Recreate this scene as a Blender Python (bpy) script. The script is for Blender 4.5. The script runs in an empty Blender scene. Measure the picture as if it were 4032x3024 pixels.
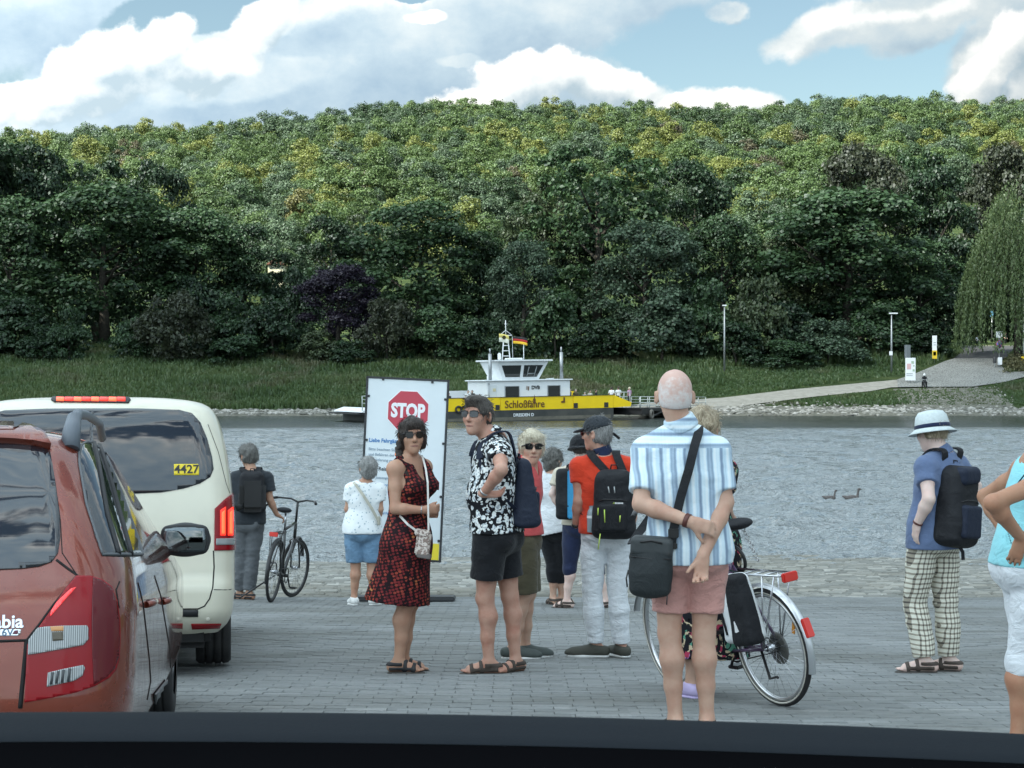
import bpy, bmesh, math, random
import numpy as np
from mathutils import Vector, Matrix, Euler
from mathutils.geometry import delaunay_2d_cdt
from mathutils.bvhtree import BVHTree
rnd = random.Random(7)
rng = np.random.default_rng(7)
R = math.radians
SC = bpy.context.scene
COL = SC.collection

# ------------------------------------------------------------ camera
CAMZ = 3.65                      # eye above the water, metres
cam_d = bpy.data.cameras.new('camera')
cam = bpy.data.objects.new('camera', cam_d)
COL.objects.link(cam)
cam.location = (0, 0, CAMZ)
cam.rotation_euler = (R(90 - 0.07), 0, 0)
cam_d.sensor_width = 36.0
cam_d.lens = 60.2
cam_d.clip_start = 0.05
cam_d.clip_end = 6000
cam_d.dof.use_dof = True
cam_d.dof.focus_distance = 13.0
cam_d.dof.aperture_fstop = 60.0
SC.camera = cam

# ------------------------------------------------------------ sun, sky, exposure
SUN_EL, SUN_AZ = 47.0, 231.0     # azimuth clockwise from +y: behind the viewer, to the left
sd = bpy.data.lights.new('sun', 'SUN')
sd.energy = 4.6
sd.angle = R(0.6)
sd.color = (1.0, 0.95, 0.86)
sun = bpy.data.objects.new('sun', sd)
COL.objects.link(sun)
SUN_DIR = Vector((math.sin(R(SUN_AZ)) * math.cos(R(SUN_EL)), math.cos(R(SUN_AZ)) * math.cos(R(SUN_EL)), math.sin(R(SUN_EL))))
sun.rotation_euler = SUN_DIR.to_track_quat('Z', 'Y').to_euler()
sun.location = (-40, -60, 90)

SC.render.engine = 'CYCLES'
SC.view_settings.view_transform = 'Standard'
SC.view_settings.look = 'None'
SC.view_settings.gamma = 1.0
SC.view_settings.exposure = 1.30
SC.view_settings.use_curve_mapping = False
cy = SC.cycles
cy.use_denoising = True
try:
    cy.denoiser = 'OPENIMAGEDENOISE'
except Exception:
    pass
cy.max_bounces = 6
cy.diffuse_bounces = 3
cy.glossy_bounces = 3
cy.transmission_bounces = 4
cy.transparent_max_bounces = 8
cy.caustics_reflective = False
cy.caustics_refractive = False
cy.sample_clamp_indirect = 4.0
cy.use_adaptive_sampling = True
cy.adaptive_threshold = 0.012

# ------------------------------------------------------------ node helpers
class N:
    """tiny wrapper for building node trees"""
    def __init__(s, tree):
        s.t = tree
    def new(s, kind, **kw):
        n = s.t.nodes.new(kind)
        for k, v in kw.items():
            setattr(n, k, v)
        return n
    def link(s, a, b):
        s.t.links.new(a, b)
    def put(s, sock, v):
        if isinstance(v, bpy.types.NodeSocket):
            s.t.links.new(v, sock)
        elif v is not None:
            if hasattr(sock.default_value, '__len__') and len(sock.default_value) == 4 and hasattr(v, '__len__') and len(v) == 3:
                v = (*v, 1)
            sock.default_value = v
    def math(s, op, a, b=None, c=None, clamp=False):
        n = s.new('ShaderNodeMath', operation=op, use_clamp=clamp)
        s.put(n.inputs[0], a)
        if b is not None: s.put(n.inputs[1], b)
        if c is not None: s.put(n.inputs[2], c)
        return n.outputs[0]
    def vmath(s, op, a, b=None, scale=None):
        n = s.new('ShaderNodeVectorMath', operation=op)
        s.put(n.inputs[0], a)
        if b is not None: s.put(n.inputs[1], b)
        if scale is not None: s.put(n.inputs['Scale'], scale)
        return n.outputs['Value'] if op in ('LENGTH', 'DOT_PRODUCT', 'DISTANCE') else n.outputs[0]
    def noise(s, vec, scale, detail=4, rough=0.55, dist=0.0, out='Fac'):
        n = s.new('ShaderNodeTexNoise')
        if vec is not None: s.put(n.inputs['Vector'], vec)
        n.inputs['Scale'].default_value = scale
        n.inputs['Detail'].default_value = detail
        n.inputs['Roughness'].default_value = rough
        n.inputs['Distortion'].default_value = dist
        return n.outputs[out]
    def voro(s, vec, scale, feature='F1', out='Distance', rand=1.0):
        n = s.new('ShaderNodeTexVoronoi', feature=feature)
        if vec is not None: s.put(n.inputs['Vector'], vec)
        n.inputs['Scale'].default_value = scale
        n.inputs['Randomness'].default_value = rand
        return n.outputs[out]
    def ramp(s, fac, stops, interp='LINEAR'):
        n = s.new('ShaderNodeValToRGB')
        cr = n.color_ramp
        cr.interpolation = interp
        while len(cr.elements) > 1: cr.elements.remove(cr.elements[0])
        cr.elements[0].position = stops[0][0]
        c = stops[0][1]
        cr.elements[0].color = (*c, 1) if hasattr(c, '__len__') else (c, c, c, 1)
        for p, c in stops[1:]:
            e = cr.elements.new(p)
            e.color = (*c, 1) if hasattr(c, '__len__') else (c, c, c, 1)
        s.put(n.inputs[0], fac)
        return n.outputs[0]
    def mix(s, fac, a, b, mode='MIX'):
        n = s.new('ShaderNodeMix', data_type='RGBA', blend_type=mode)
        s.put(n.inputs[0], fac)
        s.put(n.inputs[6], a)
        s.put(n.inputs[7], b)
        return n.outputs[2]
    def maprange(s, v, a, b, c=0.0, d=1.0, smooth=True):
        n = s.new('ShaderNodeMapRange', interpolation_type='SMOOTHSTEP' if smooth else 'LINEAR')
        s.put(n.inputs[0], v)
        n.inputs[1].default_value = a; n.inputs[2].default_value = b
        n.inputs[3].default_value = c; n.inputs[4].default_value = d
        return n.outputs[0]
    def coord(s, which='Object'):
        return s.new('ShaderNodeTexCoord').outputs[which]
    def mapping(s, vec, loc=(0, 0, 0), rot=(0, 0, 0), scale=(1, 1, 1), kind='POINT'):
        n = s.new('ShaderNodeMapping', vector_type=kind)
        s.put(n.inputs[0], vec)
        n.inputs['Location'].default_value = loc
        n.inputs['Rotation'].default_value = rot
        n.inputs['Scale'].default_value = scale
        return n.outputs[0]
    def sep(s, v):
        n = s.new('ShaderNodeSeparateXYZ'); s.put(n.inputs[0], v)
        return n.outputs
    def comb(s, x, y, z):
        n = s.new('ShaderNodeCombineXYZ')
        s.put(n.inputs[0], x); s.put(n.inputs[1], y); s.put(n.inputs[2], z)
        return n.outputs[0]

MATS = {}
def mat(name, color=None, rough=0.6, metal=0.0, spec=0.5, coat=0.0, emit=None, estr=0.0, bump=None, build=None, sheen=0.0):
    """bump = (scale, strength, distance); build(n, bsdf) may add nodes"""
    if name in MATS: return MATS[name]
    m = bpy.data.materials.new(name)
    m.use_nodes = True
    n = N(m.node_tree)
    b = m.node_tree.nodes['Principled BSDF']
    if color is not None: b.inputs['Base Color'].default_value = (*color, 1)
    b.inputs['Roughness'].default_value = rough
    b.inputs['Metallic'].default_value = metal
    b.inputs['Specular IOR Level'].default_value = spec
    b.inputs['Coat Weight'].default_value = coat
    b.inputs['Coat Roughness'].default_value = 0.04
    b.inputs['Sheen Weight'].default_value = sheen
    if emit is not None:
        b.inputs['Emission Color'].default_value = (*emit, 1)
        b.inputs['Emission Strength'].default_value = estr
    if bump is not None:
        bp = n.new('ShaderNodeBump')
        bp.inputs['Strength'].default_value = bump[1]
        bp.inputs['Distance'].default_value = bump[2]
        n.link(n.noise(n.coord('Object'), bump[0], 4), bp.inputs['Height'])
        n.link(bp.outputs[0], b.inputs['Normal'])
    if build: build(n, b)
    MATS[name] = m
    return m
def worn(color, amt=0.25, scale=6.0, color2=None):
    """base colour with soft dirt / wear variation"""
    c2 = color2 or tuple(c * (1 - amt) for c in color)
    def f(n, b):
        n.link(n.mix(n.ramp(n.noise(n.coord('Object'), scale, 6, 0.6), [(0.35, 0.0), (0.65, 1.0)]), color, c2), b.inputs['Base Color'])
    return f
def bump_to(n, b, height, strength=0.4, dist=0.01):
    bp = n.new('ShaderNodeBump')
    bp.inputs['Strength'].default_value = strength
    bp.inputs['Distance'].default_value = dist
    n.link(height, bp.inputs['Height'])
    n.link(bp.outputs[0], b.inputs['Normal'])

# ------------------------------------------------------------ sky
w = bpy.data.worlds.new('World'); SC.world = w; w.use_nodes = True
wt = w.node_tree; wt.nodes.clear(); n = N(wt)
sky = n.new('ShaderNodeTexSky', sky_type='NISHITA')
sky.sun_disc = False
sky.sun_elevation = R(SUN_EL); sky.sun_rotation = R(SUN_AZ)
sky.air_density = 1.0; sky.dust_density = 0.6; sky.ozone_density = 1.5
bg_sky = n.new('ShaderNodeBackground'); bg_sky.inputs[1].default_value = 0.062
# pull the blue a little towards cyan as the camera renders it
skc = n.mix(1.0, sky.outputs[0], (1.10, 1.10, 0.93), 'MULTIPLY')
n.link(skc, bg_sky.inputs[0])

g = bpy.data.node_groups.new('cloud_density', 'ShaderNodeTree')
g.interface.new_socket('P', in_out='INPUT', socket_type='NodeSocketVector')
g.interface.new_socket('D', in_out='OUTPUT', socket_type='NodeSocketFloat')
gn = N(g)
gi = gn.new('NodeGroupInput').outputs[0]
# (azimuth, elevation, rx, ry, tilt deg, weight) in 1000ths of the picture's pixels: the cloud banks seen over the ridge
BANKS = [
 (-1.02, 0.80, 0.42, 0.16, 10, 1.0), (-0.75, 0.86, 0.42, 0.09, 4, 1.0),
 (-0.86, 0.64, 0.26, 0.095, 22, 1.15), (-0.62, 0.66, 0.26, 0.12, 20, 1.15), (-0.35, 0.70, 0.34, 0.15, 12, 1.3),
 (-0.06, 0.76, 0.36, 0.15, 14, 1.25), (-0.50, 0.56, 0.55, 0.07, 4, 1.0), (0.18, 0.85, 0.36, 0.10, 8, 1.0),
 (-0.98, 0.53, 0.5, 0.06, 4, 0.9),
 (0.06, 0.62, 0.20, 0.085, 6, 1.25), (0.20, 0.60, 0.19, 0.062, -6, 1.05), (0.42, 0.580, 0.16, 0.042, 4, 1.0), (0.10, 0.56, 0.3, 0.04, 0, 0.9),
 (0.74, 0.745, 0.22, 0.050, 10, 0.9), (0.92, 0.76, 0.17, 0.050, 24, 0.9),
 (1.02, 0.66, 0.10, 0.12, -38, 1.0), (1.14, 0.60, 0.14, 0.12, 0, 1.0), (1.08, 0.82, 0.2, 0.09, 16, 1.0),
 (0.462, 0.79, 0.045, 0.025, 0, 0.85), (0.82, 0.83, 0.14, 0.03, 10, 0.6),
]
HOLES = [(-0.70, 0.775, 0.17, 0.048, 6, 1.5), (-0.215, 0.822, 0.045, 0.012, 0, 1.1)]
warp = gn.noise(gi, 5.0, 5, 0.6, out='Color')
wv = gn.vmath('SCALE', gn.vmath('SUBTRACT', warp, (0.5, 0.5, 0.5)), scale=0.085)
wp = gn.vmath('ADD', gi, wv)
acc = None
for (a, e, rx, ry, tl, wgt) in BANKS:
    m_ = gn.mapping(wp, (a, e, 0), (0, 0, R(tl)), (rx, ry, 1), 'TEXTURE')
    s_ = gn.sep(m_)
    ln = gn.vmath('LENGTH', gn.comb(s_[0], s_[1], 0.0))
    v = gn.math('MULTIPLY', gn.math('SUBTRACT', 1.0, ln), wgt)
    acc = v if acc is None else gn.math('SMOOTH_MAX', acc, v, 0.25)
for (a, e, rx, ry, tl, wgt) in HOLES:
    m_ = gn.mapping(wp, (a, e, 0), (0, 0, R(tl)), (rx, ry, 1), 'TEXTURE')
    s_ = gn.sep(m_)
    ln = gn.vmath('LENGTH', gn.comb(s_[0], s_[1], 0.0))
    v = gn.math('MULTIPLY', gn.math('MAXIMUM', gn.math('SUBTRACT', 1.25, ln), 0.0), wgt)
    acc = gn.math('SUBTRACT', acc, v)
# the rest of the sky carries on in the same broken cumulus
sp = gn.sep(gi)
outside = gn.math('MAXIMUM', gn.maprange(sp[1], 0.95, 1.35), gn.maprange(gn.math('ABSOLUTE', sp[0]), 1.25, 1.7))
wide = gn.math('MULTIPLY', gn.math('SUBTRACT', gn.noise(gi, 0.9, 3, 0.5), 0.40), 3.2)
mixn = gn.new('ShaderNodeMix', data_type='FLOAT')
gn.put(mixn.inputs[0], outside); gn.put(mixn.inputs[2], acc); gn.put(mixn.inputs[3], wide)
fb1 = gn.noise(gi, 9.0, 10, 0.60)
dens = gn.math('ADD', mixn.outputs[0], gn.math('MULTIPLY', gn.math('SUBTRACT', fb1, 0.5), 0.75))
go = gn.new('NodeGroupOutput')
gn.link(dens, go.inputs[0])

d = n.vmath('NORMALIZE', n.coord('Generated'))
x_, y_, z_ = n.sep(d)
az_ = n.math('ARCTAN2', x_, y_)
el_ = n.math('ARCSINE', z_)
P = n.comb(n.math('MULTIPLY', az_, 3.7), n.math('MULTIPLY', el_, 3.7), 0.0)
def dens_at(vec):
    gnode = n.new('ShaderNodeGroup'); gnode.node_tree = g
    n.link(vec, gnode.inputs[0])
    return gnode.outputs[0]
D0 = dens_at(P)
D1 = dens_at(n.vmath('ADD', P, (-0.028, 0.040, 0)))
D2 = dens_at(n.vmath('ADD', P, (-0.10, 0.13, 0)))
alpha = n.maprange(D0, -0.10, 0.20)
rim = n.math('MULTIPLY', n.maprange(D1, 0.40, -0.05), 0.42)
big = n.math('MULTIPLY', n.maprange(D2, 0.60, -0.10), 0.26)
puff = n.math('MULTIPLY', n.math('SUBTRACT', n.noise(n.mapping(P, scale=(1, 1.35, 1)), 5.5, 9, 0.6), 0.5), 1.1)
lit = n.math('ADD', n.math('ADD', n.math('ADD', rim, big), puff), 0.20, clamp=True)
ccol = n.ramp(lit, [(0.0, (0.150, 0.208, 0.260)), (0.35, (0.220, 0.275, 0.310)), (0.62, (0.30, 0.335, 0.345)), (0.85, (0.40, 0.415, 0.41)), (1.0, (0.47, 0.47, 0.455))])
# clouds towards the sun are brighter, as in any broken sky
tow = n.math('MULTIPLY', n.math('ADD', n.vmath('DOT_PRODUCT', d, tuple(SUN_DIR)), 1.0), 0.5)
gain = n.math('ADD', 0.46, n.math('MULTIPLY', n.math('POWER', tow, 1.6), 3.4))
bg_cl = n.new('ShaderNodeBackground'); n.link(gain, bg_cl.inputs[1])
n.link(ccol, bg_cl.inputs[0])
mixs = n.new('ShaderNodeMixShader')
n.link(n.math('MULTIPLY', alpha, n.maprange(z_, -0.02, 0.02)), mixs.inputs[0])
n.link(bg_sky.outputs[0], mixs.inputs[1]); n.link(bg_cl.outputs[0], mixs.inputs[2])
# nearer heaps of cumulus standing before the grey banks
HEAPS = [(-.88, .650, .15, .070, 25), (-.75, .700, .10, .050, 30), (-.98, .590, .24, .055, 12), (-.53, .755, .09, .050, 48), (-.66, .66, .12, .06, 10),
 (.02, .640, .115, .060, 4), (.11, .662, .07, .048, 0), (.21, .632, .12, .048, -12), (-.07, .597, .13, .040, 8), (.36, .590, .08, .030, 8), (.47, .592, .09, .030, 0),
 (.99, .625, .06, .075, -34), (1.045, .700, .055, .070, -20), (1.13, .60, .10, .09, 0)]
g2 = bpy.data.node_groups.new('heap_density', 'ShaderNodeTree')
g2.interface.new_socket('P', in_out='INPUT', socket_type='NodeSocketVector'); g2.interface.new_socket('D', in_out='OUTPUT', socket_type='NodeSocketFloat')
h2 = N(g2); hi = h2.new('NodeGroupInput').outputs[0]
hw = h2.vmath('ADD', hi, h2.vmath('SCALE', h2.vmath('SUBTRACT', h2.noise(hi, 9.0, 6, 0.6, out='Color'), (0.5, 0.5, 0.5)), scale=0.05))
ac2 = None
for (a, e, rx, ry, tl) in HEAPS:
    q_ = h2.sep(h2.mapping(hw, (a, e, 0), (0, 0, R(tl)), (rx, ry, 1), 'TEXTURE'))
    v = h2.math('SUBTRACT', 1.0, h2.vmath('LENGTH', h2.comb(q_[0], q_[1], 0.0)))
    ac2 = v if ac2 is None else h2.math('SMOOTH_MAX', ac2, v, 0.12)
vb = h2.math('SUBTRACT', 0.55, h2.voro(hw, 22, 'SMOOTH_F1'))
de2 = h2.math('ADD', h2.math('ADD', ac2, h2.math('MULTIPLY', vb, 0.55)), h2.math('MULTIPLY', h2.math('SUBTRACT', h2.noise(hi, 17.0, 9, 0.6), 0.5), 0.7))
h2.link(de2, h2.new('NodeGroupOutput').inputs[0])
def heap(vec):
    k_ = n.new('ShaderNodeGroup'); k_.node_tree = g2; n.link(vec, k_.inputs[0]); return k_.outputs[0]
E0, E1, E2 = heap(P), heap(n.vmath('ADD', P, (-0.014, 0.022, 0))), heap(n.vmath('ADD', P, (-0.05, 0.07, 0)))
lit2 = n.math('ADD', n.math('ADD', n.math('MULTIPLY', n.math('SUBTRACT', E0, E1), 0.75), n.math('MULTIPLY', n.maprange(E2, 0.75, -0.1), 0.50)), n.math('ADD', 0.26, n.math('MULTIPLY', n.math('SUBTRACT', n.noise(P, 15.0, 8, 0.6), 0.5), 0.7)), clamp=True)
cc2 = n.ramp(lit2, [(0.1, (0.195, 0.245, 0.275)), (0.45, (0.285, 0.32, 0.335)), (0.75, (0.37, 0.39, 0.388)), (1.0, (0.47, 0.47, 0.457))])
bg2 = n.new('ShaderNodeBackground'); n.link(cc2, bg2.inputs[0]); n.link(gain, bg2.inputs[1])
mx2 = n.new('ShaderNodeMixShader'); n.link(n.math('MULTIPLY', n.maprange(E0, -0.03, 0.24), n.maprange(z_, -0.02, 0.02)), mx2.inputs[0])
n.link(mixs.outputs[0], mx2.inputs[1]); n.link(bg2.outputs[0], mx2.inputs[2])
wo = n.new('ShaderNodeOutputWorld'); n.link(mx2.outputs[0], wo.inputs[0])

# ------------------------------------------------------------ naming, linking
def tag(o, label=None, cat=None, group=None, kind=None):
    if label: o['label'] = label
    if cat: o['category'] = cat
    if group: o['group'] = group
    if kind: o['kind'] = kind
    return o
def empty(name, loc=(0, 0, 0), rot=(0, 0, 0), label=None, cat=None, group=None):
    o = bpy.data.objects.new(name, None); COL.objects.link(o)
    o.location = loc; o.rotation_euler = rot; o.empty_display_size = 0.2
    return tag(o, label, cat, group)
def link(name, me, m=None, parent=None, loc=(0, 0, 0), rot=(0, 0, 0)):
    o = bpy.data.objects.new(name, me); COL.objects.link(o)
    if m is not None and len(me.materials) == 0:
        me.materials.append(m)
    o.location = loc; o.rotation_euler = rot
    if parent is not None: o.parent = parent
    return o
def fast_mesh(name, verts, faces, smooth=False):
    """verts (n,3) array, faces (m,k) array with one k"""
    verts = np.asarray(verts, np.float32); faces = np.asarray(faces, np.int32)
    me = bpy.data.meshes.new(name)
    me.vertices.add(len(verts)); me.vertices.foreach_set('co', verts.ravel())
    k = faces.shape[1]
    me.loops.add(faces.size); me.loops.foreach_set('vertex_index', faces.ravel())
    me.polygons.add(len(faces))
    me.polygons.foreach_set('loop_start', np.arange(0, faces.size, k, dtype=np.int32))
    me.polygons.foreach_set('use_smooth', np.full(len(faces), smooth))
    me.update(calc_edges=True); me.validate()
    return me
class MB:
    """collects simple solids, builds them as ONE mesh object"""
    def __init__(s): s.v = []; s.f = []; s.sm = []
    def add(s, vs, fs, smooth=False):
        o = len(s.v); s.v += [tuple(v) for v in vs]; s.f += [tuple(i + o for i in f) for f in fs]; s.sm += [smooth] * len(fs)
        return s
    def box(s, c, size, rot=None, taper=1.0):
        hx, hy, hz = size[0] / 2, size[1] / 2, size[2] / 2
        vs = [Vector((sx * hx * (taper if sz > 0 else 1), sy * hy * (taper if sz > 0 else 1), sz * hz)) for sz in (-1, 1) for sx, sy in ((-1, -1), (1, -1), (1, 1), (-1, 1))]
        if rot is not None: vs = [rot @ v for v in vs]
        c = Vector(c)
        return s.add([v + c for v in vs], [(3, 2, 1, 0), (4, 5, 6, 7), (0, 1, 5, 4), (1, 2, 6, 5), (2, 3, 7, 6), (3, 0, 4, 7)])
    def bbox(s, c, size, bev=0.01, rot=None):
        """box with bevelled edges"""
        bm = bmesh.new(); bmesh.ops.create_cube(bm, size=1.0)
        for v in bm.verts: v.co = Vector((v.co.x * size[0], v.co.y * size[1], v.co.z * size[2]))
        bmesh.ops.bevel(bm, geom=bm.edges[:], offset=bev, segments=2, affect='EDGES')
        bm.verts.ensure_lookup_table()
        vs = [v.co.copy() for v in bm.verts]; fs = [[v.index for v in f.verts] for f in bm.faces]
        bm.free()
        if rot is not None: vs = [rot @ v for v in vs]
        c = Vector(c)
        return s.add([v + c for v in vs], fs)
    def tube(s, pts, r, seg=8, caps=True, smooth=True):
        pts = [Vector(p) for p in pts]
        rs = r if hasattr(r, '__len__') else [r] * len(pts)
        vs = []; prev_n = None
        for i, p in enumerate(pts):
            t = (pts[min(i + 1, len(pts) - 1)] - pts[max(i - 1, 0)])
            t = t.normalized() if t.length > 1e-9 else Vector((0, 0, 1))
            if prev_n is None:
                a = Vector((0, 0, 1)) if abs(t.z) < 0.9 else Vector((1, 0, 0))
                nn = t.cross(a).normalized()
            else:
                nn = (prev_n - t * prev_n.dot(t))
                nn = nn.normalized() if nn.length > 1e-6 else t.orthogonal().normalized()
            prev_n = nn; b = t.cross(nn)
            for k in range(seg):
                an = 2 * math.pi * k / seg
                vs.append(p + (nn * math.cos(an) + b * math.sin(an)) * rs[i])
        fs = [(i * seg + k, i * seg + (k + 1) % seg, (i + 1) * seg + (k + 1) % seg, (i + 1) * seg + k) for i in range(len(pts) - 1) for k in range(seg)]
        s.add(vs, fs, smooth)
        if caps:
            s.add(vs[:seg], [tuple(range(seg - 1, -1, -1))]); s.add(vs[-seg:], [tuple(range(seg))])
        return s
    def ribbon(s, pts, width, thick, side):
        """flat strap along pts; side(i) gives the width direction"""
        pts = [Vector(p) for p in pts]; vs = []
        for i, p in enumerate(pts):
            t = (pts[min(i + 1, len(pts) - 1)] - pts[max(i - 1, 0)]).normalized()
            sd_ = Vector(side(i) if callable(side) else side); sd_ = (sd_ - t * sd_.dot(t)).normalized()
            nn = t.cross(sd_)
            for a, b in ((-1, -1), (1, -1), (1, 1), (-1, 1)):
                vs.append(p + sd_ * a * width / 2 + nn * b * thick / 2)
        fs = [(i * 4 + k, i * 4 + (k + 1) % 4, (i + 1) * 4 + (k + 1) % 4, (i + 1) * 4 + k) for i in range(len(pts) - 1) for k in range(4)]
        fs += [(3, 2, 1, 0), tuple(len(pts) * 4 - 4 + k for k in range(4))]
        return s.add(vs, fs, False)
    def lathe(s, prof, seg=16, c=(0, 0, 0), axis=None, smooth=True):
        """prof: (radius, height) pairs round z (or round the matrix axis)"""
        vs = []; c = Vector(c)
        for r_, h in prof:
            for k in range(seg):
                an = 2 * math.pi * k / seg
                v = Vector((r_ * math.cos(an), r_ * math.sin(an), h))
                vs.append((axis @ v if axis is not None else v) + c)
        fs = [(i * seg + k, i * seg + (k + 1) % seg, (i + 1) * seg + (k + 1) % seg, (i + 1) * seg + k) for i in range(len(prof) - 1) for k in range(seg)]
        return s.add(vs, fs, smooth)
    def prism(s, poly, z0, z1, M=None):
        """poly: (x, y) outline, extruded z0..z1, moved by the matrix M"""
        k = len(poly)
        vs = [Vector((x, y, z)) for z in (z0, z1) for x, y in poly]
        if M is not None: vs = [M @ v for v in vs]
        return s.add(vs, [tuple(range(k - 1, -1, -1)), tuple(range(k, 2 * k))] + [(i, (i + 1) % k, k + (i + 1) % k, k + i) for i in range(k)])
    def ball(s, c, r, seg=12, rings=8, rot=None):
        r = r if hasattr(r, '__len__') else (r, r, r); vs = []
        for i in range(rings + 1):
            ph = math.pi * i / rings
            for k in range(seg):
                an = 2 * math.pi * k / seg
                v = Vector((r[0] * math.sin(ph) * math.cos(an), r[1] * math.sin(ph) * math.sin(an), r[2] * math.cos(ph)))
                vs.append((rot @ v if rot is not None else v) + Vector(c))
        fs = [(i * seg + k, (i + 1) * seg + k, (i + 1) * seg + (k + 1) % seg, i * seg + (k + 1) % seg) for i in range(rings) for k in range(seg)]
        return s.add(vs, fs, True)
    def torus(s, c, R_, r_, axis=None, seg=32, sec=8, sx=1.0):
        vs = []; c = Vector(c)
        for i in range(seg):
            a = 2 * math.pi * i / seg
            for k in range(sec):
                b = 2 * math.pi * k / sec
                v = Vector(((R_ + r_ * math.cos(b)) * math.cos(a), (R_ + r_ * math.cos(b)) * math.sin(a), r_ * sx * math.sin(b)))
                vs.append((axis @ v if axis is not None else v) + c)
        fs = [(i * sec + k, ((i + 1) % seg) * sec + k, ((i + 1) % seg) * sec + (k + 1) % sec, i * sec + (k + 1) % sec) for i in range(seg) for k in range(sec)]
        return s.add(vs, fs, True)
    def mesh(s, name):
        me = bpy.data.meshes.new(name)
        me.from_pydata(s.v, [], s.f); me.update()
        me.polygons.foreach_set('use_smooth', s.sm)
        bm = bmesh.new(); bm.from_mesh(me); bmesh.ops.remove_doubles(bm, verts=bm.verts, dist=1e-6)
        bmesh.ops.recalc_face_normals(bm, faces=bm.faces); bm.to_mesh(me); bm.free()
        return me
    def build(s, name, m, parent=None, loc=(0, 0, 0), rot=(0, 0, 0)):
        return link(name, s.mesh(name), m, parent, loc, rot)
def copy_tree(o, parent=None):
    c = o.copy(); COL.objects.link(c)
    if parent is not None:
        c.parent = parent; c.matrix_parent_inverse = o.matrix_parent_inverse
    for ch in o.children: copy_tree(ch, c)
    return c
def text_mesh(name, body, size, m, parent, M, depth=0.002, align='CENTER', bold=0.0, sx=1.0):
    cu = bpy.data.curves.new(name, 'FONT'); cu.body = body; cu.size = size; cu.extrude = depth; cu.offset = bold
    cu.align_x = align; cu.align_y = 'CENTER'; cu.resolution_u = 3
    tmp = bpy.data.objects.new(name, cu); COL.objects.link(tmp)
    dg = bpy.context.evaluated_depsgraph_get()
    me = bpy.data.meshes.new_from_object(tmp.evaluated_get(dg))
    bpy.data.objects.remove(tmp); bpy.data.curves.remove(cu)
    me.transform(Matrix.Diagonal((sx, 1, 1, 1))); me.transform(M)
    me.materials.clear()
    return link(name, me, m, parent)

# picture -> place helpers (source photograph pixels, 4032 wide)
FS = 6744.0; CX = 2016.0; HY = 1504.0
def px(u, v, y):
    return Vector(((u - CX) / FS * y, y, CAMZ - (v - HY) / FS * y))
def near_z(y):                       # the cobbled ramp falls towards the water
    return CAMZ - 1.113 - 0.0703 * y
def sm(a, b, x):
    t = np.clip((x - a) / (b - a), 0, 1); return t * t * (3 - 2 * t)
def vnoise(p, seed=0):
    """value noise on an (...,2 or 3) array, 0..1"""
    p = np.asarray(p, np.float64)
    if p.shape[-1] == 2: p = np.concatenate([p, np.zeros(p.shape[:-1] + (1,))], -1)
    i = np.floor(p).astype(np.int64); f = p - i; f = f * f * (3 - 2 * f)
    def h(a, b, c):
        q = (a * 374761393 + b * 668265263 + c * 2147483647 + seed * 1274126177) & 0xffffffff
        q = ((q ^ (q >> 13)) * 1274126177) & 0xffffffff
        return ((q ^ (q >> 16)) & 0xffff) / 65535.0
    x, y, z = i[..., 0], i[..., 1], i[..., 2]; fx, fy, fz = f[..., 0], f[..., 1], f[..., 2]
    def l(a, b, t): return a + (b - a) * t
    return l(l(l(h(x, y, z), h(x + 1, y, z), fx), l(h(x, y + 1, z), h(x + 1, y + 1, z), fx), fy),
             l(l(h(x, y, z + 1), h(x + 1, y, z + 1), fx), l(h(x, y + 1, z + 1), h(x + 1, y + 1, z + 1), fx), fy), fz)
def fbm(p, octs=4, seed=0):
    p = np.asarray(p, np.float64); a = 1.0; s_ = 0; t_ = 0
    for o in range(octs):
        s_ = s_ + a * vnoise(p * 2 ** o, seed + o); t_ += a; a *= 0.5
    return s_ / t_
# ============================================================ the land and the water
RIDGE_U = [-400, 0, 200, 400, 500, 700, 850, 1000, 1130, 1300, 1500, 1650, 1750, 2000, 2150, 2212, 2700]
RIDGE_V = [325, 312, 306, 292, 292, 270, 244, 238, 246, 252, 254, 248, 236, 232, 240, 246, 262]
YR = 850.0
def ridge_z(x):
    v = np.interp(1106 + 3700 * x / YR, RIDGE_U, RIDGE_V)
    return CAMZ + (825 - v) / 3700 * YR - 13.0
def land_z(x, y):
    x = np.asarray(x, float); y = np.asarray(y, float)
    bank = 0.17 * (y - 185)
    top = 9.3 + 0.012 * (y - 240)
    z = np.minimum(bank, top)
    z = z - 0.35 * np.exp(-((y - 240) / 6.0) ** 2)
    zr = ridge_z(x)
    s = np.clip((y - 385) / (YR - 385), 0, 1)
    hill = (zr - 11) * (1 - (1 - s) ** 1.25)
    z = z + np.where(y > 385, hill - 0.012 * (np.minimum(y, YR) - 385) * s, 0)
    z = np.where(y > YR, zr - 0.08 * (y - YR), z)
    rough = (fbm(np.stack([x, y], -1) / 7.0, 3, 3) - 0.5)
    z = z + rough * np.clip((y - 188) / 20, 0, 1) * 0.5 * np.clip((300 - y) / 30, 0, 1)
    return z
def LP(u, v):
    """point of the far bank seen at overview pixel (u, v) (2212 wide)"""
    y = 35.1 / (0.17 + (v - 825) / 3700)
    x = (u - 1106) / 3700 * y
    return Vector((x, y, float(land_z(x, y))))
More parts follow.
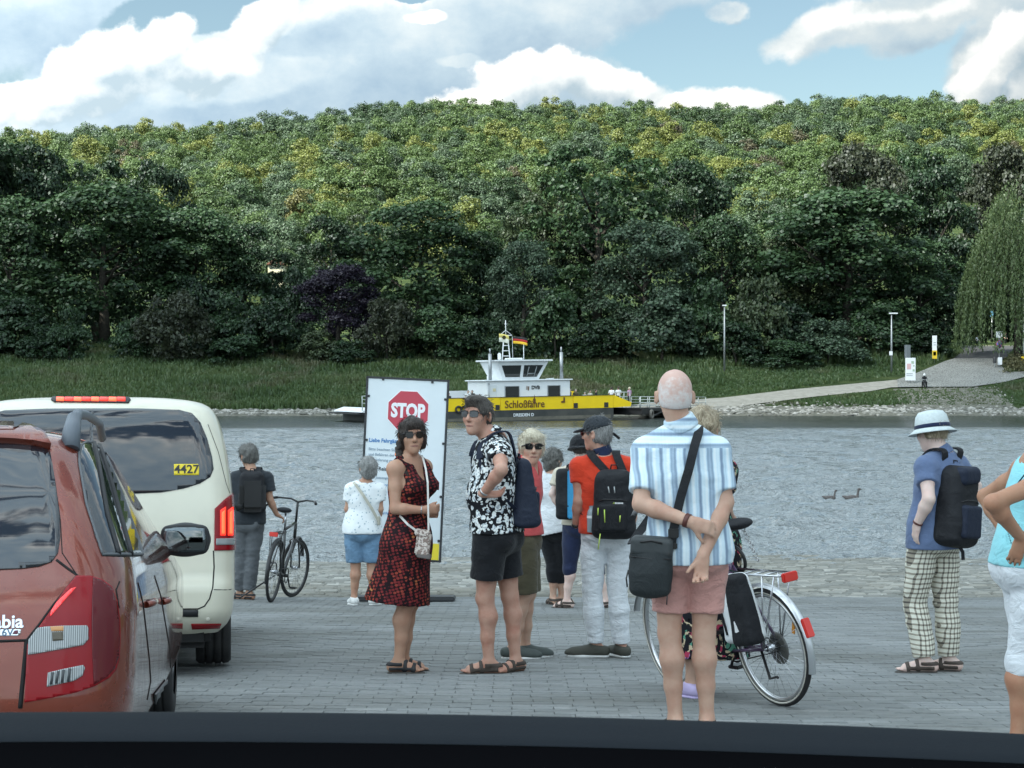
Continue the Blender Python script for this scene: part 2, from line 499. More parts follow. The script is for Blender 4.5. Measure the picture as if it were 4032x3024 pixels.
def grid_mesh(name, xs, ys, zf, smooth=True):
    X, Y = np.meshgrid(xs, ys); Z = zf(X, Y)
    nx, ny = len(xs), len(ys)
    i = np.arange(nx * ny).reshape(ny, nx)
    f = np.stack([i[:-1, :-1], i[:-1, 1:], i[1:, 1:], i[1:, :-1]], -1).reshape(-1, 4)
    return fast_mesh(name, np.stack([X, Y, Z], -1).reshape(-1, 3), f, smooth)

def grass_mat(n, b):
    o = n.coord('Object')
    st = n.mapping(o, scale=(0.16, 0.5, 1))
    c = n.ramp(n.noise(st, 1.0, 8, 0.65), [(0.28, (0.020, 0.036, 0.014)), (0.5, (0.036, 0.056, 0.020)), (0.66, (0.062, 0.082, 0.030)), (0.8, (0.11, 0.11, 0.05))])
    n.link(c, b.inputs['Base Color'])
    bump_to(n, b, n.noise(o, 1.6, 6, 0.7), 0.9, 0.5)
M_bank = mat('bank_grass_ground', rough=0.95, spec=0.1, build=grass_mat)
ys = np.concatenate([np.linspace(170, 260, 130), np.linspace(262, 1100, 120), [1400, 2000, 3500, 5200]])
xs = np.concatenate([[-3200, -1600, -800, -500, -350], np.linspace(-280, 280, 160), [350, 500, 800, 1600, 3200]])
tag(link('far_bank', grid_mesh('far_bank', xs, ys, land_z), M_bank), kind='structure')

# shore stones strip, gravel path and road on the far bank
def drape(name, uv, m, lift, step=1.2):
    """sheet over the land inside the outline uv (overview pixels)"""
    poly = [LP(u, v).to_2d() for u, v in uv]
    xs_ = [p.x for p in poly]; ys_ = [p.y for p in poly]
    pts = list(poly); k = len(pts)
    def inside(px_, py_):
        c = False
        for i in range(k):
            a, b = poly[i], poly[i - 1]
            if (a.y > py_) != (b.y > py_) and px_ < (b.x - a.x) * (py_ - a.y) / (b.y - a.y) + a.x: c = not c
        return c
    y = min(ys_) + step * 0.3
    while y < max(ys_):
        x = min(xs_) + step * 0.3
        while x < max(xs_):
            if inside(x, y): pts.append(Vector((x + rnd.uniform(-.2, .2) * step, y + rnd.uniform(-.2, .2) * step)))
            x += step
        y += step
    v2, e2, f2, *_ = delaunay_2d_cdt(pts, [], [list(range(k))], 1, 1e-4)
    vs = [(p.x, p.y, float(land_z(p.x, p.y)) + lift) for p in v2]
    me = bpy.data.meshes.new(name); me.from_pydata(vs, [], f2); me.update()
    me.polygons.foreach_set('use_smooth', [True] * len(f2))
    bm = bmesh.new(); bm.from_mesh(me)
    for f in bm.faces:
        f.normal_update()
        if f.normal.z < 0: f.normal_flip()
    bm.to_mesh(me); bm.free()
    return tag(link(name, me, m), kind='structure')
def gravel(c1, c2, sc):
    def f(n, b):
        o = n.coord('Object')
        n.link(n.mix(n.ramp(n.noise(o, sc, 8, 0.7), [(0.3, 0.0), (0.7, 1.0)]), c1, c2), b.inputs['Base Color'])
        bump_to(n, b, n.noise(o, sc * 3, 5, 0.7), 0.8, 0.12)
    return f
M_path = mat('path_gravel', rough=0.95, spec=0.15, build=gravel((0.20, 0.192, 0.165), (0.31, 0.30, 0.265), 1.2))
M_shore = mat('shore_gravel', rough=0.95, spec=0.15, build=gravel((0.075, 0.078, 0.060), (0.19, 0.185, 0.155), 1.6))
def setts(n, b):
    o = n.coord('Object')
    c = n.mix(n.noise(o, 0.35, 5, 0.6), (0.16, 0.165, 0.16), (0.34, 0.34, 0.32))
    vor = n.voro(o, 3.2, 'DISTANCE_TO_EDGE')
    j = n.maprange(vor, 0.0, 0.10)
    n.link(n.mix(j, (0.07, 0.075, 0.06), c), b.inputs['Base Color'])
    bump_to(n, b, j, 0.6, 0.06)
M_setts = mat('road_setts', rough=0.85, spec=0.2, build=setts)
M_asphalt = mat('road_asphalt', rough=0.9, spec=0.2, build=gravel((0.062, 0.066, 0.07), (0.088, 0.09, 0.092), 0.6))
drape('shore', [(-500, 893), (-500, 903), (2800, 903), (2800, 892), (2212, 884), (2050, 880), (1800, 880), (1640, 878), (1560, 872), (1480, 868), (1380, 878), (1200, 886), (900, 885), (470, 886)], M_shore, 0.05, 2.2)
drape('path', [(1335, 897), (1500, 893), (1640, 873), (1770, 858), (1880, 846), (1925, 838), (2010, 836), (1990, 818), (1935, 822), (1850, 830), (1700, 844), (1560, 861), (1440, 868), (1335, 880)], M_path, 0.10, 1.0)
drape('cobbled_road', [(1940, 838), (2000, 837), (2100, 836), (2170, 826), (2215, 815), (2300, 812), (2300, 798), (2178, 806), (2160, 792), (2164, 777), (2062, 777), (2022, 792), (1978, 808), (1938, 822)], M_setts, 0.14, 1.0)
drape('road', [(2060, 777), (2172, 777), (2180, 770), (2215, 754), (2222, 746), (2075, 746), (2082, 760)], M_asphalt, 0.10, 1.0)
# pale kerb strip across the crest of the road
m = MB()
p0, p1 = LP(2078, 747), LP(2202, 747)
m.box((p0 + p1) / 2 + Vector((0, 1.0, 0.12)), ((p1 - p0).length, 0.5, 0.18))
tag(m.build('kerb', mat('kerb_stone', rough=0.9, build=worn((0.42, 0.42, 0.36)))), kind='structure')

# river
YW0, YW1 = 30.0, 196.0
def wave_z(X, Y):
    P = np.stack([X, Y], -1)
    h = np.zeros_like(X)
    calm = 1 - 0.86 * sm(124, 140, Y + 9 * (fbm(P / 14.0, 2, 21) - 0.5))
    gust = 0.55 + 0.75 * fbm(P / np.array([9.0, 16.0]), 3, 5)
    for k, (wx, wy, amp, seed) in enumerate([(2.8, 1.3, 0.24, 11), (1.2, 0.60, 0.20, 12), (0.6, 0.32, 0.11, 13), (0.3, 0.18, 0.045, 14)]):
        fade = np.clip(1.9 - Y * 0.0042 * 1.6 / wy, 0, 1)
        q = P / np.array([wx, wy]) + 0.9 * (fbm(P / 3.0, 2, 31 + k) - 0.5)[..., None]
        nz = vnoise(q, seed)
        h += amp * fade * (1 - np.abs(2 * nz - 1)) 
    return (h - 0.20) * calm * gust
nr = int(math.log(YW1 / YW0) / 0.0036)
yr = YW0 * np.exp(np.arange(nr + 1) * 0.0036)
tx = np.linspace(-0.345, 0.345, 430)
X = yr[:, None] * tx[None, :]; Y = np.repeat(yr[:, None], len(tx), 1)
Z = wave_z(X, Y)
i = np.arange(X.size).reshape(X.shape)
f = np.stack([i[:-1, :-1], i[:-1, 1:], i[1:, 1:], i[1:, :-1]], -1).reshape(-1, 4)
def water_mat(n, b):
    o = n.coord('Object')
    b.inputs['IOR'].default_value = 1.9
    y = n.sep(o)[1]
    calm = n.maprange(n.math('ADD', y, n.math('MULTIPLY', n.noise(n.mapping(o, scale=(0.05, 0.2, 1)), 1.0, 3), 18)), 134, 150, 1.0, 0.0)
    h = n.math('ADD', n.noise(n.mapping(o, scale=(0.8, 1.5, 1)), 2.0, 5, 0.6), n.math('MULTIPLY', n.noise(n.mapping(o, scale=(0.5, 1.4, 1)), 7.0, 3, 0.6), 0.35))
    # base colour: silty current lightened for reflected sky, far-bank water darkened for reflected trees
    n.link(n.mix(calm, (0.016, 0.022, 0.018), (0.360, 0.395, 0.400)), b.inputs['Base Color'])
    st_ = n.math('ADD', n.math('MULTIPLY', n.noise(n.mapping(o, scale=(0.20, 0.8, 1)), 1.0, 4, 0.6), 0.45), n.math('MULTIPLY', n.noise(n.mapping(o, scale=(0.9, 3.2, 1)), 1.0, 4, 0.65), 0.55))
    ro = n.maprange(st_, 0.455, 0.55, 0.04, 0.34)
    n.link(n.math('MAXIMUM', n.math('MULTIPLY', calm, ro), n.math('MULTIPLY', n.math('SUBTRACT', 1.0, calm), 0.17)), b.inputs['Roughness'])
    bp = n.new('ShaderNodeBump'); bp.inputs['Distance'].default_value = 1.1
    n.link(n.math('MAXIMUM', calm, 0.16), bp.inputs['Strength']); n.link(h, bp.inputs['Height']); n.link(bp.outputs[0], b.inputs['Normal'])
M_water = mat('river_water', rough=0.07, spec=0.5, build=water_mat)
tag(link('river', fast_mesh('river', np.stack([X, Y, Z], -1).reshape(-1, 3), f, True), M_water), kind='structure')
# the river goes on to both sides as plain sheets
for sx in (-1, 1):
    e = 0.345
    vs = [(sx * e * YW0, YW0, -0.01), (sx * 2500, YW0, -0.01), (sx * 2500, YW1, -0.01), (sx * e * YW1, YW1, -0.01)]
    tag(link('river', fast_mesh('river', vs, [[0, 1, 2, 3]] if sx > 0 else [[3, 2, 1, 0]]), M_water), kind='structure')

# near bank: one sheet of ground under the paving, running down into the water
def dirt(n, b):
    o = n.coord('Object')
    n.link(n.mix(n.noise(o, 1.3, 8, 0.7), (0.11, 0.112, 0.102), (0.19, 0.19, 0.17)), b.inputs['Base Color'])
    bump_to(n, b, n.noise(o, 20, 5, 0.7), 0.5, 0.02)
M_dirt = mat('joint_dirt', rough=0.95, spec=0.15, build=dirt)
ysn = np.array([-40, -10, 0, 5, 10, 20, 30, 36, 42, 60, 190.0]); xsn = np.array([-1500, -300, -60, -20, 0, 20, 60, 300, 1500.0])
tag(link('ground', grid_mesh('ground', xsn, ysn, lambda X, Y: np.maximum(near_z(Y), -1.6) - 0.0155), M_dirt), kind='structure')

# paving: interlocking blocks laid in rows across the ramp
BL, BW, GAP = 0.225, 0.1125, 0.005
def paver_mesh(seed):
    r_ = random.Random(seed)
    # a wavy-sided concrete block; top slightly crowned with a chamfer
    def outline(ins):
        a, b, k = BL / 2 - ins * .45, BW / 2 - ins, 0.009
        xs_ = [-a, -BL * .375, -BL * .125, BL * .125, BL * .375, a]; w_ = [0, k, -k, k, -k, 0]
        return [(x, -b + q) for x, q in zip(xs_, w_)] + [(x, b + q) for x, q in zip(xs_[::-1], w_[::-1])]
    o0, o1 = outline(GAP / 2), outline(GAP / 2 + 0.0045)
    k = len(o0); j = r_.uniform(-.001, .001)
    vs = [(x, y, -0.05) for x, y in o0] + [(x, y, -0.007) for x, y in o0] + [(x, y, 0 + j) for x, y in o1]
    fs = [(i, (i + 1) % k, k + (i + 1) % k, k + i) for i in range(k)] + [(k + i, k + (i + 1) % k, 2 * k + (i + 1) % k, 2 * k + i) for i in range(k)] + [(2 * k + i, 2 * k + i + 1, 2 * k + 10 - i, 2 * k + 11 - i) for i in range(5)]
    me = bpy.data.meshes.new('paver'); me.from_pydata(vs, [], fs); me.update()
    return me
def paver_mat(n, b):
    geo = n.new('ShaderNodeNewGeometry'); oi = n.new('ShaderNodeObjectInfo')
    pos = geo.outputs['Position']
    cell = n.vmath('SNAP', pos, (0.31, 0.116, 10.0))
    wn = n.new('ShaderNodeTexWhiteNoise'); n.link(n.vmath('ADD', cell, oi.outputs['Location']), wn.inputs['Vector'])
    rv = n.math('ADD', n.math('MULTIPLY', wn.outputs['Value'], 0.5), n.math('MULTIPLY', oi.outputs['Random'], 0.5))
    at = n.new('ShaderNodeAttribute', attribute_name='tone')
    tone = n.math('ADD', rv, n.math('MULTIPLY', n.math('SUBTRACT', at.outputs['Fac'], 0.5), 0.0))
    c = n.ramp(tone, [(0.0, (0.165, 0.174, 0.174)), (0.3, (0.215, 0.226, 0.226)), (0.75, (0.270, 0.280, 0.278)), (1.0, (0.35, 0.355, 0.345))])
    patch = n.noise(n.mapping(pos, scale=(0.40, 1.0, 1.0)), 0.7, 7, 0.65)
    c = n.mix(n.maprange(patch, 0.40, 0.66), c, n.mix(0.75, c, (0.12, 0.122, 0.11)))
    c = n.mix(n.maprange(n.noise(pos, 5.5, 5, 0.7), 0.60, 0.72, 0, 0.5), c, (0.09, 0.092, 0.08))
    fine = n.noise(pos, 60, 4, 0.7)
    c = n.mix(n.maprange(fine, 0.35, 0.7, 0.0, 0.35), c, (0.13, 0.138, 0.135))
    n.link(c, b.inputs['Base Color'])
    bump_to(n, b, n.noise(pos, 90, 4, 0.7), 0.35, 0.004)
M_paver = mat('paver_concrete', rough=0.82, spec=0.3, build=paver_mat)
SLOPE = math.atan(0.0703)
pave_root = empty('pavement', (0, 0, 0)); tag(pave_root, kind='structure')
protos = [paver_mesh(s) for s in range(4)]
for p in protos: p.materials.append(M_paver)
cells = []
y = 2.4; row = 0
while y < 20.1:
    half = 0.36 * y + 1.6
    off = (row % 2) * BL / 2 + 0.03 * math.sin(row * 1.7)
    nx = int(half * 2 / BL)
    for k in range(nx + 1):
        cells.append((-half + k * BL + ((row % 2) * BL / 2 - ((-half) % BL)) + .007 * math.sin(row * 1.7), y, row))
    y += BW * math.cos(SLOPE); row += 1
# the pieces that show largest: nearest rows above the dashboard edge, right of the red car
vis = [c for c in cells if c[1] > 7.35 and -0.17 * c[1] < c[0] < 0.302 * c[1]]
vis.sort(key=lambda c: c[1]); big = set((c[0], c[1]) for c in vis[:300])
vsA, fsA = [], []
base_v = [np.array([v.co[:] for v in p.vertices]) for p in protos]
nk = 10; bf = []
for (x, y, r_) in cells:
    z = near_z(y) + rnd.uniform(-.0022, .0022) + 0.006 * math.sin(x * 1.9 + y * .7)
    rz = rnd.gauss(0, 0.008); tilt = rnd.gauss(0, 0.006)
    k = rnd.randrange(4)
    if (x, y) in big:
        o = link('paver', protos[k], None, pave_root, (x, y, z), (-SLOPE + tilt, 0, rz))
    else:
        v = base_v[k]; c_, s_ = math.cos(rz), math.sin(rz)
        q = np.stack([v[:, 0] * c_ - v[:, 1] * s_, v[:, 0] * s_ + v[:, 1] * c_, v[:, 2]], -1)
        q[:, 2] += -math.tan(SLOPE - tilt) * q[:, 1]
        vsA.append(q + np.array([x, y, z])); fsA.append(len(vsA) - 1)
V = np.concatenate(vsA)
idx = np.arange(len(vsA)) * 36
quads = np.concatenate([(idx[:, None, None] + np.array([[12 + i, 12 + (i + 1) % 12, 24 + (i + 1) % 12, 24 + i] for i in range(12)])).reshape(-1, 4),
                        (idx[:, None, None] + np.array([[24 + i, 25 + i, 34 - i, 35 - i] for i in range(5)])).reshape(-1, 4)])
pf = link('paver_field', fast_mesh('paver_field', V, quads), M_paver, pave_root); pf['kind'] = 'stuff'

# rough sett paving down to the water
def sett_mat(n, b):
    geo = n.new('ShaderNodeNewGeometry'); pos = geo.outputs['Position']
    isl = geo.outputs['Random Per Island']
    c = n.ramp(isl, [(0.0, (0.17, 0.172, 0.155)), (0.5, (0.235, 0.235, 0.215)), (0.85, (0.30, 0.295, 0.265)), (1.0, (0.42, 0.41, 0.37))])
    p = n.noise(n.mapping(pos, scale=(0.25, 0.7, 1)), 0.8, 6, 0.65)
    c = n.mix(n.maprange(p, 0.40, 0.68), c, n.mix(0.6, c, (0.15, 0.135, 0.10)))
    n.link(c, b.inputs['Base Color'])
    bump_to(n, b, n.noise(pos, 25, 4, 0.7), 0.5, 0.02)
M_sett = mat('sett_stone', rough=0.85, spec=0.25, build=sett_mat)
vs, nst = [], 0
tmpl = np.array([(-.5, -.5, -.1), (.5, -.5, -.1), (.5, .5, -.1), (-.5, .5, -.1), (-.38, -.36, 0), (.38, -.36, 0), (.38, .36, 0), (-.38, .36, 0)])
y = 20.16; row = 0
while y < 37.2:
    dy = 0.165
    half = 0.36 * y + 1.6; x = -half + rnd.uniform(0, .2)
    while x < half:
        L = rnd.uniform(.17, .30)
        q = tmpl * np.array([L * 1.0, dy * 1.0, 0.28])
        q[4:, :2] += np.array([rnd.uniform(-.012, .012), rnd.uniform(-.01, .01)])
        q[4:, 2] += rnd.uniform(-.008, .010)
        vs.append(q + np.array([x + L / 2, y + rnd.uniform(-.012, .012), near_z(y) + 0.012 + 0.02 * math.sin(x * .8 + y)])); x += L + 0.012
    y += dy + 0.01; row += 1
V = np.concatenate(vs); idx = np.arange(len(vs)) * 8
quads = (idx[:, None, None] + np.array([[4, 5, 6, 7], [0, 1, 5, 4], [1, 2, 6, 5], [2, 3, 7, 6], [3, 0, 4, 7]])).reshape(-1, 4)
tag(link('cobblestones', fast_mesh('cobblestones', V, quads), M_sett, None), 'rough grey brown stone setts of the ramp between the smooth paving and the water', None, None, 'stuff')
# long edging kerb where the two kinds of paving meet
m = MB()
for k in range(16):
    m.bbox((-7.6 + k * 1.0, 20.12, near_z(20.12) - 0.04), (0.99, 0.07, 0.12), 0.008)
# ============================================================ trees
def leaf_mat(name, dark, mid, light, trans=0.22, scale=0.35, brown=None):
    m = bpy.data.materials.new(name); m.use_nodes = True
    t = m.node_tree; t.nodes.clear(); n = N(t)
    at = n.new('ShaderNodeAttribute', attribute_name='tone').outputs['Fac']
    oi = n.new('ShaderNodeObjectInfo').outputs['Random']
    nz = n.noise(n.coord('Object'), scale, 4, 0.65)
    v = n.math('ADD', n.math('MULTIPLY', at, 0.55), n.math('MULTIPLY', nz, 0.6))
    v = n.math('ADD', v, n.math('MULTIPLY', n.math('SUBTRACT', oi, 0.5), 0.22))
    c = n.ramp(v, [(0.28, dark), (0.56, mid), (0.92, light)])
    if brown:
        c = n.mix(n.maprange(n.noise(n.coord('Object'), scale * 0.7, 3, 0.6), 0.52, 0.66), c, brown)
    d = n.new('ShaderNodeBsdfDiffuse'); n.link(c, d.inputs[0])
    tr = n.new('ShaderNodeBsdfTranslucent'); n.link(n.mix(0.5, c, tuple(min(1, x * 1.3) for x in light)), tr.inputs[0])
    gl = n.new('ShaderNodeBsdfGlossy'); gl.inputs['Roughness'].default_value = 0.5; gl.inputs[0].default_value = (0.9, 0.95, 1, 1)
    m1 = n.new('ShaderNodeMixShader'); m1.inputs[0].default_value = trans; n.link(d.outputs[0], m1.inputs[1]); n.link(tr.outputs[0], m1.inputs[2])
    m2 = n.new('ShaderNodeMixShader'); m2.inputs[0].default_value = 0.025; n.link(m1.outputs[0], m2.inputs[1]); n.link(gl.outputs[0], m2.inputs[2])
    o = n.new('ShaderNodeOutputMaterial'); n.link(m2.outputs[0], o.inputs[0])
    return m
LM = {
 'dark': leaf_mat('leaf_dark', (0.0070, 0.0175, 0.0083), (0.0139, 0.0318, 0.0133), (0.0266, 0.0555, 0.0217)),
 'mid': leaf_mat('leaf_mid', (0.0116, 0.0276, 0.0117), (0.0220, 0.0476, 0.0193), (0.0406, 0.0806, 0.0301)),
 'olive': leaf_mat('leaf_olive', (0.0140, 0.0251, 0.0096), (0.0279, 0.0445, 0.0186), (0.0530, 0.0753, 0.0322)),
 'silver': leaf_mat('leaf_silver', (0.0169, 0.0320, 0.0179), (0.0350, 0.0608, 0.0345), (0.0789, 0.1255, 0.0743)),
 'purple': leaf_mat('leaf_purple', (0.0041, 0.0030, 0.0077), (0.0078, 0.0051, 0.0123), (0.0146, 0.0098, 0.0207)),
 'brown': leaf_mat('leaf_brown', (0.0144, 0.0200, 0.0098), (0.0268, 0.0346, 0.0186), (0.0463, 0.0566, 0.0300)),
 'willow': leaf_mat('leaf_willow', (0.0329, 0.0572, 0.0211), (0.0581, 0.0915, 0.0346), (0.0985, 0.1404, 0.0528)),
 'hdark': leaf_mat('leaf_hill_dark', (0.0153, 0.0317, 0.0132), (0.0277, 0.0534, 0.0205), (0.0485, 0.0876, 0.0329)),
 'hmid': leaf_mat('leaf_hill_mid', (0.0319, 0.0577, 0.0192), (0.0621, 0.1027, 0.0327), (0.1082, 0.1659, 0.0529)),
 'hyellow': leaf_mat('leaf_hill_yellow', (0.0538, 0.0745, 0.0169), (0.1167, 0.1435, 0.0338), (0.1885, 0.2151, 0.0562)),
 'hgrey': leaf_mat('leaf_hill_grey', (0.0309, 0.0531, 0.0288), (0.0563, 0.0914, 0.0486), (0.0952, 0.1434, 0.0764)),
 'hbrown': leaf_mat('leaf_hill_brown', (0.0368, 0.0338, 0.0200), (0.0693, 0.0644, 0.0357), (0.1224, 0.1127, 0.0607)),
 'hgold': leaf_mat('leaf_hill_gold', (0.0630, 0.0623, 0.0153), (0.1259, 0.1246, 0.0382), (0.1889, 0.1833, 0.0688)),
}
M_bark = mat('bark', rough=0.9, spec=0.15, build=worn((0.060, 0.056, 0.046), 0.5, 3.0))
M_barklight = mat('bark_pale', rough=0.9, spec=0.15, build=worn((0.15, 0.14, 0.115), 0.4, 3.0))

def leaves(cl, n_leaf, size, g, droop=0.0, up=0.35, jitter=0.9, flat=0.75):
    """cl: clumps (cx,cy,cz,rx,rz); leaf faces lie on and in the clumps. returns verts, quads, tone"""
    cl = np.asarray(cl); wgt = cl[:, 3] ** 2; wgt = wgt / wgt.sum()
    k = g.choice(len(cl), n_leaf, p=wgt); c = cl[k]
    d = g.normal(size=(n_leaf, 3)); d /= np.linalg.norm(d, axis=1)[:, None]
    d[:, 2] = np.where(d[:, 2] < -0.3, -d[:, 2] * 0.8, d[:, 2])
    rad = 1 - 0.42 * g.random(n_leaf) ** 1.7
    rad = rad * (1 + 0.16 * g.normal(size=n_leaf))
    p = c[:, :3] + d * rad[:, None] * np.stack([c[:, 3], c[:, 3], c[:, 4]], -1)
    if droop: p[:, 2] -= droop * g.random(n_leaf) ** 2 * c[:, 4]
    nrm = d * 0.9 + np.array([0, 0, up]) + g.normal(size=(n_leaf, 3)) * jitter * 0.55
    nrm /= np.linalg.norm(nrm, axis=1)[:, None]
    a = np.cross(nrm, g.normal(size=(n_leaf, 3))); a /= np.linalg.norm(a, axis=1)[:, None]
    b = np.cross(nrm, a)
    s = size * (0.55 + 0.9 * g.random(n_leaf))
    a *= s[:, None] * 0.5; b *= (s * flat)[:, None] * 0.5
    bend = nrm * (s * 0.18)[:, None]
    v = np.stack([p - a, p - b * 1.0 + bend, p + a * 1.1, p + b - bend * .5], 1).reshape(-1, 3)
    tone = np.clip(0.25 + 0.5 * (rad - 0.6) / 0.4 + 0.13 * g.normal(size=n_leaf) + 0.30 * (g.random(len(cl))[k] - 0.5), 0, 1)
    f = np.arange(n_leaf * 4).reshape(-1, 4)
    return v, f, tone
def leaf_mesh(name, v, f, tone):
    me = fast_mesh(name, v, f)
    at = me.attributes.new('tone', 'FLOAT', 'FACE'); 
    if len(me.polygons) == len(tone): at.data.foreach_set('value', tone.astype(np.float32))
    return me
def clumps(g, n, R_, H, z0, shape='round', cr=0.34):
    """clump centres filling a crown of half width R_, height H, from z0 up"""
    out = []
    for i in range(n):
        t = g.random() ** 0.85
        z = z0 + H * (0.10 + 0.86 * t)
        tt = (z - z0) / H
        if shape == 'round': prof = math.sqrt(max(0.02, 1 - (2 * (tt - 0.46)) ** 2 * 0.95))
        elif shape == 'tall': prof = min(1, 1.5 * tt + 0.35) * math.sqrt(max(0.02, 1 - max(0, (tt - 0.35) / 0.68) ** 2))
        elif shape == 'cone': prof = max(0.12, 1 - tt) * 1.15
        else: prof = math.sqrt(max(0.03, 1 - tt ** 2 * 0.96))
        a = g.random() * 6.283
        r = R_ * prof * (0.35 + 0.6 * math.sqrt(g.random()))
        c = R_ * cr * (0.6 + 0.7 * g.random())
        r = min(r, max(0.0, R_ * prof * 1.05 - c * 0.6))
        out.append((r * math.cos(a), r * math.sin(a), z, c, c * 0.78))
    out.append((0, 0, z0 + H * 0.5, R_ * 0.5, H * 0.33))
    return out
def trunk_mb(g, h, r, spread, zc, nb=7, lean=0.0):
    m = MB(); top = Vector((lean, 0, h))
    pts = [Vector((0, 0, -0.8)), Vector((lean * .1, 0, h * .25)), Vector((lean * .5 + g.normal() * .2, g.normal() * .2, h * .6)), top]
    m.tube(pts, [r * 1.35, r, r * .7, r * .3], 8)
    for i in range(nb):
        t = 0.28 + 0.6 * i / nb
        p = pts[1].lerp(pts[3], t * 0.9); a = g.random() * 6.28
        L = spread * (0.6 + 0.5 * g.random())
        q = p + Vector((math.cos(a) * L * .5, math.sin(a) * L * .5, L * .35)); e = p + Vector((math.cos(a) * L, math.sin(a) * L, L * .75))
        m.tube([p, q, e], [r * .45, r * .3, r * .1], 6)
    return m
g = np.random.default_rng(11)
# crowns: name -> list of (crown mesh, trunk mesh) for a tree 20 m tall, 16 m wide
def crown_kind(kind, nvar):
    out = []
    for k in range(nvar):
        if kind == 'round':
            cl = clumps(g, 64, 8, 17.5, 2.5, 'round', 0.24); v = leaves(cl, 19000, 0.40, g, jitter=.8)
        elif kind == 'tall':
            cl = clumps(g, 62, 7.2, 18.5, 1.6, 'tall', 0.24); v = leaves(cl, 18000, 0.38, g, jitter=.8)
        elif kind == 'airy':
            cl = clumps(g, 90, 8, 18.5, 1.5, 'tall', 0.14); v = leaves(cl, 14000, 0.38, g, jitter=1.3)
        elif kind == 'bush':      # 6 m wide, 5 m tall, unit scaled later
            cl = clumps(g, 30, 3.2, 5.2, -0.3, 'dome', 0.30); v = leaves(cl, 6500, 0.26, g)
        elif kind == 'droop':
            cl = clumps(g, 42, 3.2, 5.2, 0.0, 'dome', 0.22); v = leaves(cl, 7000, 0.28, g, droop=1.2, up=0.0, flat=0.45)
        cm = leaf_mesh('crown', *v)
        tm = (trunk_mb(g, 15, 0.45, 5.5, 8) if kind in ('round', 'tall', 'airy') else trunk_mb(g, 3.0, 0.12, 1.6, 2, 5)).mesh('trunk')
        tm.materials.append(M_bark)
        cm.materials.append(LM['mid'])
        out.append((cm, tm))
    return out
KINDS = {k: crown_kind(k, c) for k, c in (('round', 3), ('tall', 3), ('airy', 2), ('bush', 4), ('droop', 2))}
def plant(kind, u, vtop, width, y, col, label, group, name='tree', cat='tree', zbase=None, h=None, var=None, depth=None):
    """a tree whose crown top shows at overview pixel (u, vtop), `width` pixels wide, at distance y"""
    x = (u - 1106) / 3700 * y
    zb = float(land_z(x, y)) if zbase is None else zbase
    ztop = CAMZ + (825 - vtop) / 3700 * y
    H = max(ztop - zb, 1.0); W = width / 3700 * y
    root = empty(name, (x, y, zb - 0.1), (0, 0, rnd.random() * 6.28), label, cat, group)
    cm, tm = KINDS[kind][rnd.randrange(len(KINDS[kind])) if var is None else var]
    bh, bw = (20.0, 16.5) if kind in ('round', 'tall', 'airy') else (5.0, 6.6)
    root.scale = (W / bw, (depth or W) / bw, H / bh)
    c = link('crown', cm, None, root)
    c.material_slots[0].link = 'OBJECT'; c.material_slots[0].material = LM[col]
    t = link('trunk', tm, None, root)
    return root
RG = 'trees standing along the far river bank'
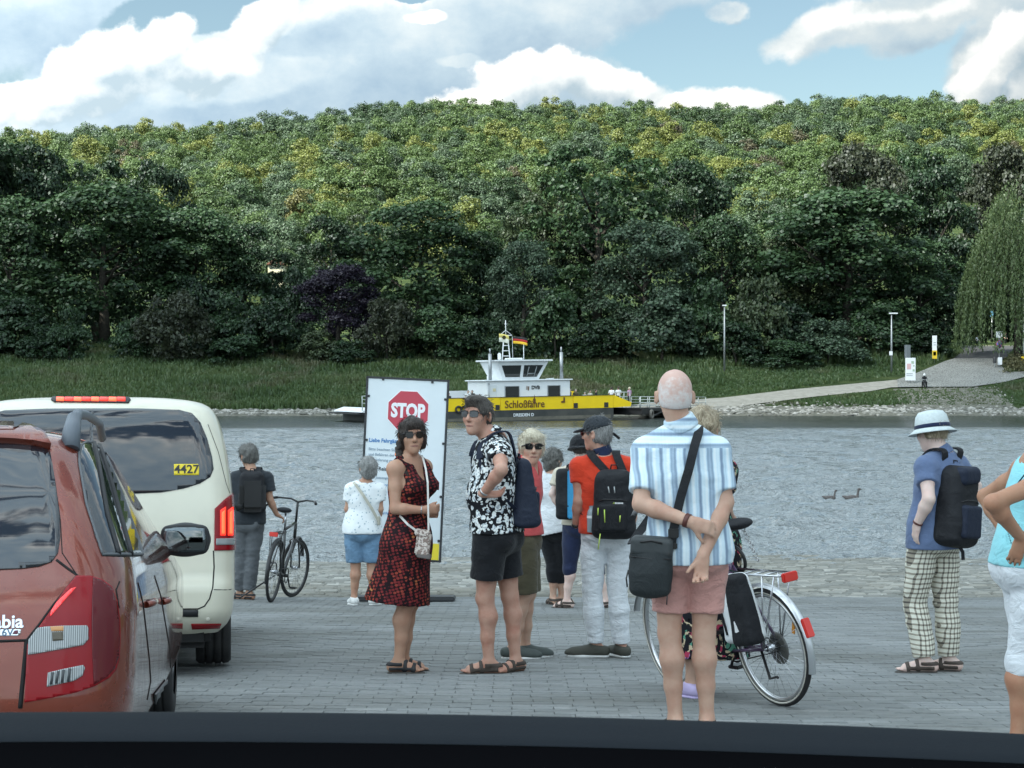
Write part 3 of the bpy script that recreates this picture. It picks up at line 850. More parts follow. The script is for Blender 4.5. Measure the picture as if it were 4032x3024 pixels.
# (kind, u, vtop, width, distance, leaf, label)
TREES = [
 ('round', -60, 290, 330, 262, 'dark', 'very dark tall tree on the far bank, cut off by the left edge'),
 ('round', 60, 318, 260, 270, 'dark', 'very dark tall tree towering behind the big green round tree on the left'),
 ('airy', 205, 335, 250, 272, 'dark', 'dark tree rising right behind the top of the big green tree on the left'),
 ('tall', 345, 352, 200, 268, 'dark', 'dark narrow tree behind the big green tree, right of its top'),
 ('round', 20, 430, 300, 238, 'mid', 'mid green round tree above the white taxi, furthest left in front row'),
 ('round', 225, 408, 400, 240, 'mid', 'biggest broad green tree on the left bank with open dark trunk base'),
 ('round', 420, 455, 260, 246, 'mid', 'green tree with sloping right side, right of the biggest tree on the left bank'),
 ('tall', 530, 490, 190, 252, 'dark', 'dark tree left of the bright gap in the bank trees'),
 ('tall', 625, 548, 130, 256, 'dark', 'small dark tree filling the bottom of the bright gap'),
 ('tall', 715, 470, 190, 258, 'dark', 'dark tree right of the bright gap above the purple tree'),
 ('airy', 800, 440, 150, 262, 'olive', 'thin olive tree rising left of the round tree in mid bank'),
 ('round', 905, 438, 340, 240, 'mid', 'large dome shaped green tree above the STOP board'),
 ('round', 1035, 505, 170, 244, 'dark', 'dark shoulder tree leaning off the right of the large dome shaped tree'),
 ('round', 730, 572, 195, 226, 'purple', 'dark purple leaved tree above the STOP board'),
 ('tall', 1130, 520, 180, 228, 'silver', 'silvery grey leaved tree behind the ferry mast'),
 ('airy', 1290, 300, 380, 242, 'mid', 'tallest open crowned tree of the bank, above the ferry'),
 ('airy', 1170, 395, 200, 250, 'olive', 'olive thin crowned tree leaning left out of the tallest bank tree'),
 ('round', 1395, 475, 250, 232, 'silver', 'grey green tree with silvery tufts in front of the tallest tree'),
 ('tall', 1252, 470, 170, 250, 'dark', 'dark tree seen through the open crown of the tallest bank tree'),
 ('tall', 1500, 352, 240, 252, 'dark', 'dark narrow topped tree right of the tallest bank tree'),
 ('round', 1560, 470, 200, 240, 'mid', 'grey green tree behind the first lamp post'),
 ('tall', 1680, 545, 170, 250, 'dark', 'low dark tree in the dip left of the big right hand trees'),
 ('round', 1860, 312, 250, 262, 'brown', 'tall brownish topped tree rising behind the big green tree on the right'),
 ('tall', 2010, 370, 230, 258, 'dark', 'dark green tree standing left of the road gap'),
 ('airy', 1990, 310, 200, 268, 'mid', 'light green thin topped tree beside the brownish topped one'),
 ('round', 1830, 415, 420, 236, 'mid', 'biggest green tree on the right bank, behind the second lamp post'),
 ('round', 1720, 490, 220, 240, 'olive', 'olive green tree forming the left flank of the biggest right hand tree'),
 ('round', 1985, 520, 210, 244, 'mid', 'green tree hanging over the left verge of the road'),
 ('round', 2165, 320, 210, 275, 'brown', 'brownish dark tree behind the weeping willow'),
 ('tall', 2260, 380, 170, 262, 'mid', 'green tree half out of view behind the weeping willow on the right edge'),
 ('round', 2120, 470, 160, 290, 'dark', 'dark tree closing the end of the road'),
 ('round', 2200, 560, 200, 300, 'dark', 'dark low tree behind the road crest by the willow'),
 ('round', 2050, 600, 160, 300, 'dark', 'dark low tree over the far end of the road'),
]
for i, (k, u, vt, wd, y, col, lab) in enumerate(TREES):
    plant(k, u, vt, wd, y, col, lab, RG)
# a second, lower row fills the bank between the trunks
SHRUBS = [
 ('bush', 30, 640, 190, 228, 'dark', 'dark shrub under the leftmost round tree'), ('bush', 150, 664, 105, 222, 'mid', 'pointed green shrub in the clearing under the biggest left tree'),
 ('bush', 95, 705, 120, 223, 'dark', 'low dark shrub left of the pointed green shrub'), ('droop', 370, 636, 190, 221, 'brown', 'broad drooping grey brown shrub on the left bank'),
 ('bush', 290, 690, 110, 222, 'mid', 'low green shrub tucked left of the drooping brown one'), ('bush', 490, 640, 150, 226, 'mid', 'tall green shrub just right of the drooping brown one'),
 ('bush', 590, 655, 150, 224, 'dark', 'dark shrub at the left foot of the purple tree'), ('bush', 520, 725, 150, 220, 'mid', 'low green shrub along the top of the left grass bank'),
 ('droop', 835, 645, 150, 221, 'brown', 'brownish drooping shrub right of the purple tree'), ('bush', 690, 715, 120, 220, 'olive', 'olive shrub at the foot of the purple tree'),
 ('bush', 760, 735, 110, 218, 'dark', 'small dark shrub under the brownish drooping shrub'), ('bush', 940, 665, 170, 222, 'mid', 'green shrub above the right top corner of the STOP board'),
 ('bush', 1040, 690, 130, 221, 'dark', 'dark shrub left of the ferry mast'), ('bush', 1200, 640, 150, 222, 'mid', 'green shrub right behind the ferry flags'),
 ('bush', 1300, 690, 160, 220, 'dark', 'dark shrub behind the right exhaust pipe of the ferry'), ('bush', 1430, 650, 190, 221, 'silver', 'silvery grey shrub between ferry and first lamp post'),
 ('bush', 1530, 610, 150, 224, 'mid', 'tall grey green shrub just left of the first lamp post'), ('bush', 1640, 600, 150, 222, 'olive', 'olive green tall shrub right of the first lamp post'),
 ('bush', 1590, 700, 140, 219, 'dark', 'low dark shrub at the foot of the first lamp post'), ('bush', 1700, 655, 150, 223, 'dark', 'dark shrub between the lamp posts'),
 ('bush', 1790, 690, 165, 220, 'silver', 'grey green shrub with pale tips left of the second lamp post'), ('bush', 1700, 735, 140, 217, 'mid', 'low light green shrub on the slope between the lamp posts'),
 ('bush', 1900, 660, 170, 226, 'mid', 'green shrub behind the second lamp post'), ('bush', 1990, 700, 130, 226, 'dark', 'dark shrub beside the tall white road sign'),
 ('bush', 2040, 650, 110, 240, 'dark', 'dark shrub at the left side of the road crest'), ('bush', 2130, 690, 120, 268, 'dark', 'dark shrub beyond the road crest'),
 ('bush', 2215, 680, 130, 266, 'dark', 'dark shrub behind the road under the willow'), ('bush', -60, 650, 170, 228, 'dark', 'dark shrub at the far left edge of the bank'),
 ('bush', 640, 590, 120, 238, 'dark', 'dark tall shrub in the bright gap, left above the purple tree'), ('bush', 1085, 600, 120, 236, 'dark', 'dark shrub between the dome shaped tree and the silvery tree'),
 ('bush', 1660, 560, 150, 238, 'dark', 'dark rounded shrub below the dip in the right hand trees'), ('bush', 420, 600, 150, 240, 'dark', 'dark shrub in the shade behind the drooping brown shrub'),
]
for s in SHRUBS:
    plant(*s[:6], s[6], 'shrubs along the top of the far bank', 'shrub', 'shrub')
# dense dark thicket behind and between the bank trees: reads as one mass
cl = []
for k in range(520):
    u = rnd.uniform(-250, 2060); y = rnd.uniform(236, 300)
    x = (u - 1106) / 3700 * y; z = float(land_z(x, y)); h = rnd.uniform(3, 11)
    cl.append((x, y, z + h * rnd.uniform(.25, .95), rnd.uniform(1.8, 3.6), rnd.uniform(1.6, 3.2)))
for k in range(200):
    u = rnd.uniform(-250, 2090); y = rnd.uniform(221, 236)
    x = (u - 1106) / 3700 * y; z = float(land_z(x, y))
    cl.append((x, y, z + rnd.uniform(.2, 1.6), rnd.uniform(1.2, 2.4), rnd.uniform(.9, 1.7)))
for k in range(170):
    u = rnd.uniform(2030, 2330); y = rnd.uniform(262, 318); x = (u - 1106) / 3700 * y; z = float(land_z(x, y)); h = rnd.uniform(3, 15)
    cl.append((x, y, z + h * rnd.uniform(.15, .95), rnd.uniform(1.8, 3.4), rnd.uniform(1.8, 3.2)))
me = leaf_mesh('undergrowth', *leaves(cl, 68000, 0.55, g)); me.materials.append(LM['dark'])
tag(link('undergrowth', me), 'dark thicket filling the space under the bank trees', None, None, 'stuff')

# weeping willow: long hanging curtains of narrow leaves
def willow():
    y = 222; u0, u1 = 2105, 2330
    x = (2200 - 1106) / 3700 * y; zb = float(land_z(x, y))
    root = empty('willow', (x, y, zb), (0, 0, 0), 'light green weeping willow hanging over the right side of the far road', 'tree', RG)
    strands = []; v_, f_, t_ = [], [], []
    W = 13.5
    for k in range(820):
        a = rnd.random() * 6.283; rr = math.sqrt(rnd.random())
        sx, sy = math.cos(a) * rr * W * .5, math.sin(a) * rr * W * .45
        top = 24 * (1 - 0.55 * rr ** 2.2) * rnd.uniform(.72, 1.0); L = rnd.uniform(4, 9.5) * (0.7 + .5 * rr)
        nl = int(L * 5.0)
        for i in range(nl):
            t = i / nl; z = top - L * t
            if z < 1.2: break
            p = np.array([sx + math.cos(a) * 1.6 * math.sqrt(t) + rnd.gauss(0, .11), sy + math.sin(a) * 1.4 * math.sqrt(t) + rnd.gauss(0, .11), z])
            w_, h_ = 0.13, rnd.uniform(.28, .5); b = rnd.random() * 6.28
            dx = np.array([math.cos(b), math.sin(b), 0]) * w_; dz = np.array([rnd.gauss(0, .1), rnd.gauss(0, .1), -h_])
            v_ += [p - dx, p + dz * .5 - dx * .2, p + dz, p + dx]; t_.append(min(1, max(0, .35 + .35 * rr + rnd.gauss(0, .15))))
    v_ = np.array(v_); f_ = np.arange(len(v_)).reshape(-1, 4)
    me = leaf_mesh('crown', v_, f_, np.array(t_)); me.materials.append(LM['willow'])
    link('crown', me, None, root)
    tm = trunk_mb(g, 17, 0.5, 5, 8).mesh('trunk'); tm.materials.append(M_bark); link('trunk', tm, None, root)
willow()

# ------------------------------------------------------------ the wooded hill
HV = []
for k in range(6):
    cl = clumps(g, 17 + k, 5.0, 9.5, 1.5, ['round', 'round', 'tall', 'round', 'dome', 'tall'][k], 0.36)
    v, f, tn = leaves(cl, 4200, 0.40, g, jitter=0.5)
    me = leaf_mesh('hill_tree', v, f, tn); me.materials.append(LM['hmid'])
    HV.append(me)
HSP = ['hmid', 'hdark', 'hgrey', 'hmid', 'hdark', 'hyellow', 'hmid', 'hgrey', 'hbrown', 'hgold', 'hmid', 'hdark', 'hyellow']
HW = {'hmid': 'green', 'hdark': 'dark green', 'hgrey': 'grey green', 'hyellow': 'yellow green', 'hbrown': 'brownish', 'hgold': 'golden'}
def hill_where(x, y, top):
    u = 1106 + 3700 * x / y
    row = 'upper hillside wood' if top < 330 else 'middle hillside wood' if top < 400 else 'lower hillside wood'
    spots = ['the taxi roof light', 'the cyclist by the taxi', 'the STOP board', 'the man in the leaf print shirt', 'the ferry wheelhouse', 'the bald man', 'the lone lamp post', 'the lamp post with plate', 'the far road']
    return row + ' above ' + spots[int(np.argmin([abs(u - c) for c in (150, 530, 870, 1040, 1150, 1450, 1600, 1900, 2150)]))]
def hill_species(x, y):
    q = vnoise(np.array([x / 26.0, y / 26.0]), 77) * 0.62 + rnd.random() * 0.38
    if q < 0.26: return 'hdark'
    if q < 0.42: return 'hgrey'
    if q < 0.63: return 'hmid'
    if q < 0.66: return 'hbrown' if rnd.random() < .3 else 'hmid'
    if q < 0.82: return 'hyellow'
    if q < 0.835 and x < 60: return 'hgold'
    return 'hmid'
pts = []
y = 398.0
while y < YR + 22:
    sp = 8.6
    x = -0.60 * y + rnd.uniform(0, sp)
    while x < 0.60 * y:
        pts.append((x + rnd.uniform(-2.6, 2.6), y + rnd.uniform(-2.8, 2.8)))
        x += sp
    y += sp * 0.95
def skyline(u):   # lower edge of what shows of the hill
    return np.interp(u, [0, 100, 420, 480, 600, 650, 700, 760, 1060, 1100, 1200, 1380, 1440, 1600, 1680, 1740, 1980, 2100, 2212], [330, 335, 430, 490, 540, 540, 470, 440, 480, 430, 330, 310, 360, 400, 540, 430, 330, 330, 330])
cand = []
for (x, y) in pts:
    z = float(land_z(x, y)); top = 825 - (z + 10 - CAMZ) / y * 3700; u = 1106 + 3700 * x / y
    s = rnd.uniform(.72, 1.4)
    if top > skyline(min(max(u, 0), 2212)) + 45 and 0 < u < 2212: continue   # wholly hidden behind the bank trees
    cand.append((x, y, z, s, hill_species(x, y), rnd.randrange(6), rnd.random() * 6.28, -30 < u < 2242, top))
cand.sort(key=lambda c: c[1])
ind = [c for c in cand if c[7] and c[8] < skyline(min(max(1106 + 3700 * c[0] / c[1], 0), 2212)) + 8][:290]
ids = set(id(c) for c in ind)
first = {}
for c in ind:
    x, y, z, s, sp, var, rz, _, _ = c
    o = link('hill_tree', HV[var], None, None, (x, y, z - .3), (0, 0, rz))
    o.scale = (s * rnd.uniform(.9, 1.15), s * rnd.uniform(.9, 1.15), s * rnd.uniform(.9, 1.2))
    o.material_slots[0].link = 'OBJECT'; o.material_slots[0].material = LM[sp]
    lb = HW[sp] + ' tree in the ' + hill_where(x, y, c[8]); tag(o, lb, 'tree', HW[sp] + ' trees in the ' + hill_where(x, y, c[8]))
rest = [c for c in cand if id(c) not in ids]
for k in range(330):      # the wood goes on along the bank to both sides of the view
    y = rnd.uniform(232, 395); x = rnd.choice((-1, 1)) * rnd.uniform(0.345, 0.75) * y
    if x > 0 and y < 262 and x < .42 * y: continue
    rest.append((x, y, float(land_z(x, y)), rnd.uniform(1.2, 1.9), rnd.choice(['hdark', 'hdark', 'hmid', 'hgrey']), rnd.randrange(6), rnd.random() * 6.28, False, 0))
# all the others: one object, instanced from the same crowns by geometry nodes
src = bpy.data.collections.new('hill_tree_kinds')
combo = []
for sp in LM:
    if not sp.startswith('h'): continue
    for var in range(6):
        me = HV[var].copy(); me.materials.clear(); me.materials.append(LM[sp])
        o = bpy.data.objects.new('%s_%d' % (sp, var), me); src.objects.link(o); combo.append((sp, var))
names = sorted('%s_%d' % c for c in combo); order = {n_: i for i, n_ in enumerate(names)}
me = bpy.data.meshes.new('hillside_forest')
me.vertices.add(len(rest)); me.vertices.foreach_set('co', np.array([(c[0], c[1], c[2] - .3) for c in rest], np.float32).ravel())
a1 = me.attributes.new('pick', 'INT', 'POINT'); a1.data.foreach_set('value', np.array([order['%s_%d' % (c[4], c[5])] for c in rest], np.int32))
a2 = me.attributes.new('size', 'FLOAT_VECTOR', 'POINT'); a2.data.foreach_set('vector', np.array([(c[3], c[3] * rnd.uniform(.9, 1.1), c[3] * rnd.uniform(.85, 1.3)) for c in rest], np.float32).ravel())
a3 = me.attributes.new('turn', 'FLOAT_VECTOR', 'POINT'); a3.data.foreach_set('vector', np.array([(0, 0, c[6]) for c in rest], np.float32).ravel())
fo = link('hillside_forest', me); tag(fo, 'dense mixed wood covering the upper hillside and the ridge', None, None, 'stuff')
ng = bpy.data.node_groups.new('forest', 'GeometryNodeTree')
ng.interface.new_socket('Geometry', in_out='INPUT', socket_type='NodeSocketGeometry')
ng.interface.new_socket('Geometry', in_out='OUTPUT', socket_type='NodeSocketGeometry')
q = ng.nodes
gi_ = q.new('NodeGroupInput'); go_ = q.new('NodeGroupOutput'); iop = q.new('GeometryNodeInstanceOnPoints')
ci = q.new('GeometryNodeCollectionInfo'); ci.inputs['Collection'].default_value = src
ci.inputs['Separate Children'].default_value = True; ci.inputs['Reset Children'].default_value = True
def attr(nm, ty):
    a = q.new('GeometryNodeInputNamedAttribute'); a.data_type = ty; a.inputs['Name'].default_value = nm
    return [o for o in a.outputs if o.enabled and o.name == 'Attribute'][0]
ng.links.new(gi_.outputs[0], iop.inputs['Points']); ng.links.new(ci.outputs[0], iop.inputs['Instance'])
iop.inputs['Pick Instance'].default_value = True
ng.links.new(attr('pick', 'INT'), iop.inputs['Instance Index'])
ng.links.new(attr('size', 'FLOAT_VECTOR'), iop.inputs['Scale'])
ng.links.new(attr('turn', 'FLOAT_VECTOR'), iop.inputs['Rotation'])
ng.links.new(iop.outputs[0], go_.inputs[0])
md = fo.modifiers.new('forest', 'NODES'); md.node_group = ng

# ------------------------------------------------------------ grass and reeds on the far bank
def in_poly(u, v, poly):
    c = False
    for i in range(len(poly)):
        (ax, ay), (bx, by) = poly[i], poly[i - 1]
        if (ay > v) != (by > v) and u < (bx - ax) * (v - ay) / (by - ay) + ax: c = not c
    return c
BARE = [[(1335, 903), (1500, 897), (1640, 877), (1770, 861), (1880, 849), (2000, 842), (2100, 842), (2180, 828), (2230, 818), (2300, 790), (2178, 802), (2168, 788), (2190, 768), (2240, 742), (2060, 742), (2068, 765), (2030, 780), (1970, 803), (1905, 815), (1700, 840), (1560, 857), (1440, 865), (1335, 878)]]
n_t = 60000
U = g.random(n_t) * 2700 - 250; Yg = 187.5 + 50 * g.random(n_t) ** 1.15
Xg = (U - 1106) / 3700 * Yg
Zg = land_z(Xg, Yg)
Vg = 825 + (CAMZ - Zg) * 3700 / Yg
shore_v = np.interp(U, [0, 470, 900, 1200, 1380, 1480, 1560, 1640, 2212], [884, 884, 883, 883, 872, 862, 866, 874, 876])
keep = Vg < shore_v
keep &= ~((U > 1940) & (U < 2170) & (Vg > 826) & (Vg < 874) & (g.random(n_t) < 0.50))       # bare stones below the road end
for i in np.nonzero(keep & (U > 1300))[0]:
    if in_poly(U[i], Vg[i], BARE[0]): keep[i] = False
Xg, Yg, Zg, U, Vg = Xg[keep], Yg[keep], Zg[keep], U[keep], Vg[keep]
n_t = len(Xg)
short = ((U > 1480) & (Vg > 832)) | ((U > 1560) & (Vg > 790)) | ((U > 2140) & (Vg > 800))
H = np.where(short, 0.22, 0.58) * (0.5 + g.random(n_t)) * (0.6 + 0.9 * vnoise(np.stack([Xg, Yg], -1) / 6.0, 9))
vs = []; tn = []
for b in range(3):
    a = g.random(n_t) * 6.283; r = g.random(n_t) * 0.45
    bx, by = Xg + np.cos(a) * r, Yg + np.sin(a) * r
    w_ = 0.10 + 0.10 * g.random(n_t); lx, ly = g.normal(size=n_t) * 0.25 * H, g.normal(size=n_t) * 0.25 * H
    e = g.random(n_t) * 3.14; dx, dy = np.cos(e) * w_, np.sin(e) * w_
    vs.append(np.stack([np.stack([bx - dx, by - dy, Zg - .05], -1), np.stack([bx + dx, by + dy, Zg - .05], -1), np.stack([bx + lx + dx * .4, by + ly + dy * .4, Zg + H], -1), np.stack([bx + lx - dx * .2, by + ly - dy * .2, Zg + H * .92], -1)], 1))
    tn.append(np.clip(0.5 * vnoise(np.stack([Xg / 9, Yg / 4], -1), 4) + 0.4 * g.random(n_t) + 0.05, 0, 1))
V = np.concatenate(vs).reshape(-1, 3); tn = np.concatenate(tn)
LM['grass'] = leaf_mat('blade_grass', (0.028, 0.056, 0.018), (0.058, 0.102, 0.034), (0.130, 0.162, 0.066), 0.3, 0.12, brown=(0.10, 0.105, 0.055))
me = leaf_mesh('tall_grass', V, np.arange(len(V)).reshape(-1, 4), tn); me.materials.append(LM['grass'])
tag(link('tall_grass', me), 'tall grass and weeds covering the slope of the far bank', None, None, 'stuff')
# dry pale grass mound at the right edge, beside the road
cl = []
for k in range(60):
    p = LP(rnd.uniform(2172, 2290), rnd.uniform(785, 808)); cl.append((p.x, p.y, p.z + rnd.uniform(.1, 1.3) * min(1, (p.x - 62) / 4 + .2), rnd.uniform(.5, .9), rnd.uniform(.5, .8)))
me = leaf_mesh('dry_grass', *leaves(cl, 5000, 0.3, g, flat=.3)); 
LM['dry'] = leaf_mat('blade_dry', (0.05, 0.052, 0.022), (0.10, 0.10, 0.045), (0.17, 0.155, 0.08))
me.materials.append(LM['dry']); tag(link('dry_grass', me), 'mound of dry yellowish grass on the right of the far road', None, None, 'stuff')

drape('stony_slope', [(1930, 842), (2010, 838), (2100, 839), (2150, 836), (2180, 870), (2190, 884), (1940, 882)], M_shore, 0.08, 1.0)
# stones on the shore and the stony slope at the road end
ico = bmesh.new(); bmesh.ops.create_icosphere(ico, subdivisions=1, radius=1.0)
iv = np.array([v.co[:] for v in ico.verts]); itri = np.array([[v.index for v in f.verts] for f in ico.faces]); ico.free()
sp = []
for k in range(5200):
    u = rnd.uniform(-200, 2500)
    if u < 1300: v = rnd.gauss(891, 3.0); v = min(max(v, 886), 899)
    else: v = rnd.gauss(888, 4.2); v = min(max(v, 879), 898)
    sp.append((u, v, rnd.uniform(.10, .34)))
for k in range(1500):
    uu = rnd.uniform(1925, 2190); sp.append((uu, min(880, max(836 + max(0, (2010 - uu) * .25), rnd.gauss(860, 12))), rnd.uniform(.06, .15)))
for k in range(160):
    sp.append((rnd.uniform(1600, 1900), rnd.uniform(868, 882), rnd.uniform(.10, .22)))
vs = []
for (u, v, s) in sp:
    p = LP(u, v); a = iv * np.array([s * rnd.uniform(.8, 1.5), s * rnd.uniform(.7, 1.2), s * rnd.uniform(.35, .75)]) * (1 + 0.18 * g.normal(size=(len(iv), 1)))
    vs.append(a + np.array([p.x, p.y, max(p.z, 0.0) + 0.03]))
V = np.concatenate(vs); F = (np.arange(len(sp))[:, None, None] * len(iv) + itri).reshape(-1, 3)
def stone_mat(n, b):
    r_ = n.new('ShaderNodeNewGeometry').outputs['Random Per Island']
    n.link(n.ramp(r_, [(0, (0.10, 0.10, 0.085)), (0.5, (0.20, 0.197, 0.175)), (1, (0.38, 0.37, 0.34))]), b.inputs['Base Color'])
me = fast_mesh('shore_stones', V, F); me.materials.append(mat('stone', rough=0.9, spec=0.2, build=stone_mat))
tag(link('shore_stones', me), 'pale stones lining the far waterline and the slope below the road', None, None, 'stuff')

# ------------------------------------------------------------ the cloud whose shade lies on the river and the near bank
def cloud():
    H_ = 900.0; k = H_ / SUN_DIR.z
    cx, cy_ = SUN_DIR.x * k, SUN_DIR.y * k
    bm = bmesh.new()
    r2 = random.Random(3)
    blobs = [(0, 95, 0, 165, 150, 60), (-150, 150, 0, 150, 120, 60), (150, 110, 5, 150, 120, 55), (-20, -20, 20, 170, 120, 60), (-230, 200, 0, 120, 110, 50), (230, 60, 0, 140, 110, 50), (0, 40, 50, 110, 90, 50), (-120, 20, 10, 130, 110, 55), (100, -20, 25, 120, 100, 50)]
    for (x, y, z, a, b, c) in blobs:
        g0 = bmesh.ops.create_icosphere(bm, subdivisions=4, radius=1.0)['verts']
        for v in g0:
            p = v.co.copy()
            s = 1 + 0.22 * (fbm(np.array([p.x * 1.7 + x, p.y * 1.7 + y, p.z * 1.7]), 4, 5) - 0.5) * 2
            v.co = Vector((p.x * a * s + x, p.y * b * s + y, p.z * c * s + z))
    me = bpy.data.meshes.new('cloud'); bm.to_mesh(me); bm.free()
    me.polygons.foreach_set('use_smooth', [True] * len(me.polygons))
    m = bpy.data.materials.new('cloud_vapour'); m.use_nodes = True; t = m.node_tree; t.nodes.clear(); n = N(t)
    d = n.new('ShaderNodeBsdfDiffuse'); d.inputs[0].default_value = (.92, .93, .94, 1)
    tl = n.new('ShaderNodeBsdfTranslucent'); tl.inputs[0].default_value = (.95, .96, .97, 1)
    mx = n.new('ShaderNodeMixShader'); mx.inputs[0].default_value = 0.55; n.link(d.outputs[0], mx.inputs[1]); n.link(tl.outputs[0], mx.inputs[2])
    tp = n.new('ShaderNodeBsdfTransparent'); m2 = n.new('ShaderNodeMixShader'); m2.inputs[0].default_value = 0.46
    n.link(mx.outputs[0], m2.inputs[1]); n.link(tp.outputs[0], m2.inputs[2])
    o = n.new('ShaderNodeOutputMaterial'); n.link(m2.outputs[0], o.inputs[0])
    tag(link('cloud', me, m, None, (cx, cy_, H_)), 'thick white cloud high behind the viewer shading the river', None, None, 'stuff')
cloud()
# ============================================================ sculpting: distance fields turned into smooth meshes
def nrm(v):
    v = np.asarray(v, float); return v / (np.linalg.norm(v) + 1e-12)
class Sculpt:
    """list of soft-blended shapes; .mesh() turns them into one smooth surface"""
    def __init__(s, h=0.01): s.h = h; s.ops = []
    def _add(s, kind, fn, lo, hi, k): s.ops.append((kind, fn, np.asarray(lo, float), np.asarray(hi, float), k)); return s
    def cone(s, a, b, ra, rb=None, k=0.02, flat=None, cut=None, op='add'):
        """rounded cone; flat=(direction, factor) squashes it; cut=(start, end) flat ends (bools)"""
        a = np.asarray(a, float); b = np.asarray(b, float); rb = ra if rb is None else rb
        R_ = max(ra, rb) * (max(1, flat[1]) if flat else 1) + 0.01
        fd = nrm(flat[0]) if flat else None; fs = flat[1] if flat else 1
        ax = nrm(b - a); L = np.linalg.norm(b - a)
        def fn(P):
            pa = P - a; ba = b - a
            if flat:
                m = 1 / fs - 1
                pa = pa + fd * (pa @ fd)[..., None] * m; ba = ba + fd * (ba @ fd) * m
            t = np.clip((pa @ ba) / (ba @ ba + 1e-12), 0, 1)
            d = np.linalg.norm(pa - t[..., None] * ba, axis=-1) - (ra + (rb - ra) * t)
            if flat: d = d * min(1, (fs + 1) / 2)
            if cut:
                tt = (P - a) @ ax
                if cut[1]: d = np.maximum(d, tt - L)
                if cut[0]: d = np.maximum(d, -tt)
            return d
        return s._add(op, fn, np.minimum(a, b) - R_, np.maximum(a, b) + R_, k)
    def chain(s, pts, rs, k=0.02, **kw):
        for i in range(len(pts) - 1): s.cone(pts[i], pts[i + 1], rs[i], rs[i + 1], k, **kw)
        return s
    def ell(s, c, r, M=None, k=0.02, op='add'):
        c = np.asarray(c, float); r = np.asarray(r, float) * np.ones(3); M = np.eye(3) if M is None else np.asarray(M, float)
        R_ = r.max() + 0.01
        def fn(P):
            q = (P - c) @ M
            k0 = np.linalg.norm(q / r, axis=-1); k1 = np.linalg.norm(q / r ** 2, axis=-1) + 1e-9
            return k0 * (k0 - 1) / k1
        return s._add(op, fn, c - R_, c + R_, k)
    def box(s, c, half, rd=0.01, M=None, k=0.01, op='add', taper=0.0):
        c = np.asarray(c, float); half = np.asarray(half, float); M = np.eye(3) if M is None else np.asarray(M, float)
        R_ = np.linalg.norm(half) + 0.01
        def fn(P):
            q = (P - c) @ M
            sc = 1 - taper * q[..., 2] / half[2]
            q = np.stack([q[..., 0] / sc, q[..., 1] / sc, q[..., 2]], -1)
            q = np.abs(q) - (half - rd)
            return np.linalg.norm(np.maximum(q, 0), axis=-1) + np.minimum(q.max(-1), 0) - rd
        return s._add(op, fn, c - R_, c + R_, k)
    def plane(s, p, n_, box=None):
        """keep only the side the normal points away from"""
        p = np.asarray(p, float); n_ = nrm(n_)
        lo, hi = box if box is not None else (-99 * np.ones(3), 99 * np.ones(3))
        return s._add('max', lambda P: (P - p) @ n_, lo, hi, 0)
    def fn(s, f): return s._add('disp', f, -99 * np.ones(3), 99 * np.ones(3), 0)
    def fold(s, fx, fy, fz, amp, seed=0, where=None):
        def f(P):
            q = P * np.array([fx, fy, fz]) + 3.0 * vnoise(P * 3.1, seed + 9)[..., None]
            v = 0.8 * vnoise(q, seed) + 0.6 * np.abs(2 * vnoise(q * np.array([.7, .7, 1.6]), seed + 3) - 1) + .35 * vnoise(q * 2.3, seed + 5)
            w_ = 1 if where is None else where(P)
            return amp * (v - 0.85) * w_
        return s.fn(f)
    def shell(s, t): return s._add('shell', t, -99 * np.ones(3), 99 * np.ones(3), 0)
    def field(s):
        adds = [o for o in s.ops if o[0] == 'add']
        lo = np.min([o[2] for o in adds], 0) - 3 * s.h; hi = np.max([o[3] for o in adds], 0) + 3 * s.h
        n_ = np.ceil((hi - lo) / s.h).astype(int) + 1
        F = np.full(n_, 0.15, np.float32)
        for kind, fn, a, b, k in s.ops:
            if kind == 'shell':
                F = np.maximum(F, -(F + fn)); continue
            pad = 0.06 + k
            i0 = np.clip(((a - pad - lo) / s.h).astype(int), 0, n_ - 1); i1 = np.clip(((b + pad - lo) / s.h).astype(int) + 2, 1, n_)
            if np.any(i1 <= i0): continue
            sl = tuple(slice(p, q) for p, q in zip(i0, i1))
            if kind in ('disp', 'max'):
                G = F[sl]; m = np.abs(G) < (0.05 if kind == 'disp' else 0.149)
                if kind == 'max': m = G < 0.1
                ix = np.argwhere(m)
                if len(ix) == 0: continue
                P = lo + (ix + i0) * s.h; v = fn(P)
                if kind == 'disp': G[m] = G[m] + v
                else: G[m] = np.maximum(G[m], v)
                continue
            P = np.stack(np.meshgrid(*[lo[j] + s.h * np.arange(i0[j], i1[j]) for j in range(3)], indexing='ij'), -1)
            d = fn(P).astype(np.float32); G = F[sl]
            if kind == 'add':
                h_ = np.maximum(k - np.abs(G - d), 0) / max(k, 1e-6)
                F[sl] = np.minimum(G, d) - h_ * h_ * k * 0.25
            else:
                d = -d; h_ = np.maximum(k - np.abs(G - d), 0) / max(k, 1e-6)
                F[sl] = np.maximum(G, d) + h_ * h_ * k * 0.25
        return F, lo
    def arrays(s, smooth=1):
        F, lo = s.field(); h = s.h
        I = F < 0
        c = [I[a:I.shape[0] - 1 + a, b:I.shape[1] - 1 + b, e:I.shape[2] - 1 + e] for a in (0, 1) for b in (0, 1) for e in (0, 1)]
        tot = sum(x.astype(np.int8) for x in c); act = (tot > 0) & (tot < 8)
        ix = np.argwhere(act); idm = np.full(act.shape, -1, np.int32); idm[act] = np.arange(len(ix))
        off = np.array([(a, b, e) for a in (0, 1) for b in (0, 1) for e in (0, 1)])
        val = np.stack([F[ix[:, 0] + o[0], ix[:, 1] + o[1], ix[:, 2] + o[2]] for o in off], 1)
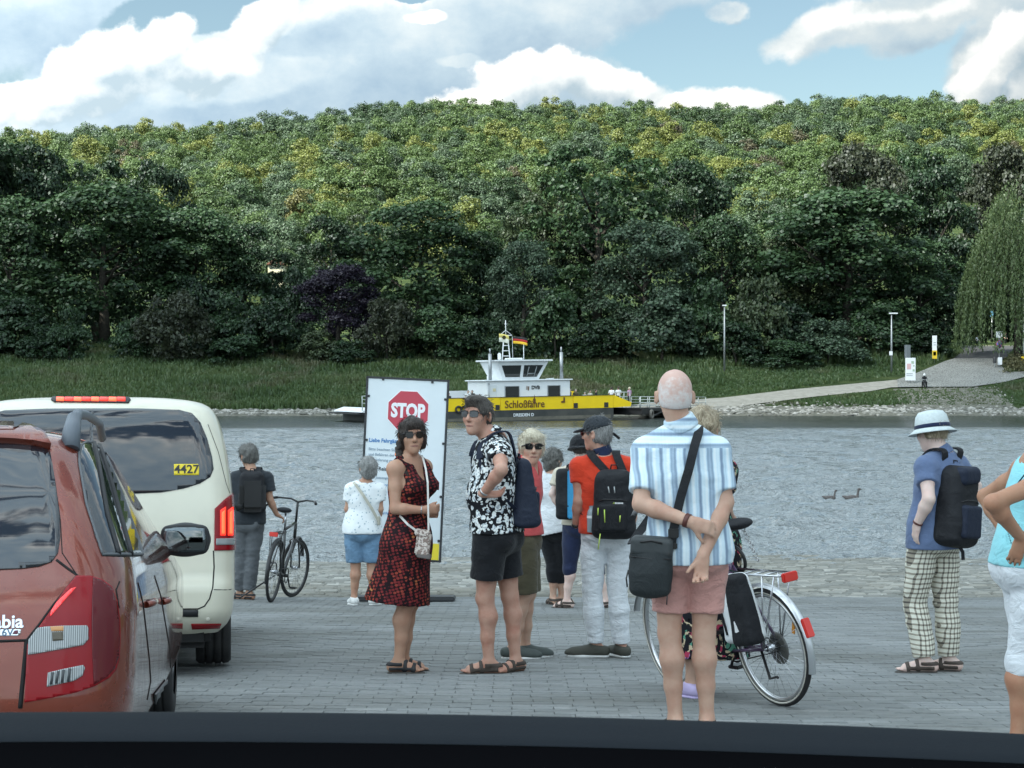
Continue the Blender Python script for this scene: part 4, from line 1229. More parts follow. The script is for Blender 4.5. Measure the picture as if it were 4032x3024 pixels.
        E = [(i, j) for i in range(8) for j in range(i + 1, 8) if np.abs(off[i] - off[j]).sum() == 1]
        acc = np.zeros((len(ix), 3)); cnt = np.zeros(len(ix))
        for i, j in E:
            a, b = val[:, i], val[:, j]; m = (a < 0) != (b < 0)
            t = np.where(m, a / np.where(np.abs(a - b) < 1e-9, 1, a - b), 0)
            acc += np.where(m[:, None], off[i] + t[:, None] * (off[j] - off[i]), 0); cnt += m
        V = lo + (ix + acc / cnt[:, None]) * h
        quads = []
        for ax in range(3):
            o1, o2 = [j for j in range(3) if j != ax]
            A = np.take(I, range(0, I.shape[ax] - 1), ax); B = np.take(I, range(1, I.shape[ax]), ax)
            e = np.argwhere(A != B)
            e = e[(e[:, o1] > 0) & (e[:, o2] > 0) & (e[:, o1] < I.shape[o1] - 1) & (e[:, o2] < I.shape[o2] - 1)]
            if len(e) == 0: continue
            fl = A[e[:, 0], e[:, 1], e[:, 2]]
            d1 = np.eye(3, dtype=int)[o1]; d2 = np.eye(3, dtype=int)[o2]
            g4 = [idm[tuple((e - q).T)] for q in (0 * d1, d1, d1 + d2, d2)]
            q = np.stack(g4, 1)
            if ax == 1: fl = ~fl
            q[fl] = q[fl][:, ::-1]
            quads.append(q[(q >= 0).all(1)])
        Q = np.concatenate(quads)[:, ::-1]
        for _ in range(smooth):
            S = np.zeros_like(V); Cn = np.zeros(len(V))
            for k in range(4):
                a, b = Q[:, k], Q[:, (k + 1) % 4]
                for j in range(3): S[:, j] += np.bincount(a, V[b, j], len(V)) + np.bincount(b, V[a, j], len(V))
                Cn += np.bincount(a, minlength=len(V)) + np.bincount(b, minlength=len(V))
            V = 0.45 * V + 0.55 * S / np.maximum(Cn, 1)[:, None]
        return V, Q
    def build(s, name, m, parent=None, smooth=1):
        V, Q = s.arrays(smooth)
        if len(Q) == 0: return None
        return link(name, fast_mesh(name, V, Q, True), m, parent)

# ------------------------------------------------------------ skin, hair, cloth
def skin_mat(name, c, red=0.5):
    def f(n, b):
        o = n.coord('Object')
        k = n.noise(o, 9, 5, 0.65)
        c2 = (c[0] * 0.84, c[1] * 0.64, c[2] * 0.60)
        n.link(n.mix(n.maprange(k, 0.38, 0.68, 0, red), c, c2), b.inputs['Base Color'])
        b.inputs['Subsurface Weight'].default_value = 0.12
        b.inputs['Subsurface Radius'].default_value = (0.012, 0.005, 0.003)
        b.inputs['Subsurface Scale'].default_value = 0.5
        bump_to(n, b, n.noise(o, 120, 3, 0.6), 0.12, 0.002)
    return mat(name, rough=0.55, spec=0.35, build=f)
def hair_mat(name, c1, c2):
    def f(n, b):
        o = n.coord('Object')
        v = n.noise(n.mapping(o, scale=(60, 60, 9)), 1.6, 5, 0.7, 1.5)
        n.link(n.mix(n.maprange(v, 0.36, 0.66), c1, c2), b.inputs['Base Color'])
        bump_to(n, b, v, 0.9, 0.01)
    return mat(name, rough=0.5, spec=0.35, build=f)
def cloth_mat(name, c, amt=0.18, bump=0.35, sheen=0.15, rough=0.85):
    def f(n, b):
        o = n.coord('Object')
        n.link(n.mix(n.maprange(n.noise(o, 7, 5, 0.6), 0.35, 0.7), c, tuple(x * (1 - amt) for x in c)), b.inputs['Base Color'])
        h = n.math('ADD', n.noise(n.mapping(o, scale=(9, 9, 16)), 1.0, 4, 0.6, 0.8), n.math('MULTIPLY', n.noise(o, 300, 2), 0.010))
        bump_to(n, b, h, min(1, bump * 1.4), 0.022)
    return mat(name, rough=rough, spec=0.2, sheen=sheen, build=f)
SKIN = {'tan': skin_mat('skin_tan', (0.46, 0.27, 0.185)), 'fair': skin_mat('skin_fair', (0.54, 0.345, 0.255)), 'pale': skin_mat('skin_pale', (0.68, 0.52, 0.46), 0.35),
        'ruddy': skin_mat('skin_ruddy', (0.50, 0.29, 0.215), 0.8), 'bronze': skin_mat('skin_bronze', (0.42, 0.225, 0.14))}
HAIR = {'brown': hair_mat('hair_brown', (0.016, 0.012, 0.010), (0.06, 0.045, 0.038)), 'greybrown': hair_mat('hair_greybrown', (0.035, 0.030, 0.028), (0.13, 0.115, 0.10)),
        'grey': hair_mat('hair_grey', (0.13, 0.13, 0.125), (0.36, 0.36, 0.35)), 'darkgrey': hair_mat('hair_darkgrey', (0.05, 0.05, 0.046), (0.20, 0.195, 0.18)),
        'blond': hair_mat('hair_blond', (0.42, 0.36, 0.25), (0.74, 0.68, 0.54)), 'sandy': hair_mat('hair_sandy', (0.20, 0.15, 0.09), (0.55, 0.46, 0.33)),
        'white': hair_mat('hair_white', (0.40, 0.39, 0.37), (0.66, 0.65, 0.62)), 'stubble': None}
M_black = mat('black_plastic', (0.012, 0.012, 0.013), 0.35)
M_lens = mat('dark_lens', (0.006, 0.006, 0.007), 0.08, spec=0.7)
M_lip = mat('lips', (0.36, 0.17, 0.13), 0.5)

def rot_frame(yaw, pitch=0, roll=0):
    """columns: right, forward, up; yaw 0 faces away from the viewer, 180 towards, -90 to the left"""
    a = R(yaw)
    M = Matrix.Rotation(-a, 3, 'Z') @ Matrix.Rotation(R(pitch), 3, 'X') @ Matrix.Rotation(R(roll), 3, 'Y')
    return np.array(M)

class Person:
    def __init__(s, label, feet, p, h=0.0085, skin='fair', sex='m', bulk=1.0, top=None):
        """feet: source pixel of the standing point; p: source pixels per metre there"""
        s.Y = FS / p; s.u0, s.v0 = feet
        w_ = px(feet[0], feet[1], s.Y); s.root = Vector((w_.x, s.Y, near_z(s.Y)))
        s.e = empty('person', s.root, (0, 0, 0), label, 'person'); s.h = h; s.skin = SKIN[skin]; s.sex = sex; s.b = bulk
        s.body = Sculpt(h)
    def L(s, u, v, d=0.0):
        return np.array(px(u, v, s.Y + d) - s.root)
    def head(s, u, v, d=0, yaw=0, pitch=0, roll=0, size=1.0, ears=True, face=True):
        c = s.L(u, v, d); M = rot_frame(yaw, pitch, roll); s.hc, s.hM, s.hs = c, M, size
        def T(x, y, z): return c + M @ (np.array([x, y, z]) * size)
        s.T = T; B = s.body; z = size
        B.ell(T(0, -.012, .025), np.array([.076, .095, .092]) * z, M)
        B.ell(T(0, .026, -.040), np.array([.058, .062, .076]) * z, M, 0.03)
        if face:
            B.ell(T(0, .064, -.095), .025 * z, None, 0.035)
            for q in (-1, 1): B.ell(T(q * .036, .058, -.022), .027 * z, None, 0.025)
            B.cone(T(-.034, .076, .030), T(.034, .076, .030), .012 * z, k=0.02)
            for q in (-1, 1): B.ell(T(q * .031, .098, .010), .013 * z, None, 0.015, 'sub')
            B.cone(T(0, .086, .018), T(0, .110, -.026), .0085 * z, .0125 * z, k=0.010)
            for q in (-1, 1): B.ell(T(q * .011, .094, -.031), .009 * z, None, 0.008)
            B.cone(T(-.020, .079, -.058), T(.020, .079, -.058), .0085 * z, k=0.014)
            B.cone(T(-.016, .077, -.071), T(.016, .077, -.071), .009 * z, k=0.014)
            B.cone(T(-.024, .094, -.0635), T(.024, .094, -.0635), .0022, k=0.004, op='sub')
        if ears:
            for q in (-1, 1):
                B.ell(T(q * .085, -.010, -.006), np.array([.011, .021, .034]) * z, M @ np.array(Matrix.Rotation(R(-30 * q), 3, 'Z')), 0.008)
                B.ell(T(q * .088, -.002, -.004), np.array([.006, .010, .018]) * z, M, 0.006, 'sub')
    def torso(s, sh, hip, yaw_sh=0, yaw_hip=None, wsh=None, whip=None, shd=0, hipd=0, neck=None, tilt=0.0, belly=0.0, bust=0.0, chest=1.0, nbz=None):
        """sh / hip: source pixels of the mid shoulder and mid hip points"""
        m = s.sex == 'm'; b = s.b
        wsh = wsh or (0.335 if m else 0.29); whip = whip or (0.175 if m else 0.185)
        yaw_hip = yaw_sh if yaw_hip is None else yaw_hip
        C = s.L(*sh, shd); H = s.L(*hip, hipd)
        def rr(a): return np.array([math.cos(R(a)), -math.sin(R(a)), 0.0])
        def ff(a): return np.array([math.sin(R(a)), math.cos(R(a)), 0.0])
        s.rS, s.fS, s.rH, s.fH = rr(yaw_sh), ff(yaw_sh), rr(yaw_hip), ff(yaw_hip)
        tl = np.array([0, 0, tilt])
        s.sh = {'L': C - s.rS * wsh / 2 - tl, 'R': C + s.rS * wsh / 2 + tl}
        s.hp = {'L': H - s.rH * whip / 2, 'R': H + s.rH * whip / 2}
        s.C, s.H = C, H; s.W = C * 0.42 + H * 0.58 + np.array([0, 0, 0.03])
        nb = C + np.array([0, 0, nbz or (0.082 if m else .062)]) - s.fS * 0.010; s.nb = nb
        nt = s.T(0, -.022, -.068)
        B = s.body
        B.cone(nb, nt, (.060 if m else .049) * (1 + .3 * (b - 1)), (.055 if m else .046), k=0.03)
        for q in 'LR':
            B.cone(nb - np.array([0, 0, .030]), s.sh[q] + np.array([0, 0, .010]), .052 * b, .048 * b, k=0.05)
            B.ell(s.sh[q], .060 * b if m else .051 * b, None, 0.03)
        s.tor = []
        rib = C * 0.72 + H * 0.28
        tz = [(C - np.array([0, 0, .045]), (.150 if m else .130) * b * chest, .66), (rib, (.158 if m else .136) * b * chest, .72),
              (s.W + s.fS * belly * .3, (.142 if m else .118) * b + belly * .3, .76), (H + np.array([0, 0, .02]), (.158 if m else .162) * b, .72)]
        s.tz = tz
        for i in range(3):
            s.tor.append((tz[i][0], tz[i + 1][0], tz[i][1], tz[i + 1][1], (s.fS if i < 2 else s.fH, (tz[i][2] + tz[i + 1][2]) / 2)))
        for a, c, ra, rb, fl in s.tor: B.cone(a, c, ra, rb, k=0.05, flat=fl)
        s.extra = []
        if belly: s.extra.append((s.W + s.fS * belly - np.array([0, 0, .01]), .105 * b))
        if bust:
            for q in (-1, 1): s.extra.append((C * .76 + H * .24 + s.fS * (.075 + bust) + s.rS * q * .065, .058))
        if not m or True:
            for q in (-1, 1): s.extra.append((H - s.fH * .055 + s.rH * q * .07 - np.array([0, 0, .03]), .088 * b))
        for c, r_ in s.extra: B.ell(c, r_, None, 0.05)
    def arm(s, q, el, wr, eld=0, wrd=0, hand=None, skip_hand=False, th=1.0):
        """q 'L'/'R'; el, wr source pixels with depth offsets"""
        m = s.sex == 'm'; k = (1.0 if m else 0.86) * th
        E = s.L(*el, eld); W = s.L(*wr, wrd); S = s.sh[q]
        setattr(s, 'el' + q, E); setattr(s, 'wr' + q, W)
        B = s.body
        mid = S * .55 + E * .45
        B.chain([S, mid, E], [.052 * k, .046 * k, .039 * k], 0.02)
        d = nrm(W - E); mm = E + (W - E) * .3
        B.chain([E, mm, W], [.039 * k, .041 * k, .0265 * k], 0.02)
        if hand and not skip_hand: s.hand(q, W, **hand)
    def hand(s, q, W, dir, palm, curl=25, spread=6, size=1.0, thumb=35, thumbcurl=15):
        """dir: way the hand points; palm: way the palm faces"""
        z = size * (1.0 if s.sex == 'm' else 0.9); B = s.body
        d = nrm(dir); n_ = np.asarray(palm, float); n_ = nrm(n_ - d * (n_ @ d)); sd = np.cross(d, n_)
        # thumb side: right hand, palm facing n, pointing d -> thumb on d x n side
        sd = sd if q == 'R' else -sd
        B.cone(W - d * .01, W + d * .03 * z, .027 * z, .030 * z, k=0.012, flat=(n_, 0.72))
        for o_ in (-.024, -.008, .008, .024):
            B.cone(W + d * .022 * z + sd * o_ * z * .75, W + d * .082 * z + sd * o_ * z, .0135 * z, .0115 * z, k=0.012)
        for i, (o_, ln) in enumerate(((.026, .070), (.009, .078), (-.009, .073), (-.026, .058))):
            p = W + d * .082 * z + sd * o_ * z; a = R(curl * (0.75 + .12 * i)); dd = nrm(d + sd * math.sin(R(spread)) * (1.5 - i) * .6)
            rr_ = .0094 * z
            for j, fr in enumerate((.46, .31, .23)):
                aj = a * (j + .6)
                v = dd * math.cos(aj) + n_ * math.sin(aj)
                e = p + v * ln * fr * z * 1.05
                B.cone(p, e, rr_, rr_ * .9, k=0.003); p = e; rr_ *= .9
        a = R(thumb); p = W + d * .022 * z + sd * .020 * z
        v = nrm(d * math.cos(a) + sd * math.sin(a) + n_ * .25); e = p + v * .045 * z
        B.cone(p, e, .0145 * z, .0115 * z, k=0.012)
        v2 = nrm(v + d * math.sin(R(thumbcurl)) + n_ * .15); B.cone(e, e + v2 * .034 * z, .0108 * z, .0088 * z, k=0.004)
    def leg(s, q, kn, an, knd=0, and_=0, foot=None, k=1.0, calf=1.0, bare=True, fl=0.255):
        """foot: yaw the toes point to"""
        m = s.sex == 'm'
        K = s.L(*kn, knd); A = s.L(*an, and_); Hh = s.hp[q]
        gz = near_z(s.Y + A[1]) - s.root.z
        A = np.array([A[0], A[1], gz + 0.085]) if foot is not None else A
        setattr(s, 'kn' + q, K); setattr(s, 'an' + q, A)
        B = s.body; b = s.b
        B.chain([Hh, Hh * .5 + K * .5, K], [.086 * b * k, .074 * b * k, .053 * k], 0.03)
        d = nrm(A - K); fwd = s.fH if foot is None else np.array([math.sin(R(foot)), math.cos(R(foot)), 0])
        back = -nrm(fwd - d * (fwd @ d))
        cm = K + (A - K) * .30 + back * .014
        B.chain([K, cm, K + (A - K) * .62, A], [.051 * k, .056 * k * calf, .041 * k, .0335 * k], 0.025)
        B.ell(K - back * .022, .032 * k, None, 0.03)
        if foot is not None:
            s.foot(q, A, foot, gz, fl)
    def foot(s, q, A, yaw, gz, fl=0.255):
        f = np.array([math.sin(R(yaw)), math.cos(R(yaw)), -0.0703 * math.cos(R(yaw))]); r_ = np.array([math.cos(R(yaw)), -math.sin(R(yaw)), 0])
        z = fl / .255; h0 = np.array([A[0], A[1], gz]) + np.array([0, 0, .028])
        heel = h0 - f * .052 * z + np.array([0, 0, .012]); ball_ = h0 + f * .115 * z; toe = h0 + f * .165 * z
        s.ft = getattr(s, 'ft', {}); s.ft[q] = (f, r_, heel, ball_, toe, h0, z)
        B = s.body
        B.cone(A, heel, .034 * z, .030 * z, k=0.02); B.cone(A - np.array([0, 0, .02]) + f * .01, ball_ + np.array([0, 0, .008]), .033 * z, .022 * z, k=0.02)
        B.cone(heel, ball_, .027 * z, .027 * z, k=0.02)
        B.cone(ball_ - r_ * .018, ball_ + r_ * .018, .021 * z, k=0.015)
        for i in range(5):
            o_ = (-.026 + .013 * i) * (1 if q == 'L' else -1) * -1
            ln = (.052, .050, .045, .038, .030)[i] * z
            B.cone(ball_ + r_ * o_, ball_ + r_ * o_ * 1.05 + f * ln - np.array([0, 0, .006]), .0115 * z if i == 0 else .009 * z, .009 * z if i == 0 else .0075 * z, k=0.003)
    def finish(s):
        s.bo = s.body.build('body', s.skin, s.e, 1); return s.bo
    # ---- footwear
    def sandal(s, q, msole, mstrap, bands=(-.045, .045, .105), hgt=0.024):
        f, r_, heel, ball_, toe, h0, z = s.ft[q]; S = Sculpt(min(s.h, .0075))
        b0 = h0 - np.array([0, 0, .026])
        up = nrm(np.cross(r_, f)); 
        S.cone(b0 - f * .045 * z, b0 + f * .10 * z, .036 * z, .046 * z, k=.01, flat=(up, .30)); S.cone(b0 + f * .10 * z, b0 + f * .145 * z, .046 * z, .040 * z, k=.02, flat=(up, .30))
        S.build('sole', msole, s.e, 1)
        S = Sculpt(min(s.h, .0075)); A = getattr(s, 'an' + q)
        e = .0065
        S.cone(A, heel, .034 * z + e, .030 * z + e, k=0.02); S.cone(A - np.array([0, 0, .02]) + f * .01, ball_ + np.array([0, 0, .008]), .033 * z + e, .022 * z + e, k=0.02)
        S.cone(heel, ball_, .027 * z + e, .027 * z + e, k=0.02); S.cone(ball_ - r_ * .018, ball_ + r_ * .018, .021 * z + e, k=0.015)
        def mask(P):
            t = (P - h0) @ f; zz = P[:, 2] - h0[2]; m = np.full(len(P), 1.0)
            for i, c in enumerate(bands):
                wv = .0125
                if c < 0: dd = np.maximum(np.abs(zz - .035 - 0) - .012, t - .03)      # strap round the heel
                else: dd = np.abs(t - c * z - .12 * zz) - wv
                m = np.minimum(m, dd)
            side = np.maximum(np.abs((zz - .004)) - .010, .0)                          # band joining the straps low at the sides
            m = np.minimum(m, np.maximum(side - .002, np.abs(t - .03) - .09))
            return np.maximum(m, zz - .062)
        S._add('max', mask, -9 * np.ones(3), 9 * np.ones(3), 0)
        S.shell(.012)
        S.build('strap', mstrap, s.e, 0)
    def shoe(s, q, mup, msole, low=True):
        f, r_, heel, ball_, toe, h0, z = s.ft[q]; A = getattr(s, 'an' + q); S = Sculpt(min(s.h, .0075)); e = .009
        up = nrm(np.cross(r_, f)); b0 = h0 - np.array([0, 0, .020])
        S.cone(A + np.array([0, 0, -.02]), heel + np.array([0, 0, .01]), .038 * z + e, .034 * z + e, k=.02)
        S.cone(A - np.array([0, 0, .03]) + f * .015, ball_ + np.array([0, 0, .004]), .034 * z + e, .026 * z + e, k=.02)
        S.cone(heel, ball_ + f * .03 * z, .030 * z + e, .034 * z + e, k=.02); S.cone(ball_, toe + f * .012 * z, .034 * z + e, .026 * z + e, k=.02, flat=(up, .8))
        S.plane(h0 + np.array([0, 0, .066]), (-.2 * f[0], -.2 * f[1], 1)); S.plane(h0 - np.array([0, 0, .010]), (0, 0, -1))
        S.build('shoe', mup, s.e, 1)
        S = Sculpt(min(s.h, .0075))
        S.cone(b0 - f * .052 * z, b0 + f * .10 * z, .041 * z, .050 * z, k=.01, flat=(up, .36)); S.cone(b0 + f * .10 * z, b0 + f * .165 * z, .050 * z, .038 * z, k=.02, flat=(up, .36))
        S.build('sole', msole, s.e, 1)
    # ---- clothes
    def top(s, m, hem, ease=.018, sleeve=.55, flare=.010, name='shirt', neck=.066, vneck=0.0, folds=(9, 9, 16, .010), hemw=0.0, sl_e=.022, sleeveless=False, collar=False, tank=0.0, hemtilt=(0, 0), arms='LR', hemflat=None, skirt=()):
        """hem: local z of the lower edge"""
        S = Sculpt(s.h); b = s.b
        for i, (a, c, ra, rb, fl) in enumerate(s.tor): S.cone(a, c, ra + ease, rb + ease + (flare if i == 2 else 0), k=.06, flat=fl)
        for c, r_ in s.extra: S.ell(c, r_ + ease * .9, None, .05)
        Hh = s.H.copy(); Hh[2] = min(hem - .03, Hh[2] - .04)
        w_ = (.158 if s.sex == 'm' else .162) * b + ease + flare + hemw
        S.cone(s.H + np.array([0, 0, .04]), Hh, w_ - flare * .3, w_ + hemw, k=.05, flat=(s.fH, hemflat or .76))
        for (c0, r0, c1, r1) in skirt: S.cone(c0, c1, r0, r1, k=.07, flat=(s.fH, .8))
        for q in 'LR':
            S.cone(s.nb - np.array([0, 0, .028]), s.sh[q] * (1 - tank) + s.nb * tank + np.array([0, 0, .010]), .046 * b + ease * .5, (.052 * b + ease * .55) * (1 - .4 * bool(tank)), k=.05)
            if sleeveless: continue
            if q not in arms: continue
            S_, E = s.sh[q], getattr(s, 'el' + q); t = sleeve
            e_ = S_ + (E - S_) * t
            S.cone(S_ + nrm(S_ - E) * -.01, e_, .054 * b * (1 if s.sex == 'm' else .87) + ease, .050 * (1 if s.sex == 'm' else .84) + sl_e + .006, k=.035, cut=(False, True))
            if sleeve > 1.01:
                pass
        if folds: S.fold(*folds, seed=int(abs(s.u0)) % 50)
        S.shell(max(.014, 1.75 * s.h))
        if tank:
            for q, sg in (('L', -1), ('R', 1)):
                S.ell(s.sh[q] + s.rS * sg * .035 - np.array([0, 0, .05]), np.array([.062, .13, .115]), rot_frame(math.degrees(math.atan2(s.fS[0], s.fS[1]))), .01, 'sub')
        nt = s.nb + (s.T(0, -.022, -.068) - s.nb) * 1.6
        S.cone(s.nb + (nt - s.nb) * -.02, nt, neck, neck + .02, k=.006, op='sub')
        if vneck: S.cone(s.nb + s.fS * .06 + np.array([0, 0, .03]), s.nb + s.fS * (.12) - np.array([0, 0, vneck]), .058, .012, k=.01, op='sub')
        S.plane((0, 0, hem), (hemtilt[0], hemtilt[1], -1))
        o = S.build(name, m, s.e, 1)
        if collar:
            K = Sculpt(min(s.h, .008)); up = nrm(nt - s.nb)
            K.cone(s.nb + up * .0, s.nb + up * .052, neck + .016, neck + .004, k=.01, cut=(False, True)); K.shell(.011)
            K.cone(s.nb + s.fS * .06 - up * .03, s.nb + s.fS * .10 + up * .08, .032, .05, k=.004, op='sub')
            K.plane(s.nb - up * .015, -up)
            K.build('collar', m, s.e, 1)
        return o
    def pants(s, m, top, cuts, ease=.016, name='trousers', folds=(8, 8, 18, .010), wide=(.0, .0), cutr=None, loose=0.0):
        """top: local z of the waist; cuts: {'L': t, 'R': t} t<=1 along the thigh, 1..2 along the shin"""
        S = Sculpt(s.h); b = s.b; m_ = s.sex == 'm'
        S.cone(s.W - np.array([0, 0, .04]), s.H, (.140 if m_ else .122) * b + ease, (.158 if m_ else .162) * b + ease, k=.05, flat=(s.fH, .76))
        for c, r_ in s.extra[-2:]: S.ell(c, r_ + ease * .8, None, .05)
        for q in 'LR':
            t = cuts[q]; Hh, K, A = s.hp[q], getattr(s, 'kn' + q), getattr(s, 'an' + q)
            if t <= 1:
                e_ = Hh + (K - Hh) * t
                S.chain([Hh, Hh * .55 + e_ * .45], [.088 * b + ease, .082 * b + ease + wide[0] * .5], .008)
                S.cone(Hh * .55 + e_ * .45, e_, .082 * b + ease + wide[0] * .5, (.088 - .026 * t) * b + ease + wide[0], k=.008, cut=(False, True))
            else:
                e_ = K + (A - K) * (t - 1)
                S.chain([Hh, Hh * .5 + K * .5, K], [.088 * b + ease, .076 * b + ease + loose * .5, .058 + ease + loose * .6], .008)
                back = -s.fH
                S.cone(K, K + (e_ - K) * .4 + back * .008, .058 + ease + loose * .6, .058 + ease + loose, k=.008)
                S.cone(K + (e_ - K) * .4 + back * .008, e_, .058 + ease + loose, (cutr or .048) + ease * .6 + wide[1], k=.008, cut=(False, True))
        if folds: S.fold(*folds, seed=int(abs(s.v0)) % 50 + 3)
        S.shell(max(.014, 1.75 * s.h))
        S.plane((0, 0, top), (0, 0, 1))
        return S.build(name, m, s.e, 1)
    # ---- hair
    def hair(s, m, thick=.014, line=.05, low=-.05, extra=(), rough=.006, face=(.070, .080, .098), facec=(0, .088, -.042), sides=True, name='hair', freq=60, over=None, short=False):
        S = Sculpt(min(s.h, .0085)); M = s.hM; z = s.hs; T = s.T
        S.ell(T(0, -.014, .027), (np.array([.076, .095, .092]) + thick) * z, M)
        S.ell(T(0, -.040, -.025), (np.array([.068, .060, .065]) + thick * (.2 if short else .7)) * z, M, .03)
        for ex in extra:
            if ex[0] == 'e': S.ell(T(*ex[1]), np.array(ex[2]) * z, M, .03)
            else: S.cone(T(*ex[1]), T(*ex[2]), ex[3] * z, ex[4] * z, k=.02)
        S.ell(T(*facec), np.array(face) * z, M, .012, 'sub')
        if sides:
            for q in (-1, 1): S.ell(T(q * .090, .014 if not short else .006, -.020), np.array([.032, .036 if not short else .040, .038]) * z, M, .008, 'sub')
        S.plane(T(0, 0, low), M @ np.array([0, .25, -1]))
        Mi = M.T; c = s.hc
        S.fn(lambda P: rough * (2 * vnoise(((P - c) @ M) * np.array([freq, freq, freq * .25]) + 20, 5) - 1) + rough * 1.2 * (2 * vnoise(((P - c) @ M) * 28 + 7, 6) - 1))
        V, Q = S.arrays(1)
        # loose strands standing off the surface
        g2 = np.random.default_rng(int(abs(s.u0))); n_ = int(len(V) * .16) if rough > .001 else 0
        k = g2.integers(0, len(V), max(n_, 1)); p = V[k]; nn = p - c; nn /= np.linalg.norm(nn, axis=1)[:, None]
        dn = np.array([0, 0, -1.0]) - nn * (nn @ np.array([0, 0, -1.0]))[:, None] + g2.normal(size=p.shape) * .22
        dn /= np.linalg.norm(dn, axis=1)[:, None]; L = (.018 + .03 * g2.random(len(k)))[:, None]; w_ = np.cross(nn, dn) * .0012
        a = p - nn * .002; b = p + dn * L * .6 + nn * .004; e = p + dn * L + nn * (.001 + rough * .35)
        if n_: Q = np.concatenate([Q, len(V) + np.arange(4 * n_).reshape(-1, 4)]); V = np.concatenate([V, np.stack([a - w_, a + w_, b + w_, e], 1).reshape(-1, 3)])
        return link(name, fast_mesh(name, V, Q, True), m, s.e)
    def glasses(s, tilt=0, w_=.034, round_=False):
        m = MB(); T = s.T; M = Matrix(s.hM.tolist())
        for q in (-1, 1):
            pts = []
            for i in range(14):
                a = 2 * math.pi * i / 14; e_ = 2.0 if round_ else 3.4
                cx_, cz_ = abs(math.cos(a)) ** (2 / e_) * math.copysign(1, math.cos(a)), abs(math.sin(a)) ** (2 / e_) * math.copysign(1, math.sin(a))
                pts.append((q * .034 + cx_ * .027, .008 + cz_ * (.023 if round_ else .020) * (1.0 if cz_ > 0 else .95)))
            pts_ = pts if q > 0 else pts
            vs = [T(x, .103 - abs(x) * .26 - .002 * 0, z_) for x, z_ in pts] + [T(x, .098 - abs(x) * .26, z_) for x, z_ in pts]
            k = 14
            m.add(vs, [tuple(range(k)), tuple(range(2 * k - 1, k - 1, -1))] + [(i, i + k, (i + 1) % k + k, (i + 1) % k) for i in range(k)])
        lens = m.build('sunglasses', M_lens, s.e)
        m = MB()
        m.tube([T(-.012, .104, .014), T(0, .107, .017), T(.012, .104, .014)], .003, 6)
        for q in (-1, 1):
            m.tube([T(q * .062, .086, .018), T(q * .079, .055, .012), T(q * .086, -.015, .008)], [.0045, .004, .003], 6)
            m.tube([T(q * .010, .102, .026), T(q * .034, .096, .030), T(q * .061, .088, .026)], [.003, .004, .004], 6)
        m.build('frame', M_black, lens)
    def surf(s, p, d):
        """point and normal of the body hit from p along d (nearest point if missed)"""
        if not hasattr(s, 'bvh'):
            me = s.bo.data; s.bvh = BVHTree.FromPolygons([v.co[:] for v in me.vertices], [tuple(f.vertices) for f in me.polygons])
        h, n_, _, _ = s.bvh.ray_cast(Vector(p), Vector(d).normalized(), .4) if d is not None else (None,) * 4
        if h is None: h, n_, _, _ = s.bvh.find_nearest(Vector(p))
        return np.array(h), np.array(n_)
    def lips(s, wd=.026):
        m = MB(); f = -s.hM[:, 1]
        for zc, r_, cv in ((-.0605, .0030, .0022), (-.0675, .0036, -.0018)):
            pts = []
            for i in range(9):
                x = wd * (i / 4 - 1); h, _ = s.surf(s.T(x, .22, zc - cv * (x / wd) ** 2 * 1.4), f); pts.append(h - f * .0002)
            m.tube(pts, [r_ * max(.25, 1 - (i / 4 - 1) ** 2) for i in range(9)], 6)
        m.build('lips', M_lip, s.e)
        m = MB(); pts = [s.surf(s.T(wd * 1.05 * (i / 4 - 1), .22, -.0640 - .001 * abs(i / 4 - 1)), f)[0] - f * .0012 for i in range(9)]
        m.tube(pts, [.0013] * 9, 5); m.build('mouth_line', mat('mouth_line', (.10, .03, .025), .7), s.e)
        m = MB()
        for q in (-1, 1): m.ball(s.surf(s.T(q * .006, .15, -.062 + .022), f)[0] + np.array([0, 0, -.001]), .0032, 6, 5)
        m.build('nostril', mat('mouth_line', (.10, .03, .025), .7), s.e)
    def strap_on(s, name, m, offs, wd=.045):
        for sg in (-1, 1):
            pts = []
            for (x, y, z) in offs:
                p = s.C + s.rS * x * sg + s.fS * y + np.array([0, 0, z]); h, n_ = s.surf(p, None); pts.append((h + n_ * .006, n_))
            k = len(pts); b = MB(); b.ribbon([p for p, _ in pts], wd, .010, s.rS); b.build(name, m, s.e)
    def band(s, c, d, r_, w_, m, name, t=.004):
        """ring round a limb at c along d"""
        c = np.asarray(c); d = nrm(d); q = Vector(d).to_track_quat('Z', 'Y').to_matrix()
        b = MB(); b.lathe([(r_, -w_ / 2), (r_ + t, -w_ / 2), (r_ + t, w_ / 2), (r_, w_ / 2)], 18, c, q)
        return b.build(name, m, s.e)
